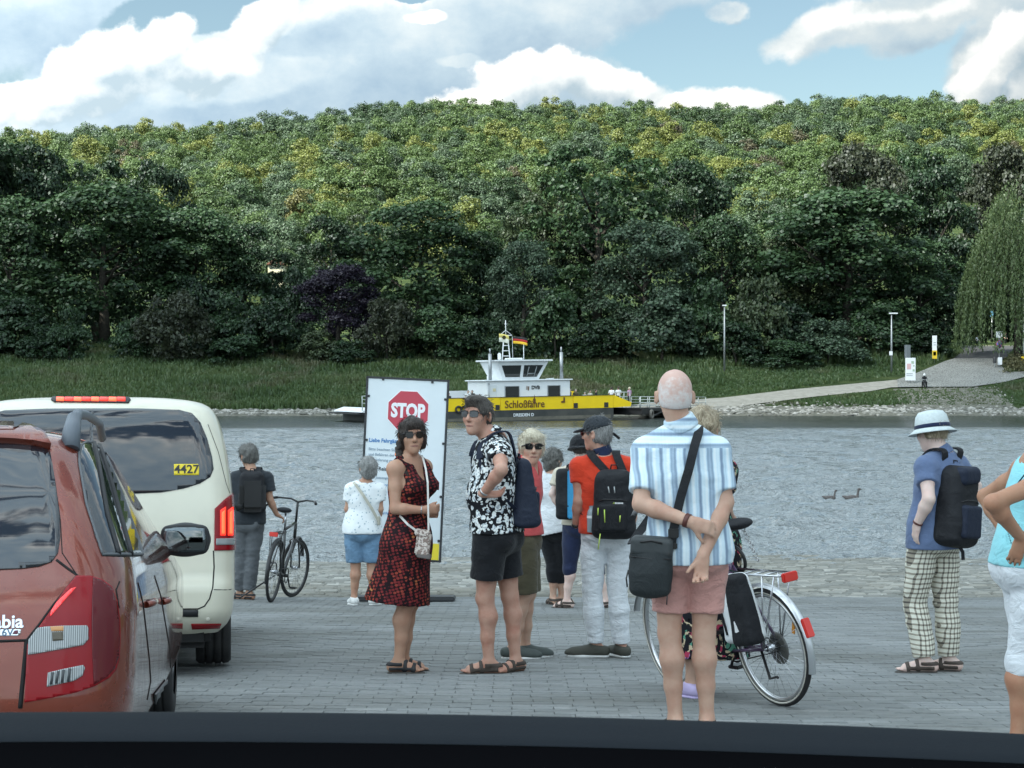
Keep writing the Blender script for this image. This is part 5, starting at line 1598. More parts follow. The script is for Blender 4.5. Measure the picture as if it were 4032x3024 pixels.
# ============================================================ materials of the clothes
def stripes(n, b):
    o = n.coord('Object'); s_ = n.sep(o)
    z = s_[2]
    x = n.math('ADD', n.math('ADD', s_[0], n.math('MULTIPLY', n.math('SUBTRACT', n.noise(n.mapping(o, scale=(1.5, 1.5, 3)), 1.5, 3), 0.5), 0.035)), n.math('MULTIPLY', z, 0.05))
    # yoke: stripes run across the shoulders
    v = n.mix(n.math('GREATER_THAN', n.math('SUBTRACT', z, 1.375), 0.0), n.comb(n.math('MULTIPLY', x, 100), 0, 0), n.comb(n.math('MULTIPLY', z, 90), 0, 0))
    w1 = n.math('SINE', n.math('MULTIPLY', n.sep(v)[0], 1.10))
    w2 = n.math('SINE', n.math('MULTIPLY', n.sep(v)[0], 2.9))
    w_ = n.math('ADD', n.math('MULTIPLY', w1, 0.30), n.math('ADD', n.math('MULTIPLY', w2, 0.14), 0.5))
    fine = n.noise(n.comb(n.math('MULTIPLY', x, 300), n.math('MULTIPLY', z, 6), 0), 1, 3)
    w_ = n.math('ADD', w_, n.math('MULTIPLY', n.math('SUBTRACT', fine, 0.5), 0.25))
    n.link(n.ramp(w_, [(0.05, (0.20, 0.27, 0.37)), (0.3, (0.32, 0.42, 0.53)), (0.5, (0.55, 0.70, 0.80)), (0.72, (0.70, 0.81, 0.86)), (0.95, (0.78, 0.85, 0.88))]), b.inputs['Base Color'])
    bump_to(n, b, n.noise(n.mapping(o, scale=(10, 10, 14)), 1.0, 4, 0.6, 0.8), 0.35, 0.02)
def leaves_print(n, b):
    o = n.coord('Object')
    wv = n.vmath('ADD', o, n.vmath('SCALE', n.vmath('SUBTRACT', n.noise(o, 18, 2, out='Color'), (0.5, 0.5, 0.5)), scale=0.05))
    a = n.voro(n.mapping(wv, rot=(0.3, 0.5, 0.6), scale=(1, 1, 0.6)), 30, 'F1')
    a2 = n.voro(n.mapping(wv, rot=(0.3, -0.7, -0.4), scale=(0.6, 1, 1)), 38, 'F1')
    bl = n.noise(o, 22, 3, 0.6)
    f1 = n.math('LESS_THAN', n.math('MINIMUM', a, a2), n.math('MULTIPLY', bl, 0.80))
    tint = n.ramp(n.noise(o, 55, 2), [(0.35, (0.30, 0.36, 0.42)), (0.5, (0.72, 0.75, 0.74)), (0.6, (0.80, 0.82, 0.80))])
    n.link(n.mix(f1, (0.010, 0.011, 0.014), tint), b.inputs['Base Color'])
    bump_to(n, b, n.noise(n.mapping(o, scale=(9, 9, 14)), 1.0, 4, 0.6, 0.8), 0.35, 0.02)
def dots(n, b):
    o = n.coord('Object')
    at = n.mapping(o, rot=(0, 0.25, 0), scale=(1, 1, 1.25))
    v = n.new('ShaderNodeTexVoronoi', feature='F1'); n.link(at, v.inputs['Vector']); v.inputs['Scale'].default_value = 40; v.inputs['Randomness'].default_value = 0.32
    f1 = n.maprange(v.outputs['Distance'], 0.40, 0.48, 1, 0)
    big = n.noise(o, 5.5, 2, 0.5)
    s_ = n.sep(v.outputs['Color'])[0]
    c = n.ramp(n.math('ADD', n.math('MULTIPLY', big, 0.8), n.math('MULTIPLY', s_, 0.22)), [(0.32, (0.10, 0.014, 0.018)), (0.54, (0.20, 0.024, 0.026)), (0.68, (0.36, 0.07, 0.04)), (0.78, (0.55, 0.28, 0.09))])
    n.link(n.mix(f1, (0.014, 0.006, 0.008), c), b.inputs['Base Color'])
    bump_to(n, b, n.noise(n.mapping(o, scale=(14, 14, 3)), 1.0, 3), 0.3, 0.02)
def checks(n, b):
    o = n.coord('Object'); w_ = n.noise(o, 5, 2, out='Color')
    p = n.sep(n.vmath('ADD', o, n.vmath('SCALE', w_, scale=0.03)))
    gx = n.math('GREATER_THAN', n.math('SINE', n.math('MULTIPLY', n.math('ADD', p[0], n.math('MULTIPLY', p[1], 0.6)), 225)), 0.52)
    gz = n.math('GREATER_THAN', n.math('SINE', n.math('MULTIPLY', p[2], 190)), 0.42)
    k = n.math('MULTIPLY', n.math('ADD', gx, gz), 0.5)
    n.link(n.ramp(k, [(0.0, (0.72, 0.70, 0.60)), (0.5, (0.34, 0.31, 0.25)), (1.0, (0.10, 0.09, 0.08))]), b.inputs['Base Color'])
    bump_to(n, b, n.noise(n.mapping(o, scale=(9, 9, 16)), 1.0, 4, 0.6, 0.8), 0.5, 0.02)
def sprig(n, b):
    o = n.coord('Object')
    f1 = n.math('LESS_THAN', n.voro(o, 26, 'F1'), 0.24)
    n.link(n.mix(f1, (0.78, 0.81, 0.82), (0.42, 0.50, 0.54)), b.inputs['Base Color'])
    bump_to(n, b, n.noise(n.mapping(o, scale=(9, 9, 12)), 1.0, 4), 0.4, 0.02)
def flowers(n, b):
    o = n.coord('Object')
    a = n.noise(n.mapping(o, scale=(1, 1, .7)), 17, 3, 0.5, 2.0)
    c = n.ramp(n.noise(o, 8, 2), [(0.36, (0.10, 0.28, 0.20)), (0.45, (0.55, 0.45, 0.30)), (0.55, (0.40, 0.04, 0.09)), (0.62, (0.34, 0.18, 0.36))], 'CONSTANT')
    n.link(n.mix(n.math('GREATER_THAN', a, 0.56), (0.012, 0.012, 0.016), c), b.inputs['Base Color'])
C_ = cloth_mat
CL = dict(stripe=mat('striped_cotton', rough=.8, spec=.2, sheen=.1, build=stripes), hawaii=mat('leaf_print_cotton', rough=.8, spec=.2, build=leaves_print),
 dots=mat('dotted_dress_cloth', rough=.75, spec=.2, build=dots), check=mat('check_cotton', rough=.85, spec=.15, build=checks), sprig=mat('sprigged_white_cotton', rough=.85, spec=.15, build=sprig),
 flower=mat('floral_cloth', rough=.8, spec=.2, build=flowers), salmon=C_('salmon_cotton', (0.58, 0.30, 0.26), bump=.6), blacks=C_('black_cotton', (0.012, 0.013, 0.016), bump=.5), coral=C_('coral_cotton', (0.62, 0.10, 0.10)),
 olive=C_('olive_cotton', (0.10, 0.088, 0.055), bump=.5), white=C_('white_cotton', (0.72, 0.75, 0.78), .1, .6), whitejean=C_('white_denim', (0.76, 0.79, 0.82), .10, .75), navy=C_('navy_cotton', (0.018, 0.026, 0.065)),
 orange=C_('orange_red_cotton', (0.66, 0.055, 0.022)), dgrey=C_('dark_grey_cotton', (0.032, 0.038, 0.045)), grey=C_('grey_cotton', (0.13, 0.14, 0.15), bump=.6), blue=C_('blue_polo_cotton', (0.125, 0.175, 0.30)),
 jean=C_('light_denim', (0.16, 0.28, 0.42), .3, .6), teal=C_('turquoise_cotton', (0.28, 0.66, 0.72), .1), beige=C_('beige_cotton', (0.58, 0.52, 0.42)), cream=C_('cream_cotton', (0.62, 0.60, 0.50)))
M_sole = mat('dark_sole', (0.055, 0.05, 0.045), .8); M_strapb = mat('black_strap', (0.018, 0.018, 0.02), .6); M_strapbr = mat('brown_strap', (0.06, 0.045, 0.036), .7)
M_white = mat('white_rubber', (0.66, 0.66, 0.64), .6); M_shoe = mat('grey_green_shoe', (0.062, 0.075, 0.070), .8, bump=(200, .3, .002)); M_shoe2 = mat('olive_grey_shoe', (0.055, 0.056, 0.045), .8)
M_lilac = mat('lilac_clog', (0.50, 0.42, 0.66), .6); M_watch = mat('brown_leather', (0.10, 0.03, 0.022), .5); M_steel = mat('steel', (0.5, 0.5, 0.5), .3, 1.0)
def pack_cloth(name, c): return mat(name, rough=.65, spec=.3, build=lambda n, b: (n.put(b.inputs['Base Color'], c), bump_to(n, b, n.math('ADD', n.noise(n.coord('Object'), 14, 4, .6, .6), n.math('MULTIPLY', n.noise(n.coord('Object'), 400, 2), .08)), .5, .02)))
M_packk = pack_cloth('black_nylon', (0.011, 0.012, 0.015)); M_packn = pack_cloth('navy_nylon', (0.012, 0.018, 0.036)); M_packb = pack_cloth('sky_blue_nylon', (0.045, 0.28, 0.50)); M_packd = pack_cloth('charcoal_nylon', (0.024, 0.029, 0.031))
M_zip = mat('lime_zip', (0.55, 0.72, 0.12), .5); M_wh = mat('white_paint', (0.8, 0.8, 0.8), .5)

# ------------------------------------------------------------ the eleven people in the foreground
# man in the striped shirt, seen from behind
P = Person('bald man in blue striped shirt and salmon shorts with hands behind his back', (2711, 2898), 826, .0075, 'fair')
P.head(2656, 1560, yaw=-2, pitch=-4, size=1.03)
P.torso((2682, 1782), (2712, 2158), 2, 0, wsh=.335, nbz=.125)
P.arm('L', (2524, 1985), (2722, 2056), -.10, -.205, dict(dir=(1, .02, -.32), palm=(.1, 1, -.3), curl=48, spread=3, thumb=45))
P.arm('R', (2856, 1978), (2768, 2190), -.05, -.19, dict(dir=(-.12, -.12, -1), palm=(-.1, -1, .25), curl=46, spread=8, thumb=38))
P.leg('L', (2636, 2494), (2660, 2828), .0, .0, foot=-12); P.leg('R', (2772, 2494), (2784, 2828), .0, .0, foot=14)
P.finish()
P.top(CL['stripe'], .824, .016, .76, .016, folds=(5, 5, 9, .013), hemw=.010, sl_e=.008, collar=True, neck=.068)
P.pants(CL['salmon'], .97, {'L': .74, 'R': .74}, .017, 'shorts', (9, 9, 14, .012))
P.band(P.wrL - nrm(P.wrL - P.elL) * .02, P.wrL - P.elL, .030, .022, M_watch, 'watch')
def stub(n, b):
    o = n.coord('Object'); z = n.sep(o)
    f = n.maprange(n.math('ADD', n.noise(o, 26, 4, .7), n.math('MULTIPLY', n.math('SUBTRACT', z[2], P.hc[2]), -2.2)), 0.30, 0.62)
    n.link(n.mix(f, (0.60, 0.40, 0.34), (0.66, 0.60, 0.57)), b.inputs['Base Color'])
P.hair(mat('white_stubble', rough=.75, spec=.2, build=stub), .0035, rough=.0006, low=-.045, facec=(0, .10, -.035), face=(.088, .095, .10))
M1 = P
for q, A in (('L', P.anL), ('R', P.anR)): P.sandal(q, M_sole, M_strapbr)

# woman in the dotted dress
P = Person('dark haired woman in a black dress with red dots before the STOP board', (1600, 2649), 603, .008, 'tan', 'f')
P.head(1624, 1718, -.02, yaw=168, pitch=2, size=.98)
P.torso((1613, 1846), (1606, 2128), 128, 108, wsh=.29, bust=.022)
P.arm('R', (1556, 2004), (1672, 2008), -.17, -.17, dict(dir=(1, .28, .02), palm=(-.2, 1, .1), curl=66, thumb=25))
P.arm('L', (1650, 2014), (1684, 2022), .08, -.02, dict(dir=(1, -.75, .06), palm=(-.6, -1, .1), curl=60, thumb=25))
P.leg('R', (1598, 2375), (1570, 2598), -.05, -.04, foot=96, fl=.245); P.leg('L', (1614, 2375), (1588, 2598), .06, .08, foot=88, fl=.245)
P.finish()
Hq = P.H
P.strap_on('strap', CL['dots'], [(.085, .13, -.13), (.085, .13, -.10), (.088, .12, -.05), (.090, .07, .03), (.090, .0, .06), (.088, -.07, .03), (.082, -.12, -.06), (.075, -.13, -.14)], .052)
P.top(CL['dots'], .455, .011, 0, .004, 'dress', .060, .13, (16, 16, 2.2, .010), sleeveless=True, tank=.46, hemtilt=(-.12, 0),
      skirt=[(Hq + np.array([0, 0, .14]), .120, Hq - np.array([.01, 0, .02]), .168), (Hq - np.array([.01, 0, .02]), .168, P.L(1545, 2400), .205), (Hq - np.array([.05, 0, .1]), .10, P.L(1462, 2400), .085)])
P.sandal('R', M_sole, M_strapb); P.sandal('L', M_sole, M_strapb)
P.hair(HAIR['brown'], .016, low=-.085, extra=[('e', (0, .052, .083), (.055, .045, .030)), ('c', (-.066, .0, -.01), (-.062, -.01, -.10), .026, .026), ('c', (.066, .02, .02), (.068, .0, -.06), .020, .014), ('c', (.074, -.03, -.05), (.085, -.02, -.11), .030, .026)], face=(.056, .07, .088), facec=(0, .095, -.045), sides=False)
S = Sculpt(.008)   # plait falling over her shoulder
T = P.T; pl = [T(.085, -.03, -.08), T(.088, .015, -.15), T(.072, .055, -.205), T(.045, .085, -.250), T(.020, .105, -.30)]
for i in range(24):
    t = i / 23 * (len(pl) - 1.001); k = int(t); c = pl[k] + (pl[k + 1] - pl[k]) * (t - k)
    S.ell(c + np.array([.007 * (1 if i % 2 else -1), 0, 0]), (.024 * (1 - .015 * i), .021, .016), None, .006)
S.build('plait', HAIR['brown'], P.e, 0)
P.band(T(.086, -.015, -.12), (0, .4, -1), .022, .014, mat('orange_elastic', (.85, .22, .06), .6), 'hair_tie', .008)
P.glasses(round_=True); P.lips()
P.band(P.wrR - nrm(P.wrR - P.elR) * .02, P.wrR - P.elR, .025, .006, M_steel, 'bracelet')
W1 = P

# man in the leaf print shirt
P = Person('man in sunglasses, black and white leaf print shirt and black shorts, hand on hip', (1955, 2653), 606, .008, 'ruddy', 'm', 1.06)
P.head(1880, 1638, -.02, yaw=-148, pitch=3, size=1.05)
P.torso((1942, 1772), (1952, 2098), -104, -66, wsh=.34, belly=.055)
P.arm('L', (1974, 1850), (1902, 1944), -.42, -.29, dict(dir=(.9, .22, -.06), palm=(0, -.6, 1), curl=34, thumb=50))
P.arm('R', (1995, 1960), (1935, 2080), .24, .17, None)
P.leg('L', (1910, 2355), (1925, 2590), -.06, -.06, foot=-94, fl=.27, k=1.04); P.leg('R', (2008, 2348), (2030, 2590), .08, .06, foot=-138, fl=.27, k=1.04)
P.finish()
P.top(CL['hawaii'], .920, .018, .50, .012, folds=(6, 6, 10, .014), sl_e=.018, collar=True, neck=.064, hemw=.008)
P.pants(CL['blacks'], 1.0, {'L': .70, 'R': .70}, .018, 'shorts', (7, 7, 12, .010), (.014, 0))
for q in 'LR': P.sandal(q, M_sole, M_strapbr)
P.hair(HAIR['greybrown'], .009, short=True, low=-.045, extra=[('e', (0, .050, .098), (.058, .055, .030))], face=(.090, .080, .105), facec=(0, .092, -.052), rough=.003)
P.glasses(); P.lips()
P.band(P.wrL - nrm(P.wrL - P.elL) * .02, P.wrL - P.elL, .029, .014, M_steel, 'watch')
M2 = P

# blonde woman in the coral T-shirt
P = Person('blonde woman in sunglasses, coral polo shirt and olive shorts', (2085, 2594), 553, .0085, 'fair', 'f')
P.head(2094, 1762, -.02, yaw=172, pitch=0, size=1.0)
P.torso((2070, 1852), (2062, 2126), 112, 96, wsh=.30, bust=.0, belly=.0)
P.arm('R', (2052, 1985), (2078, 2080), -.15, -.13, None, th=.95); P.arm('L', (2100, 1980), (2104, 2070), .16, .14, None, th=.95)
P.leg('R', (2066, 2338), (2022, 2530), -.05, -.03, foot=96, fl=.25); P.leg('L', (2078, 2338), (2068, 2530), .06, .10, foot=92, fl=.25)
P.finish()
P.top(CL['coral'], .885, .014, .8, .01, 'polo_shirt', .060, .09, (8, 8, 10, .010), collar=True)
P.pants(CL['olive'], .95, {'L': .97, 'R': .97}, .014, 'shorts', (9, 9, 8, .008), (.018, 0))
for q in 'LR': P.shoe(q, M_shoe, M_white)
P.hair(HAIR['blond'], .018, low=-.075, extra=[('e', (0, .055, .075), (.060, .045, .034)), ('c', (-.068, .015, 0), (-.066, .008, -.06), .020, .012), ('c', (.068, .015, 0), (.066, .008, -.06), .020, .012)], face=(.060, .07, .090), facec=(0, .096, -.052), sides=False, rough=.003)
P.glasses(); P.lips()
W2 = P

# woman with windblown grey hair, white blouse
P = Person('woman with windblown dark grey hair, white blouse and black cropped trousers, looking across the river', (2195, 2383), 364, .0105, 'fair', 'f', 1.12)
P.head(2180, 1814, yaw=48, size=1.0)
P.torso((2180, 1890), (2186, 2070), 24, 20, wsh=.32)
P.arm('L', (2146, 1962), (2168, 2040), -.02, .1, None); P.arm('R', (2226, 1965), (2230, 2040), .0, .15, None)
P.leg('L', (2180, 2218), (2178, 2352), 0, 0, foot=-20); P.leg('R', (2204, 2218), (2212, 2352), 0, .05, foot=60)
P.finish()
P.top(CL['white'], .80, .025, 1.0, .02, 'blouse', .07, 0, (8, 8, 8, .014), hemw=.02, sl_e=.03, hemtilt=(.25, 0))
P.pants(CL['blacks'], .92, {'L': 1.56, 'R': 1.56}, .024, folds=(9, 9, 14, .006))
for q in 'LR': P.sandal(q, M_sole, M_strapbr)
P.hair(HAIR['darkgrey'], .024, low=-.10, extra=[('e', (0, -.03, .06), (.085, .08, .065)), ('e', (-.02, -.07, -.06), (.065, .045, .055)), ('c', (.05, .0, .05), (.10, .02, .07), .03, .012), ('c', (.03, -.03, .1), (.085, -.01, .12), .02, .01)], rough=.012, sides=False, freq=24)
mb = MB(); mb.ribbon([P.sh['R'] * .5 + P.nb * .5 + np.array([0, -.03, .075]), P.C + np.array([.02, -.135, -.05]), P.C + np.array([.08, -.16, -.2]), P.W + np.array([.15, -.10, 0])], .022, .006, (1, 0, .3))
mb.build('bag_strap', M_watch, P.e)
W3 = P

# person in black sun hat with the light blue bag on the back
P = Person('woman in a black sun hat and navy cropped trousers behind the man in orange', (2300, 2397), 376, .0105, 'pale', 'f', 1.08)
P.head(2287, 1762, yaw=5, pitch=-12)
P.torso((2268, 1868), (2292, 2062), 0, 0, wsh=.33)
P.arm('L', (2174, 1946), (2218, 2024), -.06, -.06, dict(dir=(.8, .2, -.6), palm=(0, 1, 0), curl=30)); P.arm('R', (2345, 1960), (2350, 2050), 0, .05, None)
P.leg('L', (2244, 2225), (2232, 2362), 0, 0, foot=-65); P.leg('R', (2352, 2225), (2384, 2362), 0, .02, foot=40)
P.finish()
P.top(CL['beige'], .88, .02, .62, .012, 'blouse', folds=(8, 8, 8, .010)); P.pants(CL['navy'], .95, {'L': 1.27, 'R': 1.27}, .018, folds=(9, 9, 12, .008))
for q in 'LR': P.sandal(q, M_sole, M_strapbr)
P.hair(HAIR['brown'], .012, low=-.06)
S = Sculpt(.009); T = P.T
S.ell(T(0, -.01, .045), (.108, .118, .092), P.hM, .02); S.cone(T(0, -.01, .005), T(0, -.01, -.03), .118, .148, k=.03, cut=(False, True)); S.shell(.012); S.plane(T(0, 0, -.03), -P.hM[:, 2])
S.build('sun_hat', CL['blacks'], P.e)
W4 = P

# man in the orange shirt
P = Person('grey haired man in dark cap, orange red T-shirt and white trousers, seen from behind', (2400, 2589), 549, .0085, 'ruddy')
P.head(2350, 1708, .0, yaw=-62, pitch=-2)
P.torso((2378, 1842), (2388, 2086), 4, -8, wsh=.345)
P.arm('L', (2280, 1975), (2268, 2068), -.03, .03, None); P.arm('R', (2486, 1998), (2484, 2112), .0, .02, dict(dir=(0, .12, -1), palm=(-1, .2, 0), curl=52))
P.leg('L', (2332, 2322), (2346, 2530), .01, .03, foot=-84, fl=.275); P.leg('R', (2432, 2322), (2446, 2530), .0, .04, foot=-22, fl=.275)
P.finish()
P.top(CL['orange'], .893, .018, .46, .01, folds=(6, 6, 10, .014), sl_e=.014)
P.pants(CL['whitejean'], .95, {'L': 1.94, 'R': 1.94}, .012, folds=(5, 5, 15, .011), cutr=.052, loose=.004)
for q in 'LR': P.shoe(q, M_shoe2, M_white)
P.hair(HAIR['grey'], .011, low=-.062, rough=.004)
K = Sculpt(.0085); K.cone(P.nb, P.nb + (P.T(0, -.022, -.068) - P.nb) * .75, .074, .066, k=.01, cut=(False, True)); K.shell(.012); K.build('neck_scarf', CL['navy'], P.e)
S = Sculpt(.008); T = P.T
S.ell(T(0, -.012, .045), (.092, .112, .088), P.hM, .02); S.plane(T(0, 0, .022), P.hM @ np.array([0, -.30, -1])); S.shell(.01)
cap = S.build('cap', CL['dgrey'], P.e)
S = Sculpt(.008); S.ell(T(0, .105, .030), (.074, .082, .012), P.hM @ np.array(Matrix.Rotation(R(-12), 3, 'X')), .02); S.plane(T(0, .045, 0), -P.hM[:, 1]); S.build('peak', CL['dgrey'], cap)
mb = MB(); mb.ribbon([T(.03, -.118, -.002), T(.012, -.150, -.020), T(-.008, -.180, -.036)], .020, .008, P.hM[:, 2]); mb.build('strap', M_black, cap)
mb = MB(); mb.tube([T(-.083, -.01, .01), T(-.080, .055, .012), T(-.062, .088, .010)], .004, 6); mb.ball(T(-.036, .100, .006), (.024, .010, .020), rot=Matrix(P.hM.tolist())); mb.ball(T(.036, .100, .006), (.024, .010, .020), rot=Matrix(P.hM.tolist()))
mb.build('sunglasses', mat('red_brown_lens', (.05, .01, .01), .15), P.e)
P.band(P.wrL, P.wrL - P.elL, .029, .02, M_black, 'watch')
M3 = P

# cyclist at the left with the dark backpack
P = Person('grey haired man in dark T-shirt and grey trousers holding the black bicycle', (985, 2363), 346, .011, 'tan')
P.head(978, 1797, .03, yaw=-38, pitch=-8, size=1.03)
P.torso((990, 1882), (976, 2048), 2, -4, wsh=.36)
P.arm('L', (924, 1975), (930, 2045), -.02, .04, dict(dir=(0, .2, -1), palm=(1, 0, 0), curl=25)); P.arm('R', (1062, 1968), (1090, 2026), -.03, .02, dict(dir=(.5, .3, -.35), palm=(0, .2, -1), curl=50))
P.leg('L', (948, 2200), (944, 2330), 0, .05, foot=-50); P.leg('R', (990, 2198), (980, 2330), 0, 0, foot=-62)
P.finish()
P.top(CL['dgrey'], .865, .022, .62, .012, folds=(7, 7, 12, .010), sl_e=.022); P.pants(CL['grey'], .95, {'L': 1.92, 'R': 1.92}, .018, folds=(8, 8, 16, .015), loose=.012, cutr=.06)
for q in 'LR': P.sandal(q, M_sole, M_strapb)
P.hair(HAIR['greybrown'] if False else HAIR['darkgrey'], .022, low=-.07, extra=[('e', (0, .02, .085), (.07, .07, .05))], rough=.009, freq=30)
M4 = P

# woman in white sprigged T-shirt and denim shorts
P = Person('grey haired woman in white flowered T-shirt and denim shorts, reading the STOP board', (1433, 2383), 364, .0105, 'tan', 'f', 1.06)
P.head(1447, 1846, yaw=-28, pitch=6)
P.torso((1437, 1928), (1428, 2082), 0, 0, wsh=.30)
P.arm('L', (1368, 2006), (1388, 2062), -.02, .14, None); P.arm('R', (1497, 2006), (1484, 2058), -.02, .14, None)
P.leg('L', (1400, 2226), (1394, 2352), 0, 0, foot=-20, fl=.24); P.leg('R', (1464, 2226), (1472, 2352), 0, 0, foot=18, fl=.24)
P.finish()
P.top(CL['sprig'], .778, .022, .60, .012, 'shirt', folds=(8, 8, 10, .010), sl_e=.022, hemw=.006); P.pants(CL['jean'], .92, {'L': .92, 'R': .92}, .016, 'shorts', (10, 10, 12, .009), (.016, 0))
for q in 'LR': P.shoe(q, M_white, M_white)
P.hair(HAIR['grey'], .022, low=-.085, extra=[('e', (0, -.05, -.045), (.075, .055, .055))], rough=.008, sides=False, freq=26)
W5 = P

# woman holding the silver bicycle, mostly hidden
P = Person('blonde woman in a dark floral dress holding the silver bicycle, hidden behind the bald man', (2735, 2748), 692, .0105, 'fair', 'f')
P.head(2768, 1694, yaw=30)
P.torso((2760, 1850), (2775, 2160), 30, 30, wsh=.30)
P.arm('L', (2700, 1985), (2760, 2060), .05, .2, None); P.arm('R', (2850, 1990), (2880, 2040), .0, .2, dict(dir=(.2, 1, -.2), palm=(0, 0, -1), curl=60))
P.leg('L', (2738, 2440), (2722, 2680), 0, 0, foot=-30, fl=.24); P.leg('R', (2800, 2440), (2760, 2680), .1, .2, foot=10, fl=.24)
P.finish()
Hq = P.H
P.top(CL['flower'], .235, .016, .5, .01, 'dress', folds=(16, 16, 3, .014), skirt=[(Hq, .18, P.L(2790, 2600, .05), .24), (Hq, .15, P.L(2730, 2580, .0), .14)])
for q in 'LR': P.shoe(q, M_lilac, M_lilac)
P.hair(HAIR['sandy'], .022, low=-.07, extra=[('e', (.02, -.06, .04), (.075, .06, .06)), ('c', (.0, -.08, .07), (.04, -.11, .10), .03, .012), ('c', (.05, -.07, .02), (.095, -.09, .03), .03, .012)], rough=.010, sides=False, freq=26)
W7 = P

# man in white hat
P = Person('man in a pale trilby hat, blue polo shirt and checked trousers with a navy backpack', (3675, 2648), 602, .008, 'pale')
P.head(3668, 1704, .03, yaw=-34, pitch=-10, ears=False)
P.torso((3706, 1838), (3680, 2096), -42, -38, wsh=.345)
P.arm('L', (3658, 1966), (3612, 2064), -.24, -.17, dict(dir=(-.10, .25, -1), palm=(.9, .3, 0), curl=20)); P.arm('R', (3842, 1915), (3806, 2020), .22, .16, None)
P.leg('L', (3600, 2372), (3642, 2590), .03, -.03, foot=-86, fl=.27); P.leg('R', (3724, 2372), (3738, 2590), .06, .06, foot=-72, fl=.27)
P.finish()
P.top(CL['blue'], .815, .022, .52, .012, 'polo_shirt', folds=(5, 5, 10, .007), sl_e=.012, collar=True, neck=.062, hemw=.014)
P.pants(CL['check'], .95, {'L': 1.94, 'R': 1.94}, .014, folds=(5, 5, 14, .013), loose=.008, cutr=.058)
for q in 'LR': P.sandal(q, M_sole, M_strapbr)
P.hair(HAIR['sandy'], .006, low=-.03)
T = P.T; q_ = Matrix(P.hM.tolist())
hb = MB(); hb.lathe([(r_ * 1.13, z_) for r_, z_ in [(.100, .0), (.101, .02), (.097, .05), (.090, .085), (.072, .112), (.035, .122), (.001, .114)]], 28, T(0, -.014, .022), q_)
hat = hb.build('hat', mat('pale_straw', rough=.9, spec=.1, build=worn((0.60, 0.66, 0.66), .15, 60)), P.e)
hb = MB(); hb.lathe([(.108, .004), (.128, -.012), (.158, -.030), (.160, -.026), (.130, -.006), (.110, .010)], 32, T(0, -.010, .022), q_); hb.build('brim', MATS['pale_straw'], hat)
hb = MB(); hb.lathe([(.1135, .004), (.1175, .005), (.117, .028), (.1135, .030)], 28, T(0, -.014, .022), q_); hb.build('hat_band', CL['navy'], hat)
P.band(P.wrL - nrm(P.wrL - P.elL) * .01, P.wrL - P.elL, .029, .012, M_watch, 'bracelet')
M5 = P

# woman at the right edge
P = Person('suntanned woman in turquoise top and white shorts with hands on her hips', (4060, 2989), 908, .0085, 'bronze', 'f', 1.08)
P.head(4172, 1590, yaw=80)
P.torso((4098, 1868), (4062, 2205), 78, 84, wsh=.30, belly=.03, bust=.02)
P.arm('R', (3908, 1980), (4024, 2122), -.34, -.20, dict(dir=(-.25, .25, -.9), palm=(.3, .9, 0), curl=22, thumb=60)); P.arm('L', (3880, 1955), (3976, 2130), .34, .2, dict(dir=(-.2, .1, -1), palm=(.3, -.9, 0), curl=20))
P.leg('R', (4040, 2575), (4008, 2910), -.02, -.02, foot=80, calf=1.1); P.leg('L', (4070, 2575), (4075, 2910), .05, .05, foot=100, calf=1.1)
P.finish()
P.top(CL['teal'], .84, .012, 0, .012, 'tank_top', .075, .0, (7, 7, 10, .010), sleeveless=True, tank=.30)
P.pants(CL['white'], .93, {'L': 1.22, 'R': 1.22}, .012, 'shorts', (6, 6, 9, .007), cutr=.066, loose=.008)
P.shoe('L', M_white, M_white); P.shoe('R', M_white, M_white)
P.hair(HAIR['brown'], .02)
W6 = P
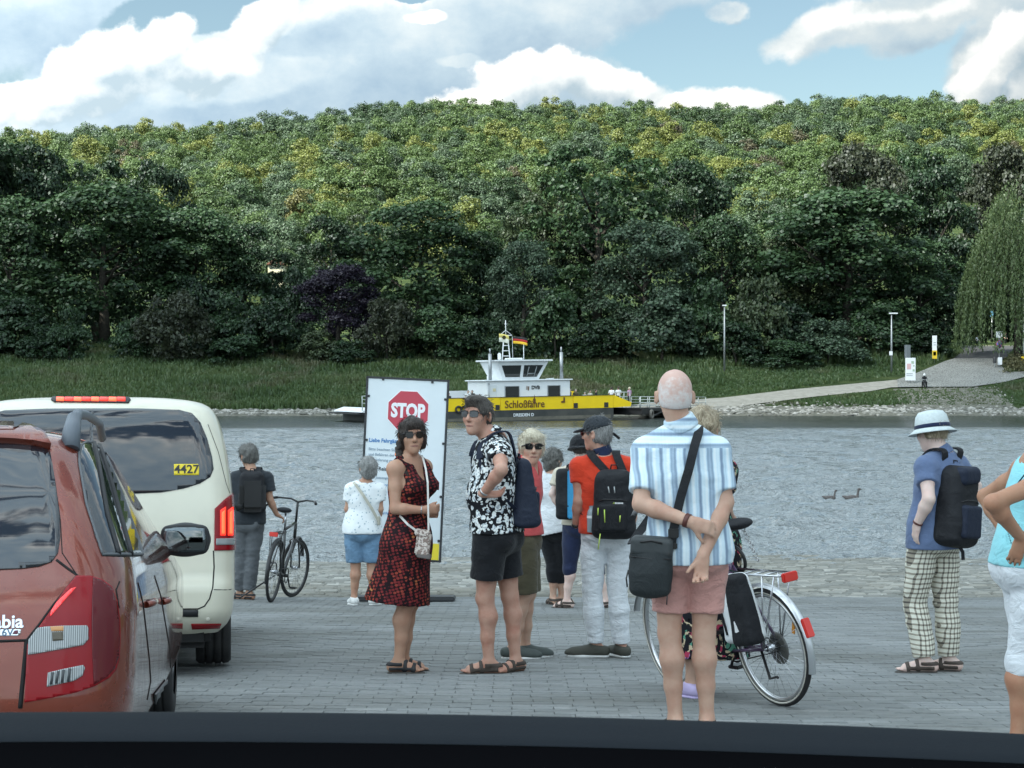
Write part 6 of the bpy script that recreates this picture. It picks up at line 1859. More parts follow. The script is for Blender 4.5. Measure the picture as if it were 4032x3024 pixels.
# ============================================================ bags and packs
def pack(P, label, c, half, yaw, m, sh=None, taper=.12, pitch=0, roll=0, pocket=True, straps='LR', cat='backpack', name='backpack', extra=None, sm=None):
    """c: centre in the person's space; yaw: the way the wearer faces"""
    root = empty(name, P.root + Vector(c), (0, 0, 0), label, cat)
    M = rot_frame(yaw, pitch, roll); c = np.asarray(c)
    T = lambda x, y, z: M @ np.array([x, y, z], float)
    S = Sculpt(.008); hx, hy, hz = half
    S.box(T(0, 0, 0), half, min(half) * .75, M, taper=taper)
    S.ell(T(0, -hy * .2, -hz * .35), (hx * .98, hy * 1.15, hz * .62), M, .03)
    S.fold(9, 9, 7, .008, 4)
    S.build('pack_body', m, root, 1)
    if pocket:
        S = Sculpt(.008); S.box(T(0, -hy * .95, -hz * .36), (hx * .68, hy * .42, hz * .40), .022, M); S.fold(9, 9, 9, .005, 7); S.build('pocket', sm or m, root, 1)
        b = MB(); b.tube([T(-hx * .70, -hy * .95, hz * .10), T(-hx * .4, -hy * 1.12, hz * .16), T(hx * .4, -hy * 1.12, hz * .16), T(hx * .70, -hy * .95, hz * .10)], .004, 6); b.build('zip', M_black, root)
    b = MB(); b.tube([T(-.028, hy * .3, hz * .95), T(-.02, hy * .3, hz * 1.12), T(.02, hy * .3, hz * 1.12), T(.028, hy * .3, hz * .95)], .006, 6); b.build('carry_loop', m, root)
    for q in straps:
        sg = -1 if q == 'L' else 1
        sh_ = P.sh[q] * .52 + P.nb * .48 + np.array([0, 0, -.004]); f = P.fS
        top = sh_ + np.array([0, 0, .083]) if P.sex == 'm' else sh_ + np.array([0, 0, .075])
        pts = [c + T(sg * hx * .42, hy * .75, hz * .92), top - f * .085 + np.array([0, 0, -.02]), top - f * .03 + np.array([0, 0, .004]), top + f * .045 + np.array([0, 0, -.02]), top + f * .105 - np.array([0, 0, .10]),
               top + f * .118 - np.array([0, 0, .20]) + P.rS * sg * .03, P.sh[q] + P.rS * sg * (-.012) - np.array([0, 0, .27]) + f * .075, P.sh[q] + P.rS * sg * .012 - np.array([0, 0, .31]) - f * .03, c + T(sg * hx * .85, hy * .6, -hz * .55)]
        pts = [np.asarray(p) - c for p in pts]
        # smooth
        fine = []
        for i in range(len(pts) - 1):
            p0, p1, p2, p3 = pts[max(i - 1, 0)], pts[i], pts[i + 1], pts[min(i + 2, len(pts) - 1)]
            for t in (0, .25, .5, .75): fine.append(.5 * ((2 * p1) + (-p0 + p2) * t + (2 * p0 - 5 * p1 + 4 * p2 - p3) * t * t + (-p0 + 3 * p1 - 3 * p2 + p3) * t ** 3))
        fine.append(pts[-1]); k = len(fine)
        b = MB(); b.ribbon(fine[:int(k * .62)], .055, .010, lambda i: P.rS if i < k * .45 else (P.rS * .6 + f * .4)); b.ribbon(fine[int(k * .60):], .022, .004, lambda i: f + P.rS * .2)
        b.build('shoulder_strap', m, root)
    if extra: extra(root, T, half)
    return root
def xt(*tubes):
    def f(root, T, half):
        for nm, m, pts, r_ in tubes:
            b = MB(); b.tube([T(*p) for p in pts], r_, 6); b.build(nm, m, root)
    return f
def m3x(root, T, half):
    hx, hy, hz = half
    for pts in ([(-.055, -.135, -.03), (-.052, -.135, -.12)], [(.055, -.135, -.07), (.052, -.135, -.115)], [(-.085, -.125, -.20), (-.10, -.12, -.31)], [(-.03, -.115, .13), (-.022, -.115, .085)], [(.012, -.115, .13), (.016, -.115, .085)], [(-.10, -.12, -.02), (-.102, -.12, -.07)]):
        b = MB(); b.tube([T(*p) for p in pts], .0045, 6); b.build('zip_pull', M_zip if pts[0][2] < .1 else mat('grey_metal', (.4, .42, .42), .4), root)
    Mx = Matrix(rot_frame(8).tolist()).to_4x4() @ Matrix.Rotation(R(90), 4, 'X')
    text_mesh('logo', 'EVEREST', .024, M_wh, root, Matrix.Translation(T(.03, -.128, .02)) @ Mx, .001, bold=.0006) if False else None
    b = MB()
    for i in range(6): b.box(T(.022 + i * .010, -.131, .015), (.007, .003, .011))
    b.build('logo', M_wh, root)
    b = MB(); b.tube([T(.004, -.131, .010), T(.012, -.131, .021), T(.018, -.131, .010)], .002, 5); b.build('logo_mark', M_zip, root)
    b = MB(); b.lathe([(.034, -.10), (.036, .02), (.030, .05), (.020, .065), (.020, .085)], 14, T(-.155, .0, -.10)); b.build('bottle', mat('clear_bottle', (.25, .30, .33), .12, spec=.7), root)
    b = MB(); b.lathe([(.0365, .0), (.0365, .018)], 14, T(-.155, .0, -.10)); b.build('bottle_label', M_wh, root)
P = M3
pack(P, 'black backpack with lime zip pulls on the back of the man in orange', P.L(2417, 1985, -.20), (.145, .095, .245), 8, M_packk, extra=m3x)
P = M5
def m5x(root, T, half):
    for pts in ([(-.02, -.02, -.22), (.02, -.05, -.29), (.03, -.05, -.34)], [(.13, -.02, -.02), (.14, -.06, -.14), (.15, -.06, -.20)]):
        b = MB(); b.ribbon([T(*p) for p in pts], .022, .006, (1, 0, .2)); b.build('loose_strap', M_packk, root)
    S = Sculpt(.008); S.box(T(0, -.03, .20), (.115, .085, .060), .04, rot_frame(-48)); S.fold(9, 9, 9, .006, 3); S.build('lid', M_packn, root)
pack(P, 'navy and black backpack hanging from the shoulder of the man in the trilby', P.L(3768, 1995, -.12), (.150, .10, .265), -44, M_packk, straps='LR', extra=m5x, sm=M_packn, roll=6)
P = M4
pack(P, 'dark rucksack on the back of the cyclist by the taxi', P.L(992, 1938, -.19), (.145, .085, .235), 4, M_packk, extra=xt(('cord', mat('grey_cord', (.3, .32, .33), .6), [(-.05, -.11, .09), (-.03, -.12, .0), (.0, -.12, -.06)], .008)))
P = M2
pack(P, 'slim navy backpack on the man in the leaf print shirt, seen edge on', P.L(2056, 1940, .02), (.135, .072, .225), -104, M_packn, straps='LR', taper=.42, extra=xt(('hanging_cord', M_black, [(0, .06, -.20), (.01, .07, -.32), (.01, .06, -.36)], .007)))
P = W4
def w4x(root, T, half):
    b = MB(); b.bbox(T(.065, -.085, -.0), (.165, .03, .50), .012, Matrix(rot_frame(0).tolist())); b.build('blue_panel', M_packb, root)
    b = MB(); b.bbox(T(.02, -.08, .29), (.085, .03, .05), .008); b.build('buckle', M_packk, root)
pack(P, 'sky blue and black flat rucksack between the man in orange and the white blouse', P.L(2240, 1945, -.20), (.135, .065, .265), 0, M_packk, straps='', pocket=False, taper=.0, extra=w4x)
# messenger bag of the man in the striped shirt
P = M1
c = P.L(2565, 2232, -.14); root = empty('shoulder_bag', P.root + Vector(c), (0, 0, 0), 'charcoal shoulder bag hanging at the hip of the man in the striped shirt', 'bag')
Mr = rot_frame(10, 0, 3); T = lambda x, y, z: Mr @ np.array([x, y, z], float)
S = Sculpt(.0075); S.box(T(0, 0, 0), (.098, .060, .135), .035, Mr, taper=-.02); S.ell(T(0, -.02, -.03), (.092, .062, .115), Mr, .03); S.fold(8, 8, 6, .007, 5); S.build('bag_body', M_packd, root)
S = Sculpt(.0075); S.box(T(0, -.006, .098), (.099, .062, .045), .022, Mr); S.build('flap', mat('slate_nylon', (.034, .040, .042), .6, bump=(14, .4, .01)), root)
b = MB(); b.tube([T(-.096, -.062, .048), T(0, -.072, .045), T(.096, -.062, .048)], .003, 6); b.tube([T(-.05, -.068, .118), T(0, -.072, .130), T(.05, -.068, .118)], .005, 6); b.build('zip', M_black, root)
b = MB(); b.tube([T(-.105, -.02, -.02), T(-.112, -.03, -.06), T(-.105, -.03, -.10)], .004, 6); b.tube([T(.085, -.05, -.12), T(.085, -.055, -.165)], .003, 6); b.build('tag', M_black, root)
nbp = P.nb
pts = [c + T(.098, .0, .10), P.L(2645, 2150, -.17), P.L(2652, 2090, -.172), P.L(2680, 1960, -.168), P.L(2712, 1850, -.158), P.L(2734, 1760, -.135), P.L(2750, 1706, -.085), P.L(2752, 1680, -.02), P.L(2745, 1700, .06), P.L(2700, 1800, .15), P.L(2600, 1980, .17), P.L(2500, 2120, .05), c + T(-.098, .02, .10)]
pts = [p - c for p in pts]; fine = []
for i in range(len(pts) - 1):
    p0, p1, p2, p3 = pts[max(i - 1, 0)], pts[i], pts[i + 1], pts[min(i + 2, len(pts) - 1)]
    for t in (0, .25, .5, .75): fine.append(.5 * ((2 * p1) + (-p0 + p2) * t + (2 * p0 - 5 * p1 + 4 * p2 - p3) * t * t + (-p0 + 3 * p1 - 3 * p2 + p3) * t ** 3))
b = MB(); b.ribbon(fine, .042, .006, lambda i: (1, 0, .15)); b.build('strap', M_packk, root)
b = MB(); b.bbox(P.L(2652, 2100, -.178) - c, (.05, .012, .045), .004); b.bbox(P.L(2646, 2150, -.176) - c, (.05, .012, .03), .004); b.build('buckle', M_black, root)
# small patterned bag of the woman in the dress
P = W1
def sprk(n, b):
    n.link(n.mix(n.math('GREATER_THAN', n.noise(n.coord('Object'), 55, 3), .5), (0.66, 0.58, 0.52), (0.26, 0.19, 0.16)), b.inputs['Base Color'])
c = P.L(1666, 2135, -.205); root = empty('handbag', P.root + Vector(c), (0, 0, 0), 'small cream patterned bag on a white strap at the side of the dotted dress', 'bag')
M_hb = mat('patterned_leather', rough=.5, build=sprk); Mr = rot_frame(12, 0, 8)
b = MB(); b.bbox((0, 0, -.01), (.095, .035, .155), .010, Matrix(Mr.tolist())); b.build('bag_body', M_hb, root)
b = MB(); b.bbox((-.004, -.008, .060), (.100, .034, .045), .008, Matrix(Mr.tolist())); b.build('flap', M_hb, root)
b = MB(); b.bbox((.006, -.0, -.088), (.096, .036, .03), .006, Matrix(Mr.tolist())); b.build('bag_base', mat('taupe_leather', (.16, .14, .13), .6), root)
M_strapw = mat('white_leather', (.66, .64, .60), .5)
p1 = [c + np.array([.035, 0, .07]), P.L(1686, 2010, -.19), P.L(1684, 1900, -.165), P.L(1676, 1845, -.12), P.L(1664, 1800, -.02), P.L(1650, 1790, .03)]
p2 = [c + np.array([-.04, 0, .07]), P.L(1605, 2065, -.205), P.L(1573, 2030, -.15), P.L(1552, 1990, -.05)]
b = MB(); b.ribbon([p - c for p in p1], .012, .004, (1, 0, 0)); b.ribbon([p - c for p in p2], .014, .004, (.4, 0, 1)); b.build('strap', M_strapw, root)
# cross strap of the woman in the white T-shirt; strap of the woman in turquoise
P = W5
c = P.L(1437, 1950, -.16); root = empty('crossbody_bag', P.root + Vector(c), (0, 0, 0), 'slim beige cross body bag on the back of the woman in white T-shirt', 'bag')
b = MB(); b.ribbon([P.L(u, v, d) - c for u, v, d in ((1392, 1900, -.09), (1400, 1908, -.13), (1430, 1950, -.165), (1462, 2000, -.165), (1490, 2052, -.14), (1494, 2066, -.12))], .030, .008, (1, 0, .5)); b.build('strap', mat('beige_webbing', (.45, .43, .36), .8), root)
b = MB(); b.bbox(P.L(1492, 2050, -.13) - c, (.03, .06, .10), .01); b.build('pouch', MATS['beige_webbing'], root)
P = W6
b = MB(); b.ribbon([P.L(u, v, d) for u, v, d in ((4100, 1790, -.12), (4050, 1850, -.17), (3995, 1920, -.13), (3978, 1960, -.05))], .008, .004, (1, 0, 1)); b.build('thin_strap', CL['navy'], P.e)
# glove held by the man in orange
P = M3
c = P.L(2478, 2165, -.01); root = empty('glove', P.root + Vector(c), (0, 0, 0), 'black glove with a dangling chain in the hand of the man in orange', 'glove')
S = Sculpt(.008); S.cone((0, 0, .05), (-.01, 0, -.04), .028, .032, flat=((1, 0, 0), .6), k=.01); S.cone((.0, 0, -.03), (.015, .02, -.10), .014, .010); S.cone((-.01, -.02, -.03), (-.01, -.03, -.09), .014, .010); S.cone((0, 0, 0), (.03, -.03, -.02), .012, .01)
S.build('glove_body', M_packk, root)
b = MB(); b.tube([(.0, 0, -.05), (.02, 0, -.12), (.015, 0, -.17)], .003, 5); b.build('chain', M_steel, root)

# ============================================================ bicycles
def bicycle(label, rear, front, col, lean=0.0, steer=0.0, step=True, size=.34, dark=False, seat=.98, bar=1.06):
    """rear / front: source pixels (u, v) of the tyre contact points with their px/m"""
    (ur, vr, pr), (uf, vf, pf) = rear, front
    a = px(ur, vr, FS / pr); a.z = near_z(a.y); b_ = px(uf, vf, FS / pf); b_.z = near_z(b_.y)
    fw = (b_ - a); wb = fw.length; X = fw.normalized(); Z0 = Vector((0, 0, 1)); Yv = Z0.cross(X).normalized(); Z = X.cross(Yv)
    M0 = Matrix((X, Yv, Z)).transposed() @ Matrix.Rotation(R(lean), 3, 'X')
    root = empty('bicycle', a, M0.to_euler(), label, 'bicycle')
    r = size; tyr = mat('tyre_rubber', (0.02, 0.02, 0.021), .8); rim = mat('rim_alloy', (.62, .63, .64), .28, 1.0) if not dark else mat('black_rim', (.03, .03, .032), .4)
    frm = mat('frame_' + col[0], col[1], .3, coat=.6); chrome = mat('bike_chrome', (.55, .56, .58), .22, 1.0); gd = mat('mudguard_silver', (.60, .62, .64), .3, .8) if not dark else M_black
    AY = Matrix.Rotation(R(90), 3, 'X')
    def wheel(cx, q=None):
        w_ = empty('wheel', (cx, 0, r)); w_.parent = root
        if q: w_.rotation_euler = (0, 0, R(q))
        m = MB(); m.torus((0, 0, 0), r - .017, .017, AY, 56, 8); m.build('tyre', tyr, w_)
        if not dark:
            m = MB(); m.torus((0, 0, 0), r - .017, .0172, AY, 56, 8, sx=.0); 
            m = MB(); 
            for sy in (-1, 1): m.torus((0, sy * .013, 0), r - .022, .006, AY, 56, 6, sx=.8)
            m.build('white_wall', mat('cream_rubber', (.55, .53, .47), .8), w_)
        m = MB(); m.lathe([(r - .032, -.012), (r - .046, -.010), (r - .050, 0), (r - .046, .010), (r - .032, .012), (r - .032, -.012)], 56, (0, 0, 0), AY); m.build('rim', rim, w_)
        m = MB(); m.tube([(0, -.04, 0), (0, .04, 0)], .019, 12); m.tube([(0, -.06, 0), (0, .06, 0)], .006, 8); m.build('hub', chrome, w_)
        for i in range(28):
            an = 2 * math.pi * i / 28; t = an + (.55 if i % 2 else -.55); sy = .024 if i % 4 < 2 else -.024
            m = MB(); m.tube([(.017 * math.cos(t), sy, .017 * math.sin(t)), ((r - .048) * math.cos(an), 0, (r - .048) * math.sin(an))], .0016, 4); m.build('spoke', chrome, w_)
        return w_
    wheel(0); wheel(wb, steer)
    bb = Vector((wb * .42, 0, .285)); st_top = Vector((wb * .26, 0, seat - .22)); seat_p = Vector((wb * .215, 0, seat)); hd0 = Vector((wb * .80, 0, .70)); hd1 = Vector((wb * .77, 0, .88)); bars = Vector((wb * .75, 0, bar))
    m = MB()
    m.tube([bb, st_top], .016, 8)
    if step: m.tube([bb + Vector((.0, 0, .02)), bb.lerp(hd0, .45) + Vector((0, 0, -.03)), hd0], .019, 8); m.tube([bb.lerp(st_top, .45), bb.lerp(hd0, .5), hd1 - Vector((0, 0, .05))], .015, 8)
    else: m.tube([bb, hd0], .020, 8); m.tube([st_top, hd1], .017, 8)
    m.tube([hd0, hd1], .020, 8)
    for sy in (-.055, .055): m.tube([(0, sy, r), (bb.x - .05, sy * .6, bb.z)], .010, 6); m.tube([(0, sy, r), (st_top.x, sy * .25, st_top.z - .02)], .009, 6)
    m.build('frame', frm, root)
    m = MB(); m.tube([st_top, seat_p - Vector((0, 0, .04))], .0135, 8); m.build('seat_post', chrome, root)
    S = Sculpt(.008); s0 = seat_p; S.cone(s0 + Vector((-.09, 0, 0)), s0 + Vector((.15, 0, .0)), .085, .025, k=.02, flat=((0, 0, 1), .38)); S.build('saddle', M_packk, root)
    m = MB(); m.tube([hd1, bars], .014, 8); fk = Matrix.Rotation(R(steer), 3, 'Z')
    for sg in (-1, 1): m.tube([bars, bars + fk @ Vector((.02, sg * .10, .03)), bars + fk @ Vector((-.03, sg * .22, .03)), bars + fk @ Vector((-.13, sg * .30, .01))], .011, 8)
    m.build('handlebar', chrome if not dark else M_black, root)
    for sg in (-1, 1):
        m = MB(); m.tube([bars + fk @ Vector((-.05, sg * .245, .028)), bars + fk @ Vector((-.155, sg * .315, .005))], .0165, 8); m.build('grip', M_black, root)
    m = MB()
    for sy in (-.05, .05): m.tube([hd0, hd0 + Vector((0, sy, -.03)), (wb - .03, sy, r + .1), (wb, sy, r)], .011, 6)
    m.build('fork', frm if dark else chrome, root)
    for cx, a0, a1 in ((0, -20, 150), (wb, 20, 150)):
        m = MB(); vs = []; k = 18; rr = r + .022
        for i in range(k + 1):
            an = R(180 - (a0 + (a1 - a0) * i / k)) if cx == 0 else R(a0 + (a1 - a0) * i / k)
            for sy, dr in ((-.024, -.010), (-.014, .003), (0, .008), (.014, .003), (.024, -.010)): vs.append((cx + (rr + dr) * math.cos(an), sy, r + (rr + dr) * math.sin(an)))
        m.add(vs, [(i * 5 + j, i * 5 + j + 1, i * 5 + j + 6, i * 5 + j + 5) for i in range(k) for j in range(4)], True); m.build('mudguard', gd, root)
    m = MB(); m.torus(bb + Vector((0, -.045, 0)), .085, .006, AY, 28, 6); m.tube([bb + Vector((0, -.06, 0)), bb + Vector((0, .06, 0))], .02, 8)
    m.tube([bb + Vector((0, -.06, 0)), bb + Vector((.10, -.07, -.13))], .009, 6); m.tube([bb + Vector((0, .06, 0)), bb + Vector((-.10, .07, .13))], .009, 6)
    m.bbox(bb + Vector((.10, -.115, -.135)), (.09, .07, .022), .004); m.bbox(bb + Vector((-.10, .115, .135)), (.09, .07, .022), .004); m.build('crank', M_black, root)
    m = MB(); m.tube([(0, -.045, r + .032), bb + Vector((0, -.045, .083))], .004, 5); m.tube([(0, -.045, r - .032), bb + Vector((0, -.045, -.083))], .004, 5); m.build('chain', M_black, root)
    # rack with lamp
    rz = 2 * r + .085; m = MB()
    for sy in (-.055, .055):
        m.tube([(st_top.x - .03, sy * .5, rz + .01), (.05, sy, rz), (-.24, sy, rz), (-.25, sy * .4, rz)], .006, 6); m.tube([(0, sy * 1.1, r), (-.09, sy, rz)], .005, 6); m.tube([(0, sy * 1.1, r), (-.20, sy, rz)], .005, 6)
    for x in (-.20, -.10, .0, .1): m.tube([(x, -.055, rz), (x, .055, rz)], .005, 6)
    m.build('rack', chrome if not dark else M_black, root)
    m = MB(); m.bbox((-.262, 0, rz - .012), (.03, .095, .05), .006); m.build('rear_light', mat('red_reflector', (.62, .03, .02), .25, spec=.7), root)
    return root, r, wb, rz
root, r, wb, rz = bicycle('silver step through bicycle with white walled tyres, beside the man in the striped shirt', (3080, 2782, 722), (2668, 2711, 658), ('violet', (.09, .05, .11)), lean=-9, steer=-8, size=.328, seat=1.01, bar=1.10)
m = MB(); m.bbox((-.345, 0, r + .13), (.022, .05, .105), .005, Matrix.Rotation(R(18), 3, 'Y')); m.build('reflector', MATS['red_reflector'], root)
m = MB(); m.bbox((-.20, -.02, r + .13), (.10, .006, .028), .003, Matrix.Rotation(R(70), 3, 'Y')); m.build('spoke_reflector', mat('amber_reflector', (.7, .28, .03), .3), root)
m = MB(); m.torus((.27, -.05, rz + .06), .075, .010, Matrix.Rotation(R(80), 3, 'X'), 28, 6); m.build('cable_lock', M_black, root)
m = MB()
for i in range(9): m.torus((.14 - i * .012, -.03, 1.0 - i * .024), .012, .003, Matrix.Rotation(R(90 * (i % 2)), 3, 'Z') @ Matrix.Rotation(R(80), 3, 'X'), 10, 5, 1.0)
m.build('lock_chain', M_steel, root)
m = MB(); m.tube([(.02, .06, r - .01), (-.06, .09, .18), (-.14, .10, .20), (-.16, .11, .20)], .008, 6); m.build('kickstand', M_black, root)
m = MB(); m.lathe([(.001, -.012), (.075, -.010), (.09, 0), (.075, .010), (.001, .012)], 20, (.02, -.055, r - .02), Matrix.Rotation(R(90), 3, 'X')); m.build('chain_guard', mat('smoked_plastic', (.10, .10, .09), .3), root)
# saddle bag hanging at the side of the rack
M_ = root.rotation_euler.to_matrix()
pan = empty('pannier_bag', root.location + M_ @ Vector((.06, .13, rz - .17)), (M_ @ Matrix.Rotation(math.pi, 3, 'Z')).to_euler(), 'white and black pannier bag hanging beside the rear wheel of the silver bicycle', 'bag')
S = Sculpt(.008); I3 = np.eye(3); Mp = np.array(Matrix.Rotation(R(-6), 3, 'Y'))
S.box((0, 0, 0), (.125, .055, .19), .04, Mp, taper=.16); S.fold(8, 8, 8, .006, 3); S.build('bag_body', mat('white_tarpaulin', (.74, .76, .76), .55, bump=(12, .5, .02)), pan)
S = Sculpt(.008); S.box((.056, -.022, .0), (.080, .05, .196), .03, Mp, taper=.16); S.fold(8, 8, 8, .006, 3); S.build('side_panel', M_packk, pan)
m = MB(); m.prism([(.035, -.115), (.085, -.125), (.04, -.055)], -.078, -.072, Matrix.Rotation(R(90), 4, 'X') @ Matrix.Scale(-1, 4, (0, 0, 1))); m.build('logo', M_wh, pan)
m = MB(); m.tube([(-.07, -.060, .13), (-.10, -.062, .04), (-.06, -.066, -.14)], .007, 6); m.tube([(-.112, -.045, .02), (-.118, -.04, -.12)], .006, 6); m.build('zip', M_black, pan)
root2, r, wb, rz = bicycle('black touring bicycle held by the grey haired man beside the taxi', (1066, 2373, 355), (1147, 2352, 336), ('black', (.014, .014, .016)), lean=6, steer=-16, size=.345, dark=True, step=False, seat=1.03, bar=1.12)
m = MB(); m.tube([(.30, .06, .28), (-.02, .34, .02)], .009, 6); m.build('kickstand', M_black, root2)

# ============================================================ STOP board
def stop_board():
    Y = FS / 348.0; a = px(1452, 1487, Y); z0 = near_z(Y)
    W_, H_ = .90, 2.02
    tc = (px(1452, 1487, Y) + px(1760, 1506, Y)) / 2
    root = empty('stop_sign', (tc.x - .04, Y, z0), (0, 0, 0), 'tall white board with red STOP octagon and blurred German notice by the water', 'sign')
    T0 = Matrix.Translation((.04, 0, tc.z - z0)) @ Matrix.Rotation(R(2.7), 4, 'Y') @ Matrix.Rotation(R(-4), 4, 'Z')
    bx_ = lambda nm, m, c, sz, bev=.004: link(nm, MB().bbox((0, 0, 0), sz, bev).mesh(nm), m, root).__setattr__('matrix_local', T0 @ Matrix.Translation(c))
    M_panel = mat('white_panel', rough=.35, spec=.5, build=worn((0.74, 0.80, 0.83), .06, 2.0)); M_frame = mat('dark_steel', (.03, .032, .036), .5)
    bx_('panel', M_panel, (0, 0, -H_ / 2), (W_, .012, H_))
    for c, sz in (((-W_ / 2 - .012, .0, -H_ / 2), (.022, .035, H_ + .04)), ((W_ / 2 + .012, 0, -H_ / 2), (.022, .035, H_ + .04)), ((0, 0, .012), (W_ + .046, .035, .022)), ((0, 0, -H_ - .012), (W_ + .046, .035, .022))): bx_('frame_bar', M_frame, c, sz)
    for x, z in ((-.28, -.005), (.28, -.012), (-.437, -.20), (.437, -.20), (-.437, -.70), (.437, -.70), (-.437, -1.3), (.437, -1.3), (.437, -1.8), (-.437, -1.8)): bx_('clip', M_frame, (x, -.012, z), (.026, .016, .026), .003)
    bx_('yellow_band', mat('yellow_print', (.86, .68, .05), .4), (0, -.0085, -H_ + .095), (W_ - .01, .003, .185), .0005)
    def flat(nm, poly, m, y, y2): o = link(nm, MB().prism(poly, 0, .0025, T0 @ Matrix.Translation((0, y, 0)) @ Matrix.Rotation(R(90), 4, 'X')).mesh(nm), m, root); return o
    oc = lambda r_, cz: [(r_ * math.cos(R(22.5 + 45 * i)) + .02, cz + r_ * math.sin(R(22.5 + 45 * i))) for i in range(8)]
    M_red = mat('red_print', (.52, .055, .085), .4); M_pw = mat('white_print', (.86, .86, .88), .4)
    flat('octagon_edge', oc(.258, -.355), M_pw, -.0065, 0); flat('octagon', oc(.245, -.355), M_red, -.0095, 0)
    F = lambda x, z, y=-.0135: T0 @ Matrix.Translation((x, y, z)) @ Matrix.Rotation(R(90), 4, 'X')
    text_mesh('lettering', 'STOP', .215, M_pw, root, F(.018, -.355), .0015, bold=.010, sx=.74)
    blue = mat('blue_print', (.06, .22, .50), .5); gry = mat('grey_blue_print', (.26, .34, .42), .5)
    for z, s_, m_, tx, bo in ((-.70, .062, blue, 'Liebe Fahrgäste,', .0016), (-.80, .046, gry, 'Bitte beachten Sie: Betreten', .0003), (-.86, .046, gry, 'und Befahren der Fähre nur nach', .0003), (-.92, .046, gry, 'Aufforderung gestattet.', .0003),
                               (-1.02, .058, mat('black_print', (.05, .06, .07), .5), 'Gute Reise wünscht Ihnen', .0012), (-1.12, .044, gry, 'Dear passengers, please', .0003), (-1.20, .044, blue, 'board the ferry only when', .0003), (-1.28, .044, gry, 'you are asked to do so.', .0003), (-1.42, .04, gry, 'Fähre Pillnitz', .0003), (-1.52, .04, blue, 'Fahrzeuge und Fahrräder', .0003)):
        text_mesh('lettering', tx, s_, m_, root, F(-.41, z, -.0085), .001, 'LEFT', bo, .92)
    text_mesh('lettering', 'DVB', .12, mat('black_print', (.05, .06, .07), .5), root, F(.25, -H_ + .095, -.012), .001, bold=.004)
    for x in (-.30, .30):
        m = MB(); m.tube([T0 @ Vector((x, .03, -.1)), T0 @ Vector((x, .03, -H_ - .02)), Vector((x - .06, .03, .04))], .022, 8); m.build('post', mat('galvanised', (.36, .38, .39), .45, .7), root)
    m = MB(); m.bbox((.0, .0, .03), (1.15, .45, .05), .01, Matrix.Rotation(SLOPE_, 3, 'X')); m.build('base_plate', M_frame, root)
SLOPE_ = -math.atan(0.0703)
stop_board()
# ============================================================ ferry
M_yel = mat('ferry_yellow', rough=.35, spec=.5, build=worn((0.92, 0.64, 0.004), .08, .6)); M_hull = mat('hull_black', rough=.5, spec=.4, build=worn((0.030, 0.034, 0.034), .0, .5, (0.075, 0.075, 0.065)))
M_fw = mat('ferry_white', rough=.4, spec=.5, build=worn((0.78, 0.81, 0.82), .06, .8)); M_fglass = mat('ferry_glass', (0.018, 0.022, 0.022), .06, spec=.8)
M_galv = mat('galvanised', (.36, .38, .39), .45, .7); M_rail = mat('rail_paint', (.50, .54, .52), .5); M_dk = mat('dark_fitting', (.02, .021, .022), .5)
M_deck = mat('deck_plate', rough=.8, build=worn((.14, .145, .14), .3, 2)); M_waterline = mat('hull_scum', rough=.8, build=worn((.16, .15, .12), .3, 1.5))
FY = R(25); FT = R(0.9)
FM = Matrix.Rotation(FY, 3, 'Z') @ Matrix.Rotation(-FT, 3, 'Y')
fx0 = (1150 - 1106) / 3700 * 161.5
ferry = empty('ferry', (fx0, 161.5, 0.0), FM.to_euler(), 'yellow and black river ferry with white wheelhouse docked at the far bank', 'ferry')
XL, XR, BW_ = -15.3, 8.7, 8.4
m = MB(); m.prism([(XL, -.5), (XR - .5, -.5), (XR, .2), (XR, 1.03), (XL - .6, 1.03), (XL - .6, .3)], 0.0, -BW_, Matrix.Rotation(R(90), 4, 'X')); m.build('hull', M_hull, ferry)
m = MB(); m.box(((XL + XR) / 2, -.004, .22), (XR - XL - .6, .01, .32)); m.build('waterline_band', M_waterline, ferry)
m = MB(); m.box(((XL + XR) / 2, BW_ / 2, 1.06), (XR - XL, BW_ - .3, .06)); m.build('deck', M_deck, ferry)
# bulwarks of bolted plates
edges = [XL, -12.9, -9.9, -6.6, -3.3, 4.35, XR]
for a, b_ in zip(edges[:-1], edges[1:]):
    m = MB(); m.bbox(((a + b_) / 2, .05 + (.03 if a == -3.3 else 0), 1.64), (b_ - a - .03, .14, 1.22), .02); m.build('bulwark_plate', M_yel, ferry)
m = MB(); m.box(((XL + XR) / 2, .05, 2.27), (XR - XL, .22, .05)); m.build('rubbing_strip', M_dk, ferry)
for a, b_ in ((-11.8, -8), (-8, .5), (.5, XR)):
    m = MB(); m.bbox(((a + b_) / 2, BW_ - .1, 1.95), (b_ - a - .03, .14, 1.78 if a < 0 else 1.25), .02); m.build('far_bulwark', M_fw if a < 0 else M_yel, ferry)
for x in (-9.7, -3.6, 4.6, 7.9):
    m = MB(); m.bbox((x, -.035, 1.32), (.44, .05, .48), .01); m.build('scupper_hatch', M_dk, ferry)
for x, r_ in ((-7.6, .27), (-7.05, .25), (-6.55, .27)):
    m = MB(); m.torus((x, -.12, 1.22), r_, .10, Matrix.Rotation(R(90), 3, 'X'), 20, 8); m.build('tyre_fender', M_dk, ferry)
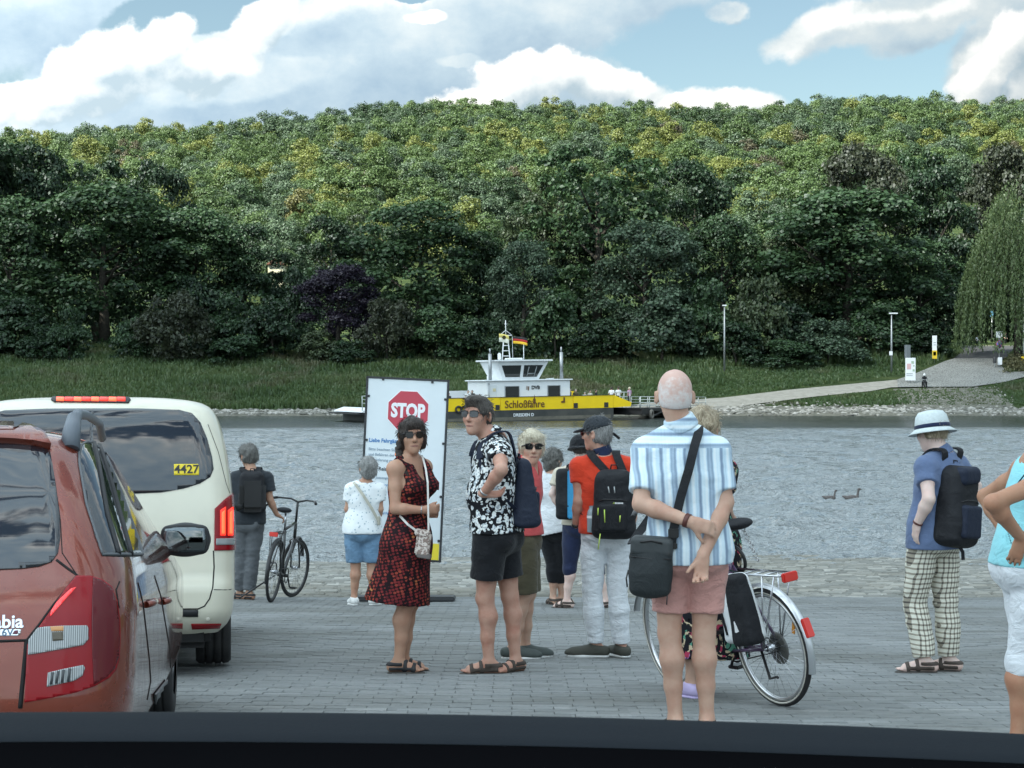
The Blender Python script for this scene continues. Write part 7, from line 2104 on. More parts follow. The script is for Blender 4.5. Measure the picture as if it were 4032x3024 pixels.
# lower house
m = MB(); m.bbox((0.05, 3.0, 2.45), (8.7, 4.6, 2.66), .05); m.build('deckhouse', M_fw, ferry)
m = MB(); m.bbox((0.05, 3.0, 3.82), (9.15, 4.95, .12), .03); m.build('house_roof', M_fw, ferry)
for x, w_ in ((-1.75, 1.45), (2.65, 1.30)):
    m = MB(); m.bbox((x, .68, 2.76), (w_, .05, .98), .02); m.build('window', M_fglass, ferry)
    m = MB()
    for dx in (-w_ / 2, w_ / 2): m.box((x + dx, .672, 2.76), (.06, .07, 1.06))
    m.box((x, .67, 3.27), (w_ + .06, .075, .06)); m.build('window_frame', M_galv, ferry)
m = MB(); m.bbox((-3.72, .67, 2.55), (.75, .04, 1.7), .01); m.build('door', mat('off_white_paint', (.66, .70, .71), .5), ferry)
m = MB(); m.box((-3.6, .64, 2.95), (.30, .03, .28)); m.build('notice', mat('cream_paint', (.62, .56, .36), .6), ferry)
m = MB(); m.tube([(-4.15, .62, 1.3), (-4.15, .62, 3.6)], .05, 6); m.build('drain_pipe', M_galv, ferry)
# wheelhouse: walls lean out towards the roof
def frustum(nm, x0, x1, X0, X1, y0, y1, Y0, Y1, z0, z1, m_):
    vs = [(x0, y0, z0), (x1, y0, z0), (x1, y1, z0), (x0, y1, z0), (X0, Y0, z1), (X1, Y0, z1), (X1, Y1, z1), (X0, Y1, z1)]
    return MB().add(vs, [(3, 2, 1, 0), (4, 5, 6, 7), (0, 1, 5, 4), (1, 2, 6, 5), (2, 3, 7, 6), (3, 0, 4, 7)]).build(nm, m_, ferry)
frustum('wheelhouse', -2.35, 1.45, -3.10, 2.25, 1.5, 4.5, .95, 5.05, 3.87, 5.58, M_fw)
m = MB(); m.bbox((-.42, 3.0, 5.68), (6.0, 4.7, .16), .04); m.build('wheelhouse_roof', M_fw, ferry)
def pane(x0, x1, X0, X1):   # in the front wall, following its lean
    z0, z1 = 4.12, 5.24; f = lambda z: 1.5 - (z - 3.87) / 1.71 * .55 - .012
    vs = [(x0, f(z0), z0), (x1, f(z0), z0), (X1, f(z1), z1), (X0, f(z1), z1)]; vs += [(x, y + .03, z) for x, y, z in vs]
    MB().add(vs, [(0, 1, 2, 3), (7, 6, 5, 4), (0, 4, 5, 1), (1, 5, 6, 2), (2, 6, 7, 3), (3, 7, 4, 0)]).build('window', M_fglass, ferry)
pane(-2.08, -.58, -2.62, -.58); pane(-.26, 1.20, -.26, 1.75)
m = MB(); m.tube([(.10, 1.28, 4.2), (.25, 1.05, 5.1)], .05, 4); m.tube([(.85, 1.28, 4.2), (1.05, 1.05, 5.1)], .05, 4); m.tube([(.12, 1.24, 4.45), (.90, 1.24, 4.45)], .05, 4); m.build('inner_frame', M_galv, ferry)
for x, zt in ((-3.75, 6.35), (3.75, 6.45)):
    m = MB(); m.tube([(x, 1.2, 3.85), (x, 1.2, zt)], .16, 12); m.tube([(x, 1.2, zt - .02), (x, 1.2, zt + .5)], .08, 8); m.build('exhaust_pipe', M_galv, ferry)
m = MB(); m.tube([(-4.1, 1.0, 3.85), (-4.1, 1.0, 4.25)], .09, 8); m.tube([(2.1, 1.2, 3.9), (2.9, 1.2, 3.95)], .05, 6); m.build('vent_pipe', M_fw, ferry)
# mast with rungs
m = MB()
for sx in (-1, 1): m.tube([(-1.25 + sx * .42, 3, 5.75), (-1.25 + sx * .20, 3, 8.05)], .055, 6)
for i in range(4): m.tube([(-1.25 - .36 + i * .05, 3, 6.15 + i * .5), (-1.25 + .36 - i * .05, 3, 6.15 + i * .5)], .04, 6)
m.tube([(-1.25, 3, 8.0), (-1.25, 3, 9.55)], .04, 6); m.tube([(-1.9, 3, 8.12), (-.6, 3, 8.12)], .05, 6); m.tube([(-1.9, 3, 8.12), (-1.25, 3, 8.6), (-.6, 3, 8.12)], .035, 6); m.tube([(-1.4, 3, 9.2), (-1.1, 3, 9.2)], .03, 4)
m.build('mast', M_fw, ferry)
m = MB(); m.bbox((-.45, 3, 5.85), (1.5, 1.2, .2), .08); m.bbox((-1.95, 3, 6.1), (.3, .3, .7), .08); m.build('roof_box', M_fw, ferry)
m = MB(); m.tube([(.62, 3, 5.8), (.62, 3, 7.5)], .035, 6); m.tube([(-.55, 3, 5.9), (-.55, 3, 8.0)], .02, 5); m.build('aerial', M_fw, ferry)
def flag(nm, x0, x1, zs, cols, label=None):
    k = 10; root = empty(nm, (0, 0, 0)); root.parent = ferry
    for (z1, z0), c in zip(zs, cols):
        vs = []
        for i in range(k + 1):
            x = x0 + (x1 - x0) * i / k; t = i / k; wv = .14 * math.sin(t * 6.0) * t; dz = -.22 * t * t
            vs += [(x, 2.9 + wv, z0 + dz), (x, 2.9 + wv, z1 + dz), (x, 2.93 + wv, z0 + dz), (x, 2.93 + wv, z1 + dz)]
        fs = []
        for i in range(k):
            o = i * 4; fs += [(o, o + 4, o + 5, o + 1), (o + 3, o + 7, o + 6, o + 2), (o, o + 2, o + 6, o + 4), (o + 1, o + 5, o + 7, o + 3)]
        MB().add(vs, fs, True).build('stripe', c, root)
    return root
flag('flag', -.52, .95, ((8.02, 7.80), (7.80, 7.58), (7.58, 7.34)), (M_dk, mat('flag_red', (.42, .02, .02), .7), mat('flag_gold', (.85, .52, .03), .7)))
f2 = flag('flag', -2.0, -.98, ((8.28, 7.92), (7.92, 7.50)), (mat('flag_pale_yellow', (.72, .62, .18), .7), mat('flag_cream', (.74, .74, .62), .7)))
m = MB(); m.bbox((-1.5, 2.86, 7.93), (.34, .03, .34), .08); m.build('crest', mat('crest_black', (.06, .05, .02), .7), f2)
TM = lambda x, y, z: Matrix.Translation((x, y, z)) @ Matrix.Rotation(R(90), 4, 'X')
M_let = mat('letter_brown', (.13, .055, .012), .5)
text_mesh('lettering', 'Schloßfähre', .98, M_let, ferry, TM(-.78, -.055, 1.55), .006, bold=.012, sx=.90)
text_mesh('lettering', 'DRESDEN D', .40, M_fw, ferry, TM(-.9, -.012, .55), .006, bold=.012)
text_mesh('lettering', 'DVB', .46, M_dk, ferry, TM(.72, .672, 3.10), .006, bold=.02)
m = MB(); m.prism([(0, 0), (.08, .02), (.10, .34), (.02, .36)], 0, .02, TM(-.25, .66, 2.92)); m.prism([(.14, -.08), (.24, -.06), (.28, .30), (.2, .34)], 0, .02, TM(-.25, .66, 2.92)); m.build('logo', M_let, ferry)
m = MB(); m.prism([(-.14, 0), (.14, 0), (.12, .3), (.16, .34), (.05, .5), (.0, .85), (-.05, .5), (-.16, .34), (-.12, .3)], 0, .02, TM(.22, -.05, 1.62)); m.prism([(-.3, 0), (.1, 0), (.1, .5), (-.05, .55), (-.08, .2), (-.3, .15)], 0, .02, TM(3.35, -.05, 1.62)); m.build('emblem', M_let, ferry)
# bow flap with rails (right) and white stern flap (left)
for y in (0, BW_ - .2): MB().prism([(XR, 1.05), (XR + 1.9, 1.12), (XR + 2.0, 1.5), (XR, 2.28)], 0, -.14, TM(0, y, 0)).build('bow_cheek', M_yel, ferry)
m = MB(); m.box((XR + 1.3, BW_ / 2, 1.16), (2.9, BW_ - .4, .10)); m.build('bow_ramp', M_deck, ferry)
m = MB()
for x in (XR + .35, XR + .8, XR + 1.25, XR + 1.9):
    m.tube([(x, .15, 1.4), (x, .15, 2.55)], .04, 5)
m.tube([(XR + .3, .15, 2.5), (XR + 1.95, .15, 2.5)], .04, 5); m.build('railing', M_rail, ferry)
m = MB(); m.prism([(XL - .6, 1.0), (XL - 1.6, 1.15), (XL - 1.5, 1.28), (XL - .6, 1.55)], 0, -BW_ + .6, TM(0, .3, 0)); m.build('stern_flap', M_fw, ferry)
m = MB(); m.box((XL - 1.1, BW_ / 2, 1.02), (2.0, BW_ - .6, .10)); m.build('stern_ramp', M_dk, ferry)
m = MB()
for x in (XL - 1.5, XL - 1.1, XL - .7): m.tube([(x, .5, 1.3), (x, .5, 2.65)], .045, 5)
for z in (2.62, 2.3, 1.98): m.tube([(XL - 1.5, .5, z), (XL - .7, .5, z)], .035, 5)
m.build('railing', M_rail, ferry)
for x in (-13.8, -8.6):
    m = MB(); m.tube([(x, 1.5, 1.1), (x, 1.5, 3.65)], .08, 8); m.ball((x, 1.5, 3.7), .13); m.build('bollard_post', M_rail, ferry)
# landing stage between ferry and path
q0 = FM @ Vector((XR + 2.2, BW_ / 2, 0)) + ferry.location
q1 = LP(1470, 885)
dv = Vector((q1.x - q0.x, q1.y - q0.y, 0)); Lg = dv.length; ang = math.atan2(dv.y, dv.x)
st = empty('landing_stage', (q0.x, q0.y, 0), (0, 0, ang), 'dark wheeled landing ramp with pale railings between ferry and gravel path', 'landing stage')
tz = q1.z + .25
m = MB(); m.add([(x, y, z + dz) for x, z in ((0, 1.05), (Lg, tz)) for y in (-3, 3) for dz in (0, -.28)], [(0, 2, 6, 4), (5, 7, 3, 1), (0, 4, 5, 1), (2, 3, 7, 6), (0, 1, 3, 2), (4, 6, 7, 5)]); m.build('ramp_deck', M_dk, st)
m = MB()
for y in (-3, 3):
    m.tube([(.3, y, .75), (3.5, y, .25), (7, y, .8)], .10, 6)
m.bbox((1.0, 0, .75), (2.0, 6.2, .7), .05); m.build('girder', M_dk, st)
for y in (-3.25, 3.25):
    m = MB(); m.torus((2.2, y, .42), .34, .16, Matrix.Rotation(R(90), 3, 'X'), 24, 8); m.lathe([(.20, -.1), (.20, .1)], 14, (2.2, y, .42), Matrix.Rotation(R(90), 3, 'X')); m.build('wheel', mat('muddy_tyre', (.17, .16, .14), .9), st)
for y in (-2.9, 2.9):
    m = MB(); n_ = 9; zt = lambda x: 1.05 + (tz - 1.05) * x / Lg
    for i in range(n_): x = Lg * i / (n_ - 1); m.tube([(x, y, zt(x)), (x, y, zt(x) + 1.15)], .045, 5)
    for dz in (.25, .55, .85, 1.15): m.tube([(0, y, zt(0) + dz), (Lg, y, zt(Lg) + dz)], .035, 5)
    m.build('railing', M_rail, st)

# ---- small figures (passengers and people on the far bank)
def figure(label, loc, h, shirt, trousers, hair, yaw=0, skin_=(.5, .33, .26), group=None, lean=0, pose=None, hatm=None):
    root = empty('person', loc, (0, 0, R(yaw)), label, 'person', group); s_ = h / 1.72
    sk = mat('far_skin_%d' % int(skin_[0] * 100), skin_, .6)
    V_ = lambda *a: np.array(a) * s_
    S = Sculpt(.035)
    S.ell(V_(0, 0, 1.60), V_(.095, .115, .13)); S.cone(V_(0, .02, 1.42), V_(0, 0, 1.53), .065 * s_)
    arms = pose or [((-.21, 0, 1.38), (-.27, .03, 1.10), (-.20, -.18, .95)), ((.21, 0, 1.38), (.27, .03, 1.10), (.22, -.12, .90))]
    for a in arms: S.chain([V_(*p) for p in a], [.05 * s_, .045 * s_, .04 * s_])
    for q in (-1, 1): S.chain([V_(q * .1, 0, .9), V_(q * .1, -.02, .48), V_(q * .1, .03, .06)], [.08 * s_, .06 * s_, .045 * s_]); S.cone(V_(q * .1, .03, .05), V_(q * .1, -.14, .04), .045 * s_)
    S.build('body', sk, root, 1)
    S = Sculpt(.035); S.cone(V_(0, 0, 1.30), V_(0, 0, .95), .17 * s_, .175 * s_, flat=((0, 1, 0), .7)); S.cone(V_(-.17, 0, 1.38), V_(.17, 0, 1.38), .075 * s_)
    for a in arms: S.cone(V_(*a[0]), V_(*(np.array(a[0]) * .4 + np.array(a[1]) * .6)), .068 * s_)
    S.build('shirt', shirt, root, 1)
    S = Sculpt(.035); S.cone(V_(0, 0, .95), V_(0, 0, .88), .16 * s_, flat=((0, 1, 0), .75))
    for q in (-1, 1): S.cone(V_(q * .09, 0, .88), V_(q * .1, -.01, .20), .095 * s_, .07 * s_)
    S.build('trousers', trousers, root, 1)
    S = Sculpt(.03); S.ell(V_(0, .025, 1.64), V_(.11, .12, .12)); S.build('hair', hair, root, 1)
    return root
FG = 'passengers standing on the ferry deck'
hb_, hg_, hl_ = HAIR['brown'], HAIR['grey'], HAIR['sandy']
def onf(x, y, z=1.1): return ferry.location + FM @ Vector((x, y, z))
figure('ferry passenger in white shirt and cap standing left of the deckhouse', onf(-5.9, 1.6), 1.85, CL['white'], CL['navy'], hg_, 10, group=FG)
figure('ferry passenger in black jacket standing against the one in white', onf(-5.35, 1.9), 1.85, CL['blacks'], CL['blacks'], hg_, -20, group=FG)
figure('dark dressed ferry passenger left of the pair standing on the deck', onf(-7.6, 2.2), 1.62, CL['dgrey'], CL['navy'], hb_, 40, group=FG)
for i, (x, hh) in enumerate(((-8.3, 1.42), (-8.0, 1.38), (-4.75, 1.40), (-4.35, 1.45))):
    figure(['low seated ferry passenger closest to the right edge of the STOP board', 'second seated ferry passenger beside the STOP board', 'seated ferry passenger behind the hair of the sunglasses man, left one', 'seated ferry passenger just left of the deckhouse door'][i], onf(x, 2.4), hh, [CL['orange'], CL['dgrey'], CL['dgrey'], CL['coral']][i], CL['navy'], [hb_, hl_, hb_, hb_][i], i * 50, group=FG)
figure('ferry passenger in grey jacket and cap right behind the deckhouse', onf(5.0, 2.0), 1.80, CL['grey'], CL['dgrey'], hg_, 60, group=FG)
figure('ferry passenger in olive jacket, second right of the deckhouse', onf(5.75, 2.2), 1.74, CL['olive'], CL['dgrey'], hg_, 10, group=FG)
figure('ferry passenger in white stooping in front of the olive jacket', onf(6.05, .9), 1.45, CL['white'], CL['navy'], hg_, -30, group=FG)
figure('ferry passenger in cream top left of the man in black', onf(7.2, 2.0), 1.62, CL['cream'], CL['navy'], hb_, 30, group=FG)
figure('ferry passenger in black at the middle of the right deck', onf(7.8, 1.9), 1.68, CL['blacks'], CL['blacks'], hb_, 80, group=FG)
figure('ferry passenger in white carrying a red bag at the bow', onf(9.3, 1.5, 1.2), 1.78, CL['white'], CL['white'], hb_, 160, group=FG)
figure('ferry passenger in white top and black skirt at the bow', onf(10.0, 1.4, 1.2), 1.80, CL['white'], CL['blacks'], hb_, 200, group=FG)
figure('ferry passenger in a pink shirt standing outermost on the bow ramp', onf(11.0, 1.0, 1.15), 1.80, mat('pink_cotton', (.50, .27, .44), .8), CL['dgrey'], HAIR['blond'], 230, group=FG)

# ============================================================ things on the far bank
LG = 'lamp posts along the far landing'
def lamp(u, vb, vt, label, arm, col=M_galv):
    p = LP(u, vb); h = (vb - vt) / 3700 * p.y
    root = empty('street_lamp', p, (0, 0, 0), label, 'street lamp', LG)
    m = MB(); m.tube([(0, 0, -.3), (0, 0, h * .5), (0, 0, h)], [.13, .11, .07], 10); m.build('pole', col, root)
    m = MB(); m.bbox((arm * .45, 0, h + .03), (1.1 if arm else .55, .3, .16), .04); m.build('lamp_head', M_fw, root)
    return root, h
lamp(1565, 804, 661, 'tall slim lamp post standing alone on the grass bank, left of the other two', 0)
l2, h2 = lamp(1926, 804, 676, 'lamp post with a small white plate, near the tall notice boards', .5)
m = MB(); m.bbox((-.1, -.12, h2 * .33), (.42, .04, .5), .02); m.build('plate', M_fw, l2)
lamp(2212, 790, 645, 'pale lamp post cut by the right edge, in front of the willow', -.7, M_rail)
def board(u0, u1, v0, v1, vfoot, name, label, parts, post=True, grp=None):
    um = (u0 + u1) / 2; p = LP(um, vfoot); k = p.y / 3700
    root = empty(name, p, (0, 0, 0), label, 'sign'); zt = CAMZ + (825 - v0) * k - p.z; zb = CAMZ + (825 - v1) * k - p.z; w_ = (u1 - u0) * k
    m = MB(); m.bbox((0, 0, (zt + zb) / 2), (w_, .08, zt - zb), .02); m.build('panel', parts[0], root)
    for (fx, fz, fw, fh, mm) in parts[1:]:
        m = MB(); m.box((fx * w_, -.05, zb + (zt - zb) * fz), (fw * w_, .02, fh * (zt - zb))); m.build('print', mm, root)
    if post:
        m = MB(); m.tube([(0, .08, -.2), (0, .08, zt - .2)], .06, 6); m.build('post', M_galv, root)
    return root, w_, zt, zb
M_gr = mat('grey_board', (.12, .14, .15), .6); M_ye = mat('yellow_board', (.72, .50, .02), .5); M_pr = mat('pale_red_print', (.62, .40, .40), .6); M_pg = mat('pale_green_print', (.35, .45, .34), .6); M_pk = mat('dim_print', (.35, .38, .40), .6)
board(1956, 1978, 773, 822, 829, 'notice_board', 'large white notice board with faint red and green map on the road verge', [M_fw, (-.15, .62, .4, .25, M_pr), (.2, .8, .25, .12, M_pg), (.3, .45, .2, .1, M_pg), (-.1, .3, .6, .04, M_pk), (-.1, .22, .6, .03, M_pk), (.32, .65, .12, .06, M_pg)])
b_, w_, zt, zb = board(1954, 1967, 745, 773, 826, 'grey_sign', 'narrow dark grey sign back standing directly behind the white map board', [M_gr, (-.25, .5, .04, 1.0, M_pk)])
board(2014, 2024, 725, 775, 786, 'totem_sign', 'tall narrow white and yellow totem sign beside the dark bushes', [M_fw, (0, .18, 1.02, .36, M_ye), (0, .22, .6, .16, M_dk), (0, .6, .5, .03, M_pk), (0, .7, .5, .03, M_pk)])
b_, w_, zt, zb = board(2152, 2166, 716, 730, 796, 'traffic_sign', 'white plate over a round blue no stopping sign on one pole at the road', [M_fw, (0, .5, .6, .1, M_pk)])
k = LP(2160, 796); kk = k.y / 3700; zc = CAMZ + (825 - 743) * kk - k.z
m = MB(); m.lathe([(.001, -.02), (.46, -.02), (.46, .02), (.001, .02)], 24, (0, -.09, zc), Matrix.Rotation(R(90), 3, 'X')); m.build('disc_rim', mat('sign_red', (.45, .10, .16), .5), b_)
m = MB(); m.lathe([(.001, -.02), (.36, -.02), (.36, .02), (.001, .02)], 24, (0, -.115, zc), Matrix.Rotation(R(90), 3, 'X')); m.build('disc', mat('sign_blue', (.10, .13, .42), .5), b_)
m = MB(); m.box((0, -.14, zc), (.07, .02, .8), Matrix.Rotation(R(45), 3, 'Y')); m.box((0, -.145, zc), (.07, .02, .8), Matrix.Rotation(R(-45), 3, 'Y')); m.build('cross_bar', mat('sign_red', (.45, .10, .16), .5), b_)
zc2 = CAMZ + (825 - 780) * kk - k.z
m = MB(); m.bbox((.05, -.1, zc2), (.55, .05, .95), .02); m.build('lower_plate', M_fw, b_)
p = LP(2149, 798); b2 = empty('litter_bin', p, (0, 0, 0), 'small black litter bin left of the no stopping sign pole', 'bin'); m = MB(); m.tube([(0, 0, -.2), (0, 0, 1.0)], .05, 6); m.build('leg', M_galv, b2); m = MB(); m.lathe([(.22, .7), (.24, 1.45), (.20, 1.5), (.001, 1.5)], 12); m.build('bin_body', M_dk, b2)
board(2206, 2222, 770, 788, 796, 'yellow_sign', 'yellow sign plate cut by the right edge under the willow', [M_ye, (0, .55, .5, .3, M_dk)])
p = LP(2128, 690); p = Vector(((2143 - 1106) / 3700 * 246, 246, float(land_z(69, 246))))
b3 = empty('blue_sign', p, (0, 0, 0), 'small blue road sign in the dark behind the no stopping sign', 'sign'); m = MB(); m.tube([(0, 0, 0), (0, 0, 4.2)], .05, 6); m.build('post', M_galv, b3); m = MB(); m.bbox((0, -.05, 4.3), (.5, .04, .8), .02); m.build('panel', mat('blue_plate', (.10, .28, .42), .5), b3)
# motorcyclist waiting at the top of the path
p = LP(1997, 838)
mc = empty('motorcycle', p, (0, 0, R(-100)), 'dark motorcycle parked on the gravel beside the large white notice board', 'motorcycle')
for x in (-.68, .68):
    m = MB(); m.torus((x, 0, .31), .24, .075, Matrix.Rotation(R(90), 3, 'X'), 20, 8); m.build('wheel', M_dk, mc)
S = Sculpt(.04); S.cone((-.45, 0, .62), (.35, 0, .72), .15, .20); S.cone((.45, 0, .55), (.60, 0, .95), .14, .10); S.cone((-.1, 0, .40), (.2, 0, .42), .16); S.cone((.64, 0, .35), (.55, 0, .95), .05); S.cone((-.6, 0, .85), (-.9, 0, .9), .10, .05); S.build('motorcycle_body', M_dk, mc)
m = MB(); m.tube([(.5, -.35, 1.05), (.56, 0, 1.02), (.5, .35, 1.05)], .03, 6); m.build('handlebar', M_galv, mc); m = MB(); m.bbox((-.88, 0, .62), (.04, .2, .14), .01); m.build('number_plate', M_fw, mc)
rd = empty('person', p + Vector((.0, 0, 0)), (0, 0, R(-100)), 'motorcyclist in black leathers and pale helmet sitting on the dark motorcycle', 'person')
S = Sculpt(.04); S.cone((-.1, 0, .86), (.05, 0, 1.28), .18, .19); S.cone((.05, 0, 1.28), (.08, 0, 1.5), .10)
for q in (-1, 1): S.chain([(0, q * .2, 1.35), (.2, q * .28, 1.15), (.45, q * .3, 1.08)], [.07, .06, .05]); S.chain([(-.1, q * .12, .85), (.28, q * .24, .72), (.05, q * .26, .15)], [.11, .09, .07])
S.build('body', CL['blacks'], rd); m = MB(); m.ball((.08, 0, 1.60), (.15, .14, .16)); m.build('helmet', M_fw, rd)
# walkers far up the road
def bp(u, y): x = (u - 1106) / 3700 * y; return Vector((x, y, float(land_z(x, y))))
p = bp(2112, 248); p.z = 8.6; figure('tiny walker in a white shirt at the far end of the road, left', p, 1.75, CL['white'], CL['navy'], hb_, 0)
p = bp(2172, 246); p.z = 8.9; figure('tiny dark figure walking on the road crest right of the signs', p, 1.8, CL['blacks'], CL['blacks'], hb_, 30)
# pale house wall glimpsed through the gap in the trees
p = bp(600, 300); hs = empty('house', p, (0, 0, 0), 'pale yellow house wall glimpsed through the gap between the dark trees', 'house')
m = MB(); m.bbox((0, 0, 7), (2.6, 6, 14), .05); m.build('wall', mat('pale_plaster', (.62, .60, .42), .8), hs); m = MB(); m.prism([(-1.6, 14), (1.6, 14), (0, 15)], -3.5, 3.5, Matrix.Rotation(R(90), 4, 'X')); m.build('roof', mat('roof_tiles', (.18, .08, .05), .8), hs)
for x in (-.6, .6):
    m = MB(); m.bbox((x, -3.02, 12), (.6, .06, 1.2), .01); m.build('window', M_fglass, hs)
# two grebes
for i, (u, v, lb) in enumerate(((3268, 1976, 'smaller dark water bird swimming on the river, left of its mate'), (3355, 1978, 'dark water bird with raised neck swimming ahead of its mate on the river'))):
    y = 3.65 * FS / (v + 8 - HY); p = px(u, v, y); p.z = 0.12
    g_ = empty('grebe', p, (0, 0, 0), lb, 'water bird'); g_.scale = ((.75, .75, .75) if i == 0 else (.92, .92, .92))
    S = Sculpt(.018); S.ell((0, 0, .07), (.24, .10, .10)); S.cone((-.2, 0, .10), (-.30, 0, .13), .06, .03); S.cone((.17, 0, .10), (.21, 0, .33), .045, .032); S.ell((.235, 0, .36), (.06, .04, .04)); S.cone((.28, 0, .36), (.37, 0, .35), .015, .006)
    S.build('body', mat('grebe_feathers', rough=.7, build=worn((.055, .045, .042), .5, 12, (.16, .14, .13))), g_)
# weeds in the joints at the water's edge
vs, tn = [], []
for (u, w_, n_) in ((1815, 50, 70), (1340, 26, 12), (3665, 60, 24), (1475, 16, 8)):
    for k in range(n_):
        y = 34.6 + rnd.uniform(-.4, .5); x = (u - CX) / FS * y + rnd.gauss(0, w_ / 3 / FS * y); z = near_z(y); hh = rnd.uniform(.04, .15); a = rnd.random() * 6.28; d_ = np.array([math.cos(a), math.sin(a), 0]) * .025; l_ = np.array([rnd.gauss(0, .08), rnd.gauss(0, .05), hh])
        c = np.array([x, y, z]); vs += [c - d_, c + d_, c + l_ + d_ * .4, c + l_ - d_ * .4]; tn.append(rnd.random())
V = np.array(vs); me = leaf_mesh('weeds', V, np.arange(len(V)).reshape(-1, 4), np.array(tn)); me.materials.append(LM['grass']); tag(link('weeds', me), 'small weeds growing in the joints at the near water edge', None, None, 'stuff')
# ============================================================ cars
def hermite(xs, ys, x):
    """monotone-ish smooth interpolation"""
    xs = np.asarray(xs, float); ys = np.asarray(ys, float); d = np.diff(ys) / np.diff(xs)
    m = np.concatenate([[d[0]], np.where(d[:-1] * d[1:] > 0, 2 * d[:-1] * d[1:] / np.where(np.abs(d[:-1] + d[1:]) < 1e-9, 1, d[:-1] + d[1:]), 0), [d[-1]]])
    i = np.clip(np.searchsorted(xs, x) - 1, 0, len(xs) - 2); h = xs[i + 1] - xs[i]; t = (x - xs[i]) / h
    return ys[i] * (2 * t ** 3 - 3 * t ** 2 + 1) + m[i] * h * (t ** 3 - 2 * t ** 2 + t) + ys[i + 1] * (-2 * t ** 3 + 3 * t ** 2) + m[i + 1] * h * (t ** 3 - t ** 2)
def car_shell(levels, nz=64, power=2.6):
    """levels: (z, half width, rear y, front y, rear corner width, rear corner length); returns verts, quads of the closed body"""
    L = np.array(levels); s = np.concatenate([[0], np.cumsum(np.hypot(np.diff(L[:, 0]), np.maximum(np.abs(np.diff(L[:, 1])), np.abs(np.diff(L[:, 2]))) * .6))])
    t = np.linspace(0, s[-1], nz); P_ = [hermite(s, L[:, k], t) for k in range(6)]
    rows = []
    for z, w_, yr_, yf, cw, cl_ in zip(*P_):
        cw = min(cw, w_ * .98); row = []
        for k in range(10): row.append((k / 10 * (w_ - cw), yr_ + .035 * (k / 10 * (w_ - cw) / max(w_, .01)) ** 2))
        for k in range(14):
            a = math.pi / 2 * k / 13; row.append((w_ - cw + cw * math.sin(a) ** (2 / power), yr_ + .035 * ((w_ - cw) / max(w_, .01)) ** 2 + cl_ * (1 - math.cos(a) ** (2 / power))))
        y0 = row[-1][1]; fw_ = min(.5, w_ * .8); fl_ = min(.6, (yf - y0) * .4)
        for k in range(1, 26):
            f_ = k / 25; row.append((w_ + .012 * math.sin(math.pi * f_), y0 + (yf - fl_ - y0) * f_))
        for k in range(1, 10):
            a = math.pi / 2 * k / 9; row.append((w_ - fw_ * (1 - math.cos(a)), yf - fl_ * (1 - math.sin(a))))
        for k in range(1, 7): row.append(((w_ - fw_) * (1 - k / 6), yf + .04 * k / 6))
        rows.append([(x, y, z) for x, y in row])
    n_ = len(rows[0]); R_ = [r_ + [(-x, y, z) for x, y, z in r_[::-1]][1:-1] for r_ in rows]; m_ = len(R_[0])
    V = np.array(R_).reshape(-1, 3); f = [(i * m_ + k, i * m_ + (k + 1) % m_, (i + 1) * m_ + (k + 1) % m_, (i + 1) * m_ + k) for i in range(nz - 1) for k in range(m_)]
    return V, np.array(f)
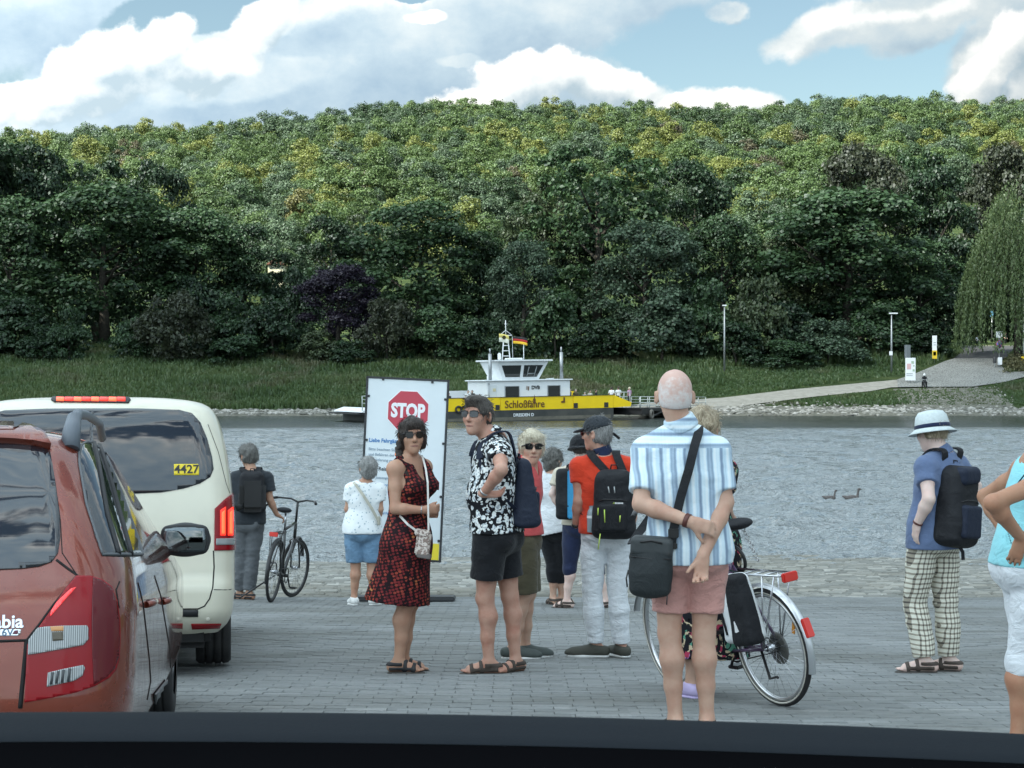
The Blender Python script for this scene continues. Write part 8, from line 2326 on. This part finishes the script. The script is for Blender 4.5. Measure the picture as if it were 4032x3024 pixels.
class Car:
    def __init__(s, name, label, loc, yaw, levels, paint, sc=(1, 1), **kw):
        levels = [(a * sc[1], b_ * sc[0], *r_) for a, b_, *r_ in levels]
        s.M = Matrix.Rotation(R(yaw), 3, 'Z') @ Matrix.Rotation(-math.atan(0.0703), 3, 'X')
        s.o = Vector((loc[0], loc[1], near_z(loc[1])))
        s.e = empty(name, s.o, s.M.to_euler(), label, 'car' if name != 'taxi_van' else 'van')
        V, F = car_shell(levels, **kw); s.bvh = BVHTree.FromPolygons([tuple(v) for v in V], [tuple(int(i) for i in f) for f in F])
        s.body = link('body', fast_mesh('body', V, F, True), paint, s.e)
        s.Mi = s.M.transposed(); s.cam = s.Mi @ (Vector((0, 0, CAMZ)) - s.o)
    def hit(s, u, v):
        d = s.Mi @ Vector(((u - CX) / FS, 1, -(v - HY) / FS)).normalized()
        p, n_, _, t = s.bvh.ray_cast(s.cam, d)
        if p is None:
            p, n_, _, _ = s.bvh.find_nearest(s.cam + d * s.far)
        else: s.far = (p - s.cam).length
        if n_.dot(d) > 0: n_ = -n_
        return p, n_
    far = 6.0
    def patch(s, name, outline, m, off=.004, mirror=True, step=14, both=False, parent=None, label=None, thick=.008):
        """thin solid piece lying on the body whose edge is seen along `outline` (source pixels)"""
        pts = [Vector(p) for p in outline]; k = len(pts); dense = []
        for i in range(k):
            a, b = pts[i], pts[(i + 1) % k]; q = max(1, int((b - a).length / step))
            dense += [a.lerp(b, j / q) for j in range(q)]
        kk = len(dense); allp = list(dense); xs_ = [p.x for p in pts]; ys_ = [p.y for p in pts]
        y = min(ys_) + step * .5
        while y < max(ys_):
            x = min(xs_) + step * .5
            while x < max(xs_):
                if in_poly(x, y, [(p.x, p.y) for p in pts]): allp.append(Vector((x, y)))
                x += step
            y += step
        v2, e2, f2, *_ = delaunay_2d_cdt(allp, [], [list(range(kk))], 1, .5)
        top, bot = [], []
        for p in v2:
            h, n_ = s.hit(p.x, p.y); top.append(h + n_ * off); bot.append(h + n_ * (off - thick))
        from collections import Counter
        ed = Counter(); 
        for f in f2:
            for i in range(len(f)): ed[tuple(sorted((f[i], f[(i + 1) % len(f)])))] += 1
        n0 = len(top); fs = [tuple(f) for f in f2] + [(a, b, b + n0, a + n0) for (a, b), c in ed.items() if c == 1]
        objs = []
        for sg in ((1, -1) if mirror else (1,)):
            vs = [Vector((p.x * sg, p.y, p.z)) for p in top + bot]
            me = bpy.data.meshes.new(name); me.from_pydata(vs, [], fs); me.update()
            bm = bmesh.new(); bm.from_mesh(me); bmesh.ops.recalc_face_normals(bm, faces=bm.faces)
            # make the outer skin face outwards
            f0 = bm.faces[:][0] if len(bm.faces) else None
            bm.faces.ensure_lookup_table(); h, n_ = s.hit(*v2[f2[0][0]]); n_ = Vector((n_.x * sg, n_.y, n_.z))
            if bm.faces[0].normal.dot(n_) < 0: bmesh.ops.reverse_faces(bm, faces=bm.faces)
            bm.to_mesh(me); bm.free()
            for i, pl in enumerate(me.polygons): pl.use_smooth = i < len(f2)
            objs.append(link(name, me, m, parent or s.e))
            if label: objs[-1]['label'] = label
        return objs
    def line(s, name, pts, m, wd=.006, off=.0015, mirror=True):
        fine = []
        for a, b in zip(pts[:-1], pts[1:]):
            a, b = Vector(a), Vector(b); q = max(1, int((b - a).length / 18)); fine += [a.lerp(b, j / q) for j in range(q)]
        fine.append(Vector(pts[-1])); P_ = []
        for p in fine: h, n_ = s.hit(p.x, p.y); P_.append((h + n_ * (off - wd * .22), n_))
        for sg in ((1, -1) if mirror else (1,)):
            mb = MB(); f = Vector((sg, 1, 1)); mb.tube([p * f for p, n_ in P_], wd / 2, 5); mb.build(name, m, s.e)
    def wheel(s, x, y, r_, wd, m_rim):
        w_ = empty('wheel', (x, y, r_)); w_.parent = s.e; A = Matrix.Rotation(R(90), 3, 'Y')
        m = MB(); m.lathe([(r_ * .62, -wd / 2), (r_ * .93, -wd / 2), (r_ * .985, -wd * .42), (r_, -wd * .3), (r_, -wd * .26), (r_ * .975, -wd * .25), (r_ * .975, -wd * .22), (r_, -wd * .21), (r_, -.01), (r_ * .975, -.005), (r_ * .975, .005), (r_, .01), (r_, wd * .21), (r_ * .975, wd * .22), (r_ * .975, wd * .25), (r_, wd * .26), (r_, wd * .3), (r_ * .985, wd * .42), (r_ * .93, wd / 2), (r_ * .62, wd / 2)], 40, (0, 0, 0), A); m.build('tyre', mat('car_tyre', rough=.85, build=worn((.022, .023, .025), .2, 8, (.04, .04, .04))), w_)
        m = MB(); sg = 1 if x > 0 else -1; m.lathe([(.02, sg * wd * .46), (.07, sg * wd * .47), (r_ * .55, sg * wd * .36), (r_ * .62, sg * wd * .45), (r_ * .64, sg * wd * .2), (r_ * .6, -sg * wd * .4)], 30, (0, 0, 0), A)
        m.build('rim', m_rim, w_)
    def mb(s): return MB()
cr = lambda pts: [(x / 1.106, 1400 + y / 1.106) for x, y in pts]
def paint(name, c, coat=.9, flake=.0, rough=.35):
    def f(n, b):
        o = n.coord('Object')
        n.link(n.mix(n.maprange(n.noise(o, 3, 5, .6), .4, .7, 0, .12), c, (.20, .19, .17)), b.inputs['Base Color'])
        n.link(n.maprange(n.noise(o, 5, 5, .7), .3, .8, rough * .8, rough * 1.3), b.inputs['Roughness'])
    return mat(name, rough=rough, metal=flake, coat=coat, build=f)
M_cream = paint('ivory_paint', (.69, .66, .53), .7, 0, .4); M_rust = paint('copper_red_paint', (.19, .031, .013), 1.0, .5, .28)
M_cglass = mat('car_glass', (.010, .014, .020), .035, spec=.85, coat=.3); M_seam = mat('panel_gap', (.006, .006, .006), .8); M_trim = mat('black_trim', (.018, .019, .021), .6)
M_tail = mat('tail_lens_red', (.25, .003, .008), .25, spec=.3, coat=.12); M_taild = mat('tail_lens_dark', (.10, .003, .007), .25, spec=.3, coat=.2)
M_alloy = mat('wheel_alloy', (.30, .31, .32), .35, .9)
def ribs(n, b):
    s_ = n.sep(n.coord('Object'))
    n.link(n.ramp(n.math('ADD', n.math('MULTIPLY', n.math('SINE', n.math('MULTIPLY', s_[0], 900)), .5), .5), [(0, (.13, .14, .145)), (1, (.46, .48, .48))]), b.inputs['Base Color'])
M_clear = mat('clear_lens', rough=.2, spec=.5, coat=.2, build=ribs)
# ------------------------------------------------ taxi van
van = Car('taxi_van', 'ivory taxi van with lit brake lights and yellow 4427 sticker in its rear window', (-2.645, 10.68), 9.5,
 [(.27, .84, .13, 4.60, .20, .2), (.33, .90, .05, 4.78, .20, .22), (.42, .935, .0, 4.86, .20, .22), (.58, .945, .0, 4.88, .19, .2), (.64, .945, .03, 4.86, .18, .2), (.85, .945, .04, 4.74, .17, .2), (1.0, .94, .05, 4.35, .17, .2), (1.25, .922, .09, 3.75, .18, .22), (1.5, .885, .15, 3.35, .20, .25), (1.68, .84, .21, 3.0, .22, .28), (1.77, .79, .27, 2.8, .24, .3), (1.82, .70, .35, 2.65, .3, .35), (1.85, .50, .52, 2.5, .3, .4), (1.862, .20, .9, 2.2, .15, .4), (1.864, .02, 1.4, 1.8, .01, .1)], M_cream, sc=(.955, .975))
M_brake = mat('brake_glow', (.5, .01, .01), .3, emit=(1.0, .035, .015), estr=.75); M_brake2 = mat('brake_glow_hot', (.8, .05, .02), .3, emit=(1.0, .09, .03), estr=1.1)
van.patch('rear_window', cr([(394, 232), (600, 232), (780, 238), (835, 252), (872, 292), (900, 360), (922, 440), (929, 495), (915, 530), (870, 558), (800, 580), (700, 597), (560, 603), (394, 604)]), M_cglass, .004, True, 22)
van.patch('brake_light', cr([(228, 184), (560, 186), (569, 196), (560, 209), (235, 205), (222, 195)]), M_trim, .010, False, 14)
for k in range(8):
    x = 262 + k * 38; van.patch('brake_lamp', cr([(x - 17, 188), (x + 17, 189), (x + 17, 203), (x - 17, 202)]), M_brake2 if k % 2 == 0 else M_brake, .013, False, 9)
tl = van.patch('tail_light', cr([(934, 668), (975, 628), (1010, 600), (1018, 640), (1022, 740), (1022, 848), (932, 850)]), M_tail, .008, True, 9)
for i in range(2):
    pass
for x0, x1 in ((957, 978), (988, 1008)):
    for o_ in van.patch('light_bar', cr([(x0, 675), (x1, 660), (x1, 784), (x0, 784)]), M_brake, .0125, True, 8): pass
    van.patch('light_core', cr([(x0 + 5, 685), (x1 - 5, 675), (x1 - 5, 776), (x0 + 5, 776)]), M_brake2, .015, True, 8)
van.patch('reversing_light', cr([(939, 798), (1016, 796), (1016, 824), (939, 826)]), M_clear, .012, True, 8)
van.patch('sticker', cr([(757, 474), (862, 474), (866, 478), (866, 522), (757, 522)]), mat('sticker_yellow', (.80, .62, .03), .5), .007, False, 10)
h, n_ = van.hit(*cr([(812, 498)])[0])
yaw_n = math.atan2(-n_.x, -n_.y); pit = math.asin(max(-1, min(1, n_.z)))
Mt = lambda h, n_, o: Matrix.Translation(h + n_ * o) @ (Matrix((Vector((0, 0, 1)).cross(-n_).normalized() * -1, n_.cross(Vector((0, 0, 1)).cross(-n_).normalized() * -1), n_)).transposed().to_4x4())
text_mesh('lettering', '4427', .078, M_black, van.e, Mt(h, n_, .0085), .0006, bold=.0015)
van.patch('bumper_reflector', cr([(832, 1169), (962, 1168), (955, 1187), (836, 1191)]), M_tail, .006, True, 10)
van.patch('step_trim', cr([(300, 1110), (862, 1108), (862, 1137), (300, 1138)]), M_trim, .006, False, 20)
van.line('panel_gap', cr([(929, 850), (932, 920), (926, 1010), (912, 1060), (890, 1092), (862, 1104), (700, 1106), (560, 1106)]), M_seam, .009)
van.line('panel_gap', cr([(930, 1020), (980, 1021), (1024, 1019)]), M_seam, .005); van.line('panel_gap', cr([(905, 300), (950, 420), (985, 560), (1000, 600)]), M_seam, .004)
h, n_ = van.hit(*cr([(905, 1148)])[0]); m = MB(); m.ball(h, (.018, .012, .018)); m.build('parking_sensor', mat('ivory_trim', (.5, .48, .40), .4), van.e)
for x in (-.765, .765):
    van.wheel(x, .95, .345, .235, M_alloy); van.wheel(x, 4.0, .345, .225, M_alloy)
m = MB(); m.bbox((0, .9, .26), (1.5, 1.5, .18), .04); m.box((.0, .35, .2), (.9, .3, .16)); m.build('underbody', M_seam, van.e)
sg_ = empty('taxi_roof_light', van.o + van.M @ Vector((-.39, 2.1, 1.80)), van.M.to_euler(), 'yellow taxi roof light with black base on top of the ivory van', 'taxi sign')
m = MB(); m.bbox((0, 0, .035), (.54, .16, .04), .012); m.build('base', M_black, sg_); m = MB(); m.bbox((-.04, -.02, .055), (.34, .12, .035), .012); m.build('lamp_box', mat('taxi_yellow', (.72, .80, .12), .4), sg_)
for sx in (-1, 1):
    m = MB(); m.bbox((sx * 1.07, 3.35, 1.15), (.22, .12, .26), .04); m.tube([(sx * .93, 3.35, 1.05), (sx * 1.0, 3.35, 1.08)], .03, 6); m.build('wing_mirror', M_trim, van.e)

# ------------------------------------------------ copper red estate car
sk = Car('estate_car', 'copper red estate car with grey roof rails, closest to the camera at the left edge', (-2.09, 5.64), 8,
 [(.16, .72, .14, 3.90, .28, .28), (.26, .78, .04, 4.10, .28, .30), (.40, .805, .0, 4.18, .27, .30), (.56, .81, .01, 4.20, .27, .32), (.70, .812, .03, 4.12, .26, .34), (.80, .80, .06, 3.70, .25, .36), (.88, .785, .10, 3.25, .25, .38), (.97, .75, .15, 2.95, .24, .40), (1.10, .695, .25, 2.60, .22, .38), (1.22, .645, .36, 2.30, .21, .36), (1.30, .60, .44, 2.10, .20, .34), (1.345, .555, .50, 1.95, .20, .32), (1.375, .46, .60, 1.85, .22, .35), (1.395, .28, .80, 1.7, .2, .35), (1.402, .03, 1.1, 1.3, .02, .1)], M_rust, nz=80)
L0 = -420
sk.patch('rear_window', [(L0, 1745)] + cr([(0, 383), (120, 388), (205, 408), (226, 470), (245, 590), (258, 700), (262, 800), (252, 862), (225, 900), (170, 920), (90, 930), (0, 934)]) + [(L0, 2250)], M_cglass, .004, True, 24)
sk.patch('spoiler', [(L0, 1655), (0, 1680)] + cr([(60, 318), (130, 332), (190, 362), (217, 412), (150, 396), (60, 388), (0, 385)]) + [(L0, 1748)], M_rust, .030, True, 22, thick=.034)
sk.patch('side_window', cr([(342, 430), (352, 392), (375, 378), (418, 382), (446, 405), (472, 455), (512, 560), (560, 690), (600, 800), (618, 866), (540, 868), (445, 868), (412, 790), (375, 650), (350, 520)]), M_cglass, .004, True, 14)
for pts in ([(405, 384), (425, 480), (462, 690), (512, 866)], [(428, 394), (470, 520), (520, 700), (566, 866)]):
    sk.line('window_pillar', cr(pts), M_trim, .022, .009)
sk.line('window_seal', cr([(342, 430), (352, 392), (375, 378), (418, 382), (446, 405), (512, 560), (600, 800), (618, 866), (445, 868), (375, 650), (345, 480), (342, 430)]), mat('grey_seal', (.10, .11, .12), .5), .012, .005)
sk.patch('tail_light', cr([(330, 962), (390, 962), (440, 978), (482, 1010), (505, 1070), (516, 1150), (518, 1230), (514, 1320), (500, 1370), (470, 1405), (410, 1440), (330, 1468), (220, 1492), (106, 1512), (110, 1430), (118, 1260), (160, 1195), (225, 1105), (290, 1010)]), M_tail, .007, True, 13)
z2 = lambda pts: [(x / 3.95, 2380 + y / 3.95) for x, y in pts]
sk.patch('dark_lens', cr([(400, 970), (440, 985), (478, 1015), (500, 1075), (511, 1160), (512, 1240), (508, 1315), (492, 1362), (462, 1398), (404, 1434), (398, 1300), (395, 1150)]), M_taild, .009, True, 12)
sk.patch('clear_lens', z2([(430, 785), (440, 560), (580, 372), (700, 352), (1000, 337), (1340, 332), (1364, 380), (1362, 540), (1290, 632), (1000, 690), (600, 762)]), M_clear, .011, True, 9)
sk.patch('indicator_lens', z2([(780, 352), (990, 345), (990, 420), (800, 425)]), mat('amber_lens', (.62, .30, .12), .2), .0125, True, 8)
sk.patch('indicator_bulb', z2([(810, 440), (985, 430), (985, 560), (820, 575)]), mat('bulb_dark', (.10, .085, .06), .4), .0125, True, 8)  # dull brown piece below the amber lens
sk.patch('lower_lens', z2([(725, 1282), (745, 1062), (1000, 1002), (1285, 942), (1310, 990), (1270, 1110), (1140, 1190), (960, 1230)]), M_clear, .011, True, 9)
for x in (800, 885, 970, 1060): sk.line('lens_rib', z2([(x - 8, 1245 - (x - 800) * .15), (x + 22, 1055 - (x - 800) * .22)]), mat('rib_shadow', (.05, .055, .06), .5), .011, .013)  # dark grey lines across the lower lens
sk.patch('light_edge', z2([(775, 190), (800, 100), (880, -20), (1100, -230), (1180, -250), (960, 0), (860, 110), (800, 180)]), mat('tail_edge_glow', (.75, .03, .04), .15, coat=.8, emit=(1, .05, .04), estr=.25), .011, True, 10)  # weak glow imitates the bright red edge of the unlit lamp
sk.line('panel_gap', z2([(-1500, 590), (0, 575), (410, 560), (425, 545), (620, 300), (820, 20), (960, -150)]) + cr([(335, 957), (290, 925), (245, 890)]), M_seam, .010)
sk.line('panel_gap', z2([(410, 560), (400, 700), (370, 1000), (340, 1300), (310, 1620)]), M_seam, .016)
sk.line('panel_gap', cr([(150, 300), (195, 345), (212, 400), (240, 560), (262, 720), (270, 860), (335, 957)]), M_seam, .004)
for pts in ([(520, 985), (505, 1020), (518, 1100)], [(600, 990), (622, 1080), (636, 1200), (650, 1330), (655, 1420), (640, 1500)], [(672, 960), (700, 1050), (722, 1180), (738, 1280), (742, 1360)], [(445, 872), (540, 876), (618, 872)]):
    sk.line('panel_gap', cr(pts), M_seam, .006)
for (x, y) in ((645, 1080), (714, 1070)):
    h, n_ = sk.hit(*cr([(x, y)])[0])
    for sg in (1, -1):
        m = MB(); c = Vector((h.x * sg, h.y, h.z)); o = Vector((sg * .022, 0, 0)); m.tube([c + Vector((0, -.09, 0)), c + o + Vector((0, -.06, .004)), c + o + Vector((0, .06, .004)), c + Vector((0, .09, 0))], .013, 8); m.build('door_handle', M_rust, sk.e)
sk.patch('side_moulding', cr([(668, 1475), (720, 1410), (722, 1440), (670, 1530)]), mat('grey_trim', (.10, .105, .11), .5), .012, True, 12)
h, n_ = sk.hit(8, 2462); n2 = n_
M_chr = mat('chrome', (.72, .74, .76), .12, 1.0)
h, n_ = sk.hit(92, 2450); text_mesh('badge', 'Fabia', .062, M_chr, sk.e, Mt(h, n_, .003), .003, 'RIGHT', .0014)
h, n_ = sk.hit(82, 2489); sk.patch('badge_plate', z2([(-260, 395), (290, 382), (328, 392), (310, 470), (270, 490), (-260, 500)]), M_chr, .004, False, 10)
text_mesh('badge', '1.6 16V', .034, mat('badge_grey', (.10, .16, .24), .5), sk.e, Mt(sk.hit(52, 2492)[0], n_, .006), .001, 'RIGHT', .0006)
sk.patch('badge_inset', z2([(190, 465), (225, 410), (280, 405), (280, 455), (260, 468)]), mat('badge_maroon', (.12, .02, .04), .3), .006, False, 8)
for sx in (-1, 1):      # roof rails
    m = MB(); xr = sx * .545
    m.tube([(xr, .58, 1.33), (xr, .66, 1.41), (xr, .80, 1.445), (xr * .99, 1.2, 1.46), (xr * .97, 1.8, 1.455), (xr * .95, 2.05, 1.40)], [.026, .026, .021, .018, .018, .02], 10)
    m.build('roof_rail', mat('grey_rail', (.115, .135, .16), .45, spec=.5), sk.e)
    m = MB(); m.tube([(xr, .56, 1.30), (xr, .60, 1.37), (xr, .68, 1.425)], [.036, .034, .027], 10); m.build('rail_foot', MATS['grey_rail'], sk.e)
    mc_ = Vector((sx * .865, 2.62, .92)); mr = empty('wing_mirror', mc_); mr.parent = sk.e
    S = Sculpt(.008); S.ell((0, .02, 0), (.125, .085, .085)); S.box((0, -.015, 0), (.115, .04, .072), .035, k=.02); S.plane((0, -.035, 0), (0, -1, 0)); S.cone((-sx * .13, .03, -.04), (-sx * .05, .02, -.03), .026); S.build('housing', M_trim, mr)
    S = Sculpt(.007); S.box((0, -.036, 0), (.096, .006, .056), .005, k=.0); S.ell((0, -.036, 0), (.10, .007, .060)); S.build('mirror_glass', mat('mirror', (.15, .17, .18), .03, 1.0), mr)
    for y in (.72, 3.15): sk.wheel(sx * .695, y, .30, .185, M_alloy)
m = MB(); m.bbox((0, 2.0, .22), (1.3, 3.2, .12), .03); m.build('underbody', M_seam, sk.e)

# ------------------------------------------------ dashboard under the windscreen of our own car
dd = empty('dashboard', (0, 1.0, CAMZ - .22), (0, 0, 0), 'dark blurred dashboard top running along the bottom of the picture', 'dashboard')
def dash(prof, nm, m):
    xs_ = np.linspace(-.75, .75, 60); vs = []
    for x in xs_:
        drop = -.0135 * (x / .32) * .5 - .0022 * (x / .32) ** 2
        for (y, z) in prof: vs.append((x, y - 1.0 - .03 * (x / .5) ** 2, z + drop + .2240))
    k = len(prof); f = [(i * k + j, i * k + j + 1, (i + 1) * k + j + 1, (i + 1) * k + j) for i in range(59) for j in range(k - 1)]
    link(nm, fast_mesh(nm, vs, f, True), m, dd)
M_dash = mat('dash_vinyl', (.009, .012, .016), .7, spec=.06, bump=(320, .25, .001))
dash([(1.20, -.30), (1.12, -.232), (1.095, -.2175), (1.075, -.2145), (1.055, -.2150), (1.030, -.2166), (1.014, -.2182), (1.012, -.2190)], 'dash_top', M_dash)
dash([(1.010, -.2192), (1.004, -.250), (.93, -.262), (.90, -.235), (.88, -.228), (.80, -.24), (.55, -.30), (.5, -.6)], 'dash_recess', mat('dash_black', (.004, .004, .005), .8, spec=.02))
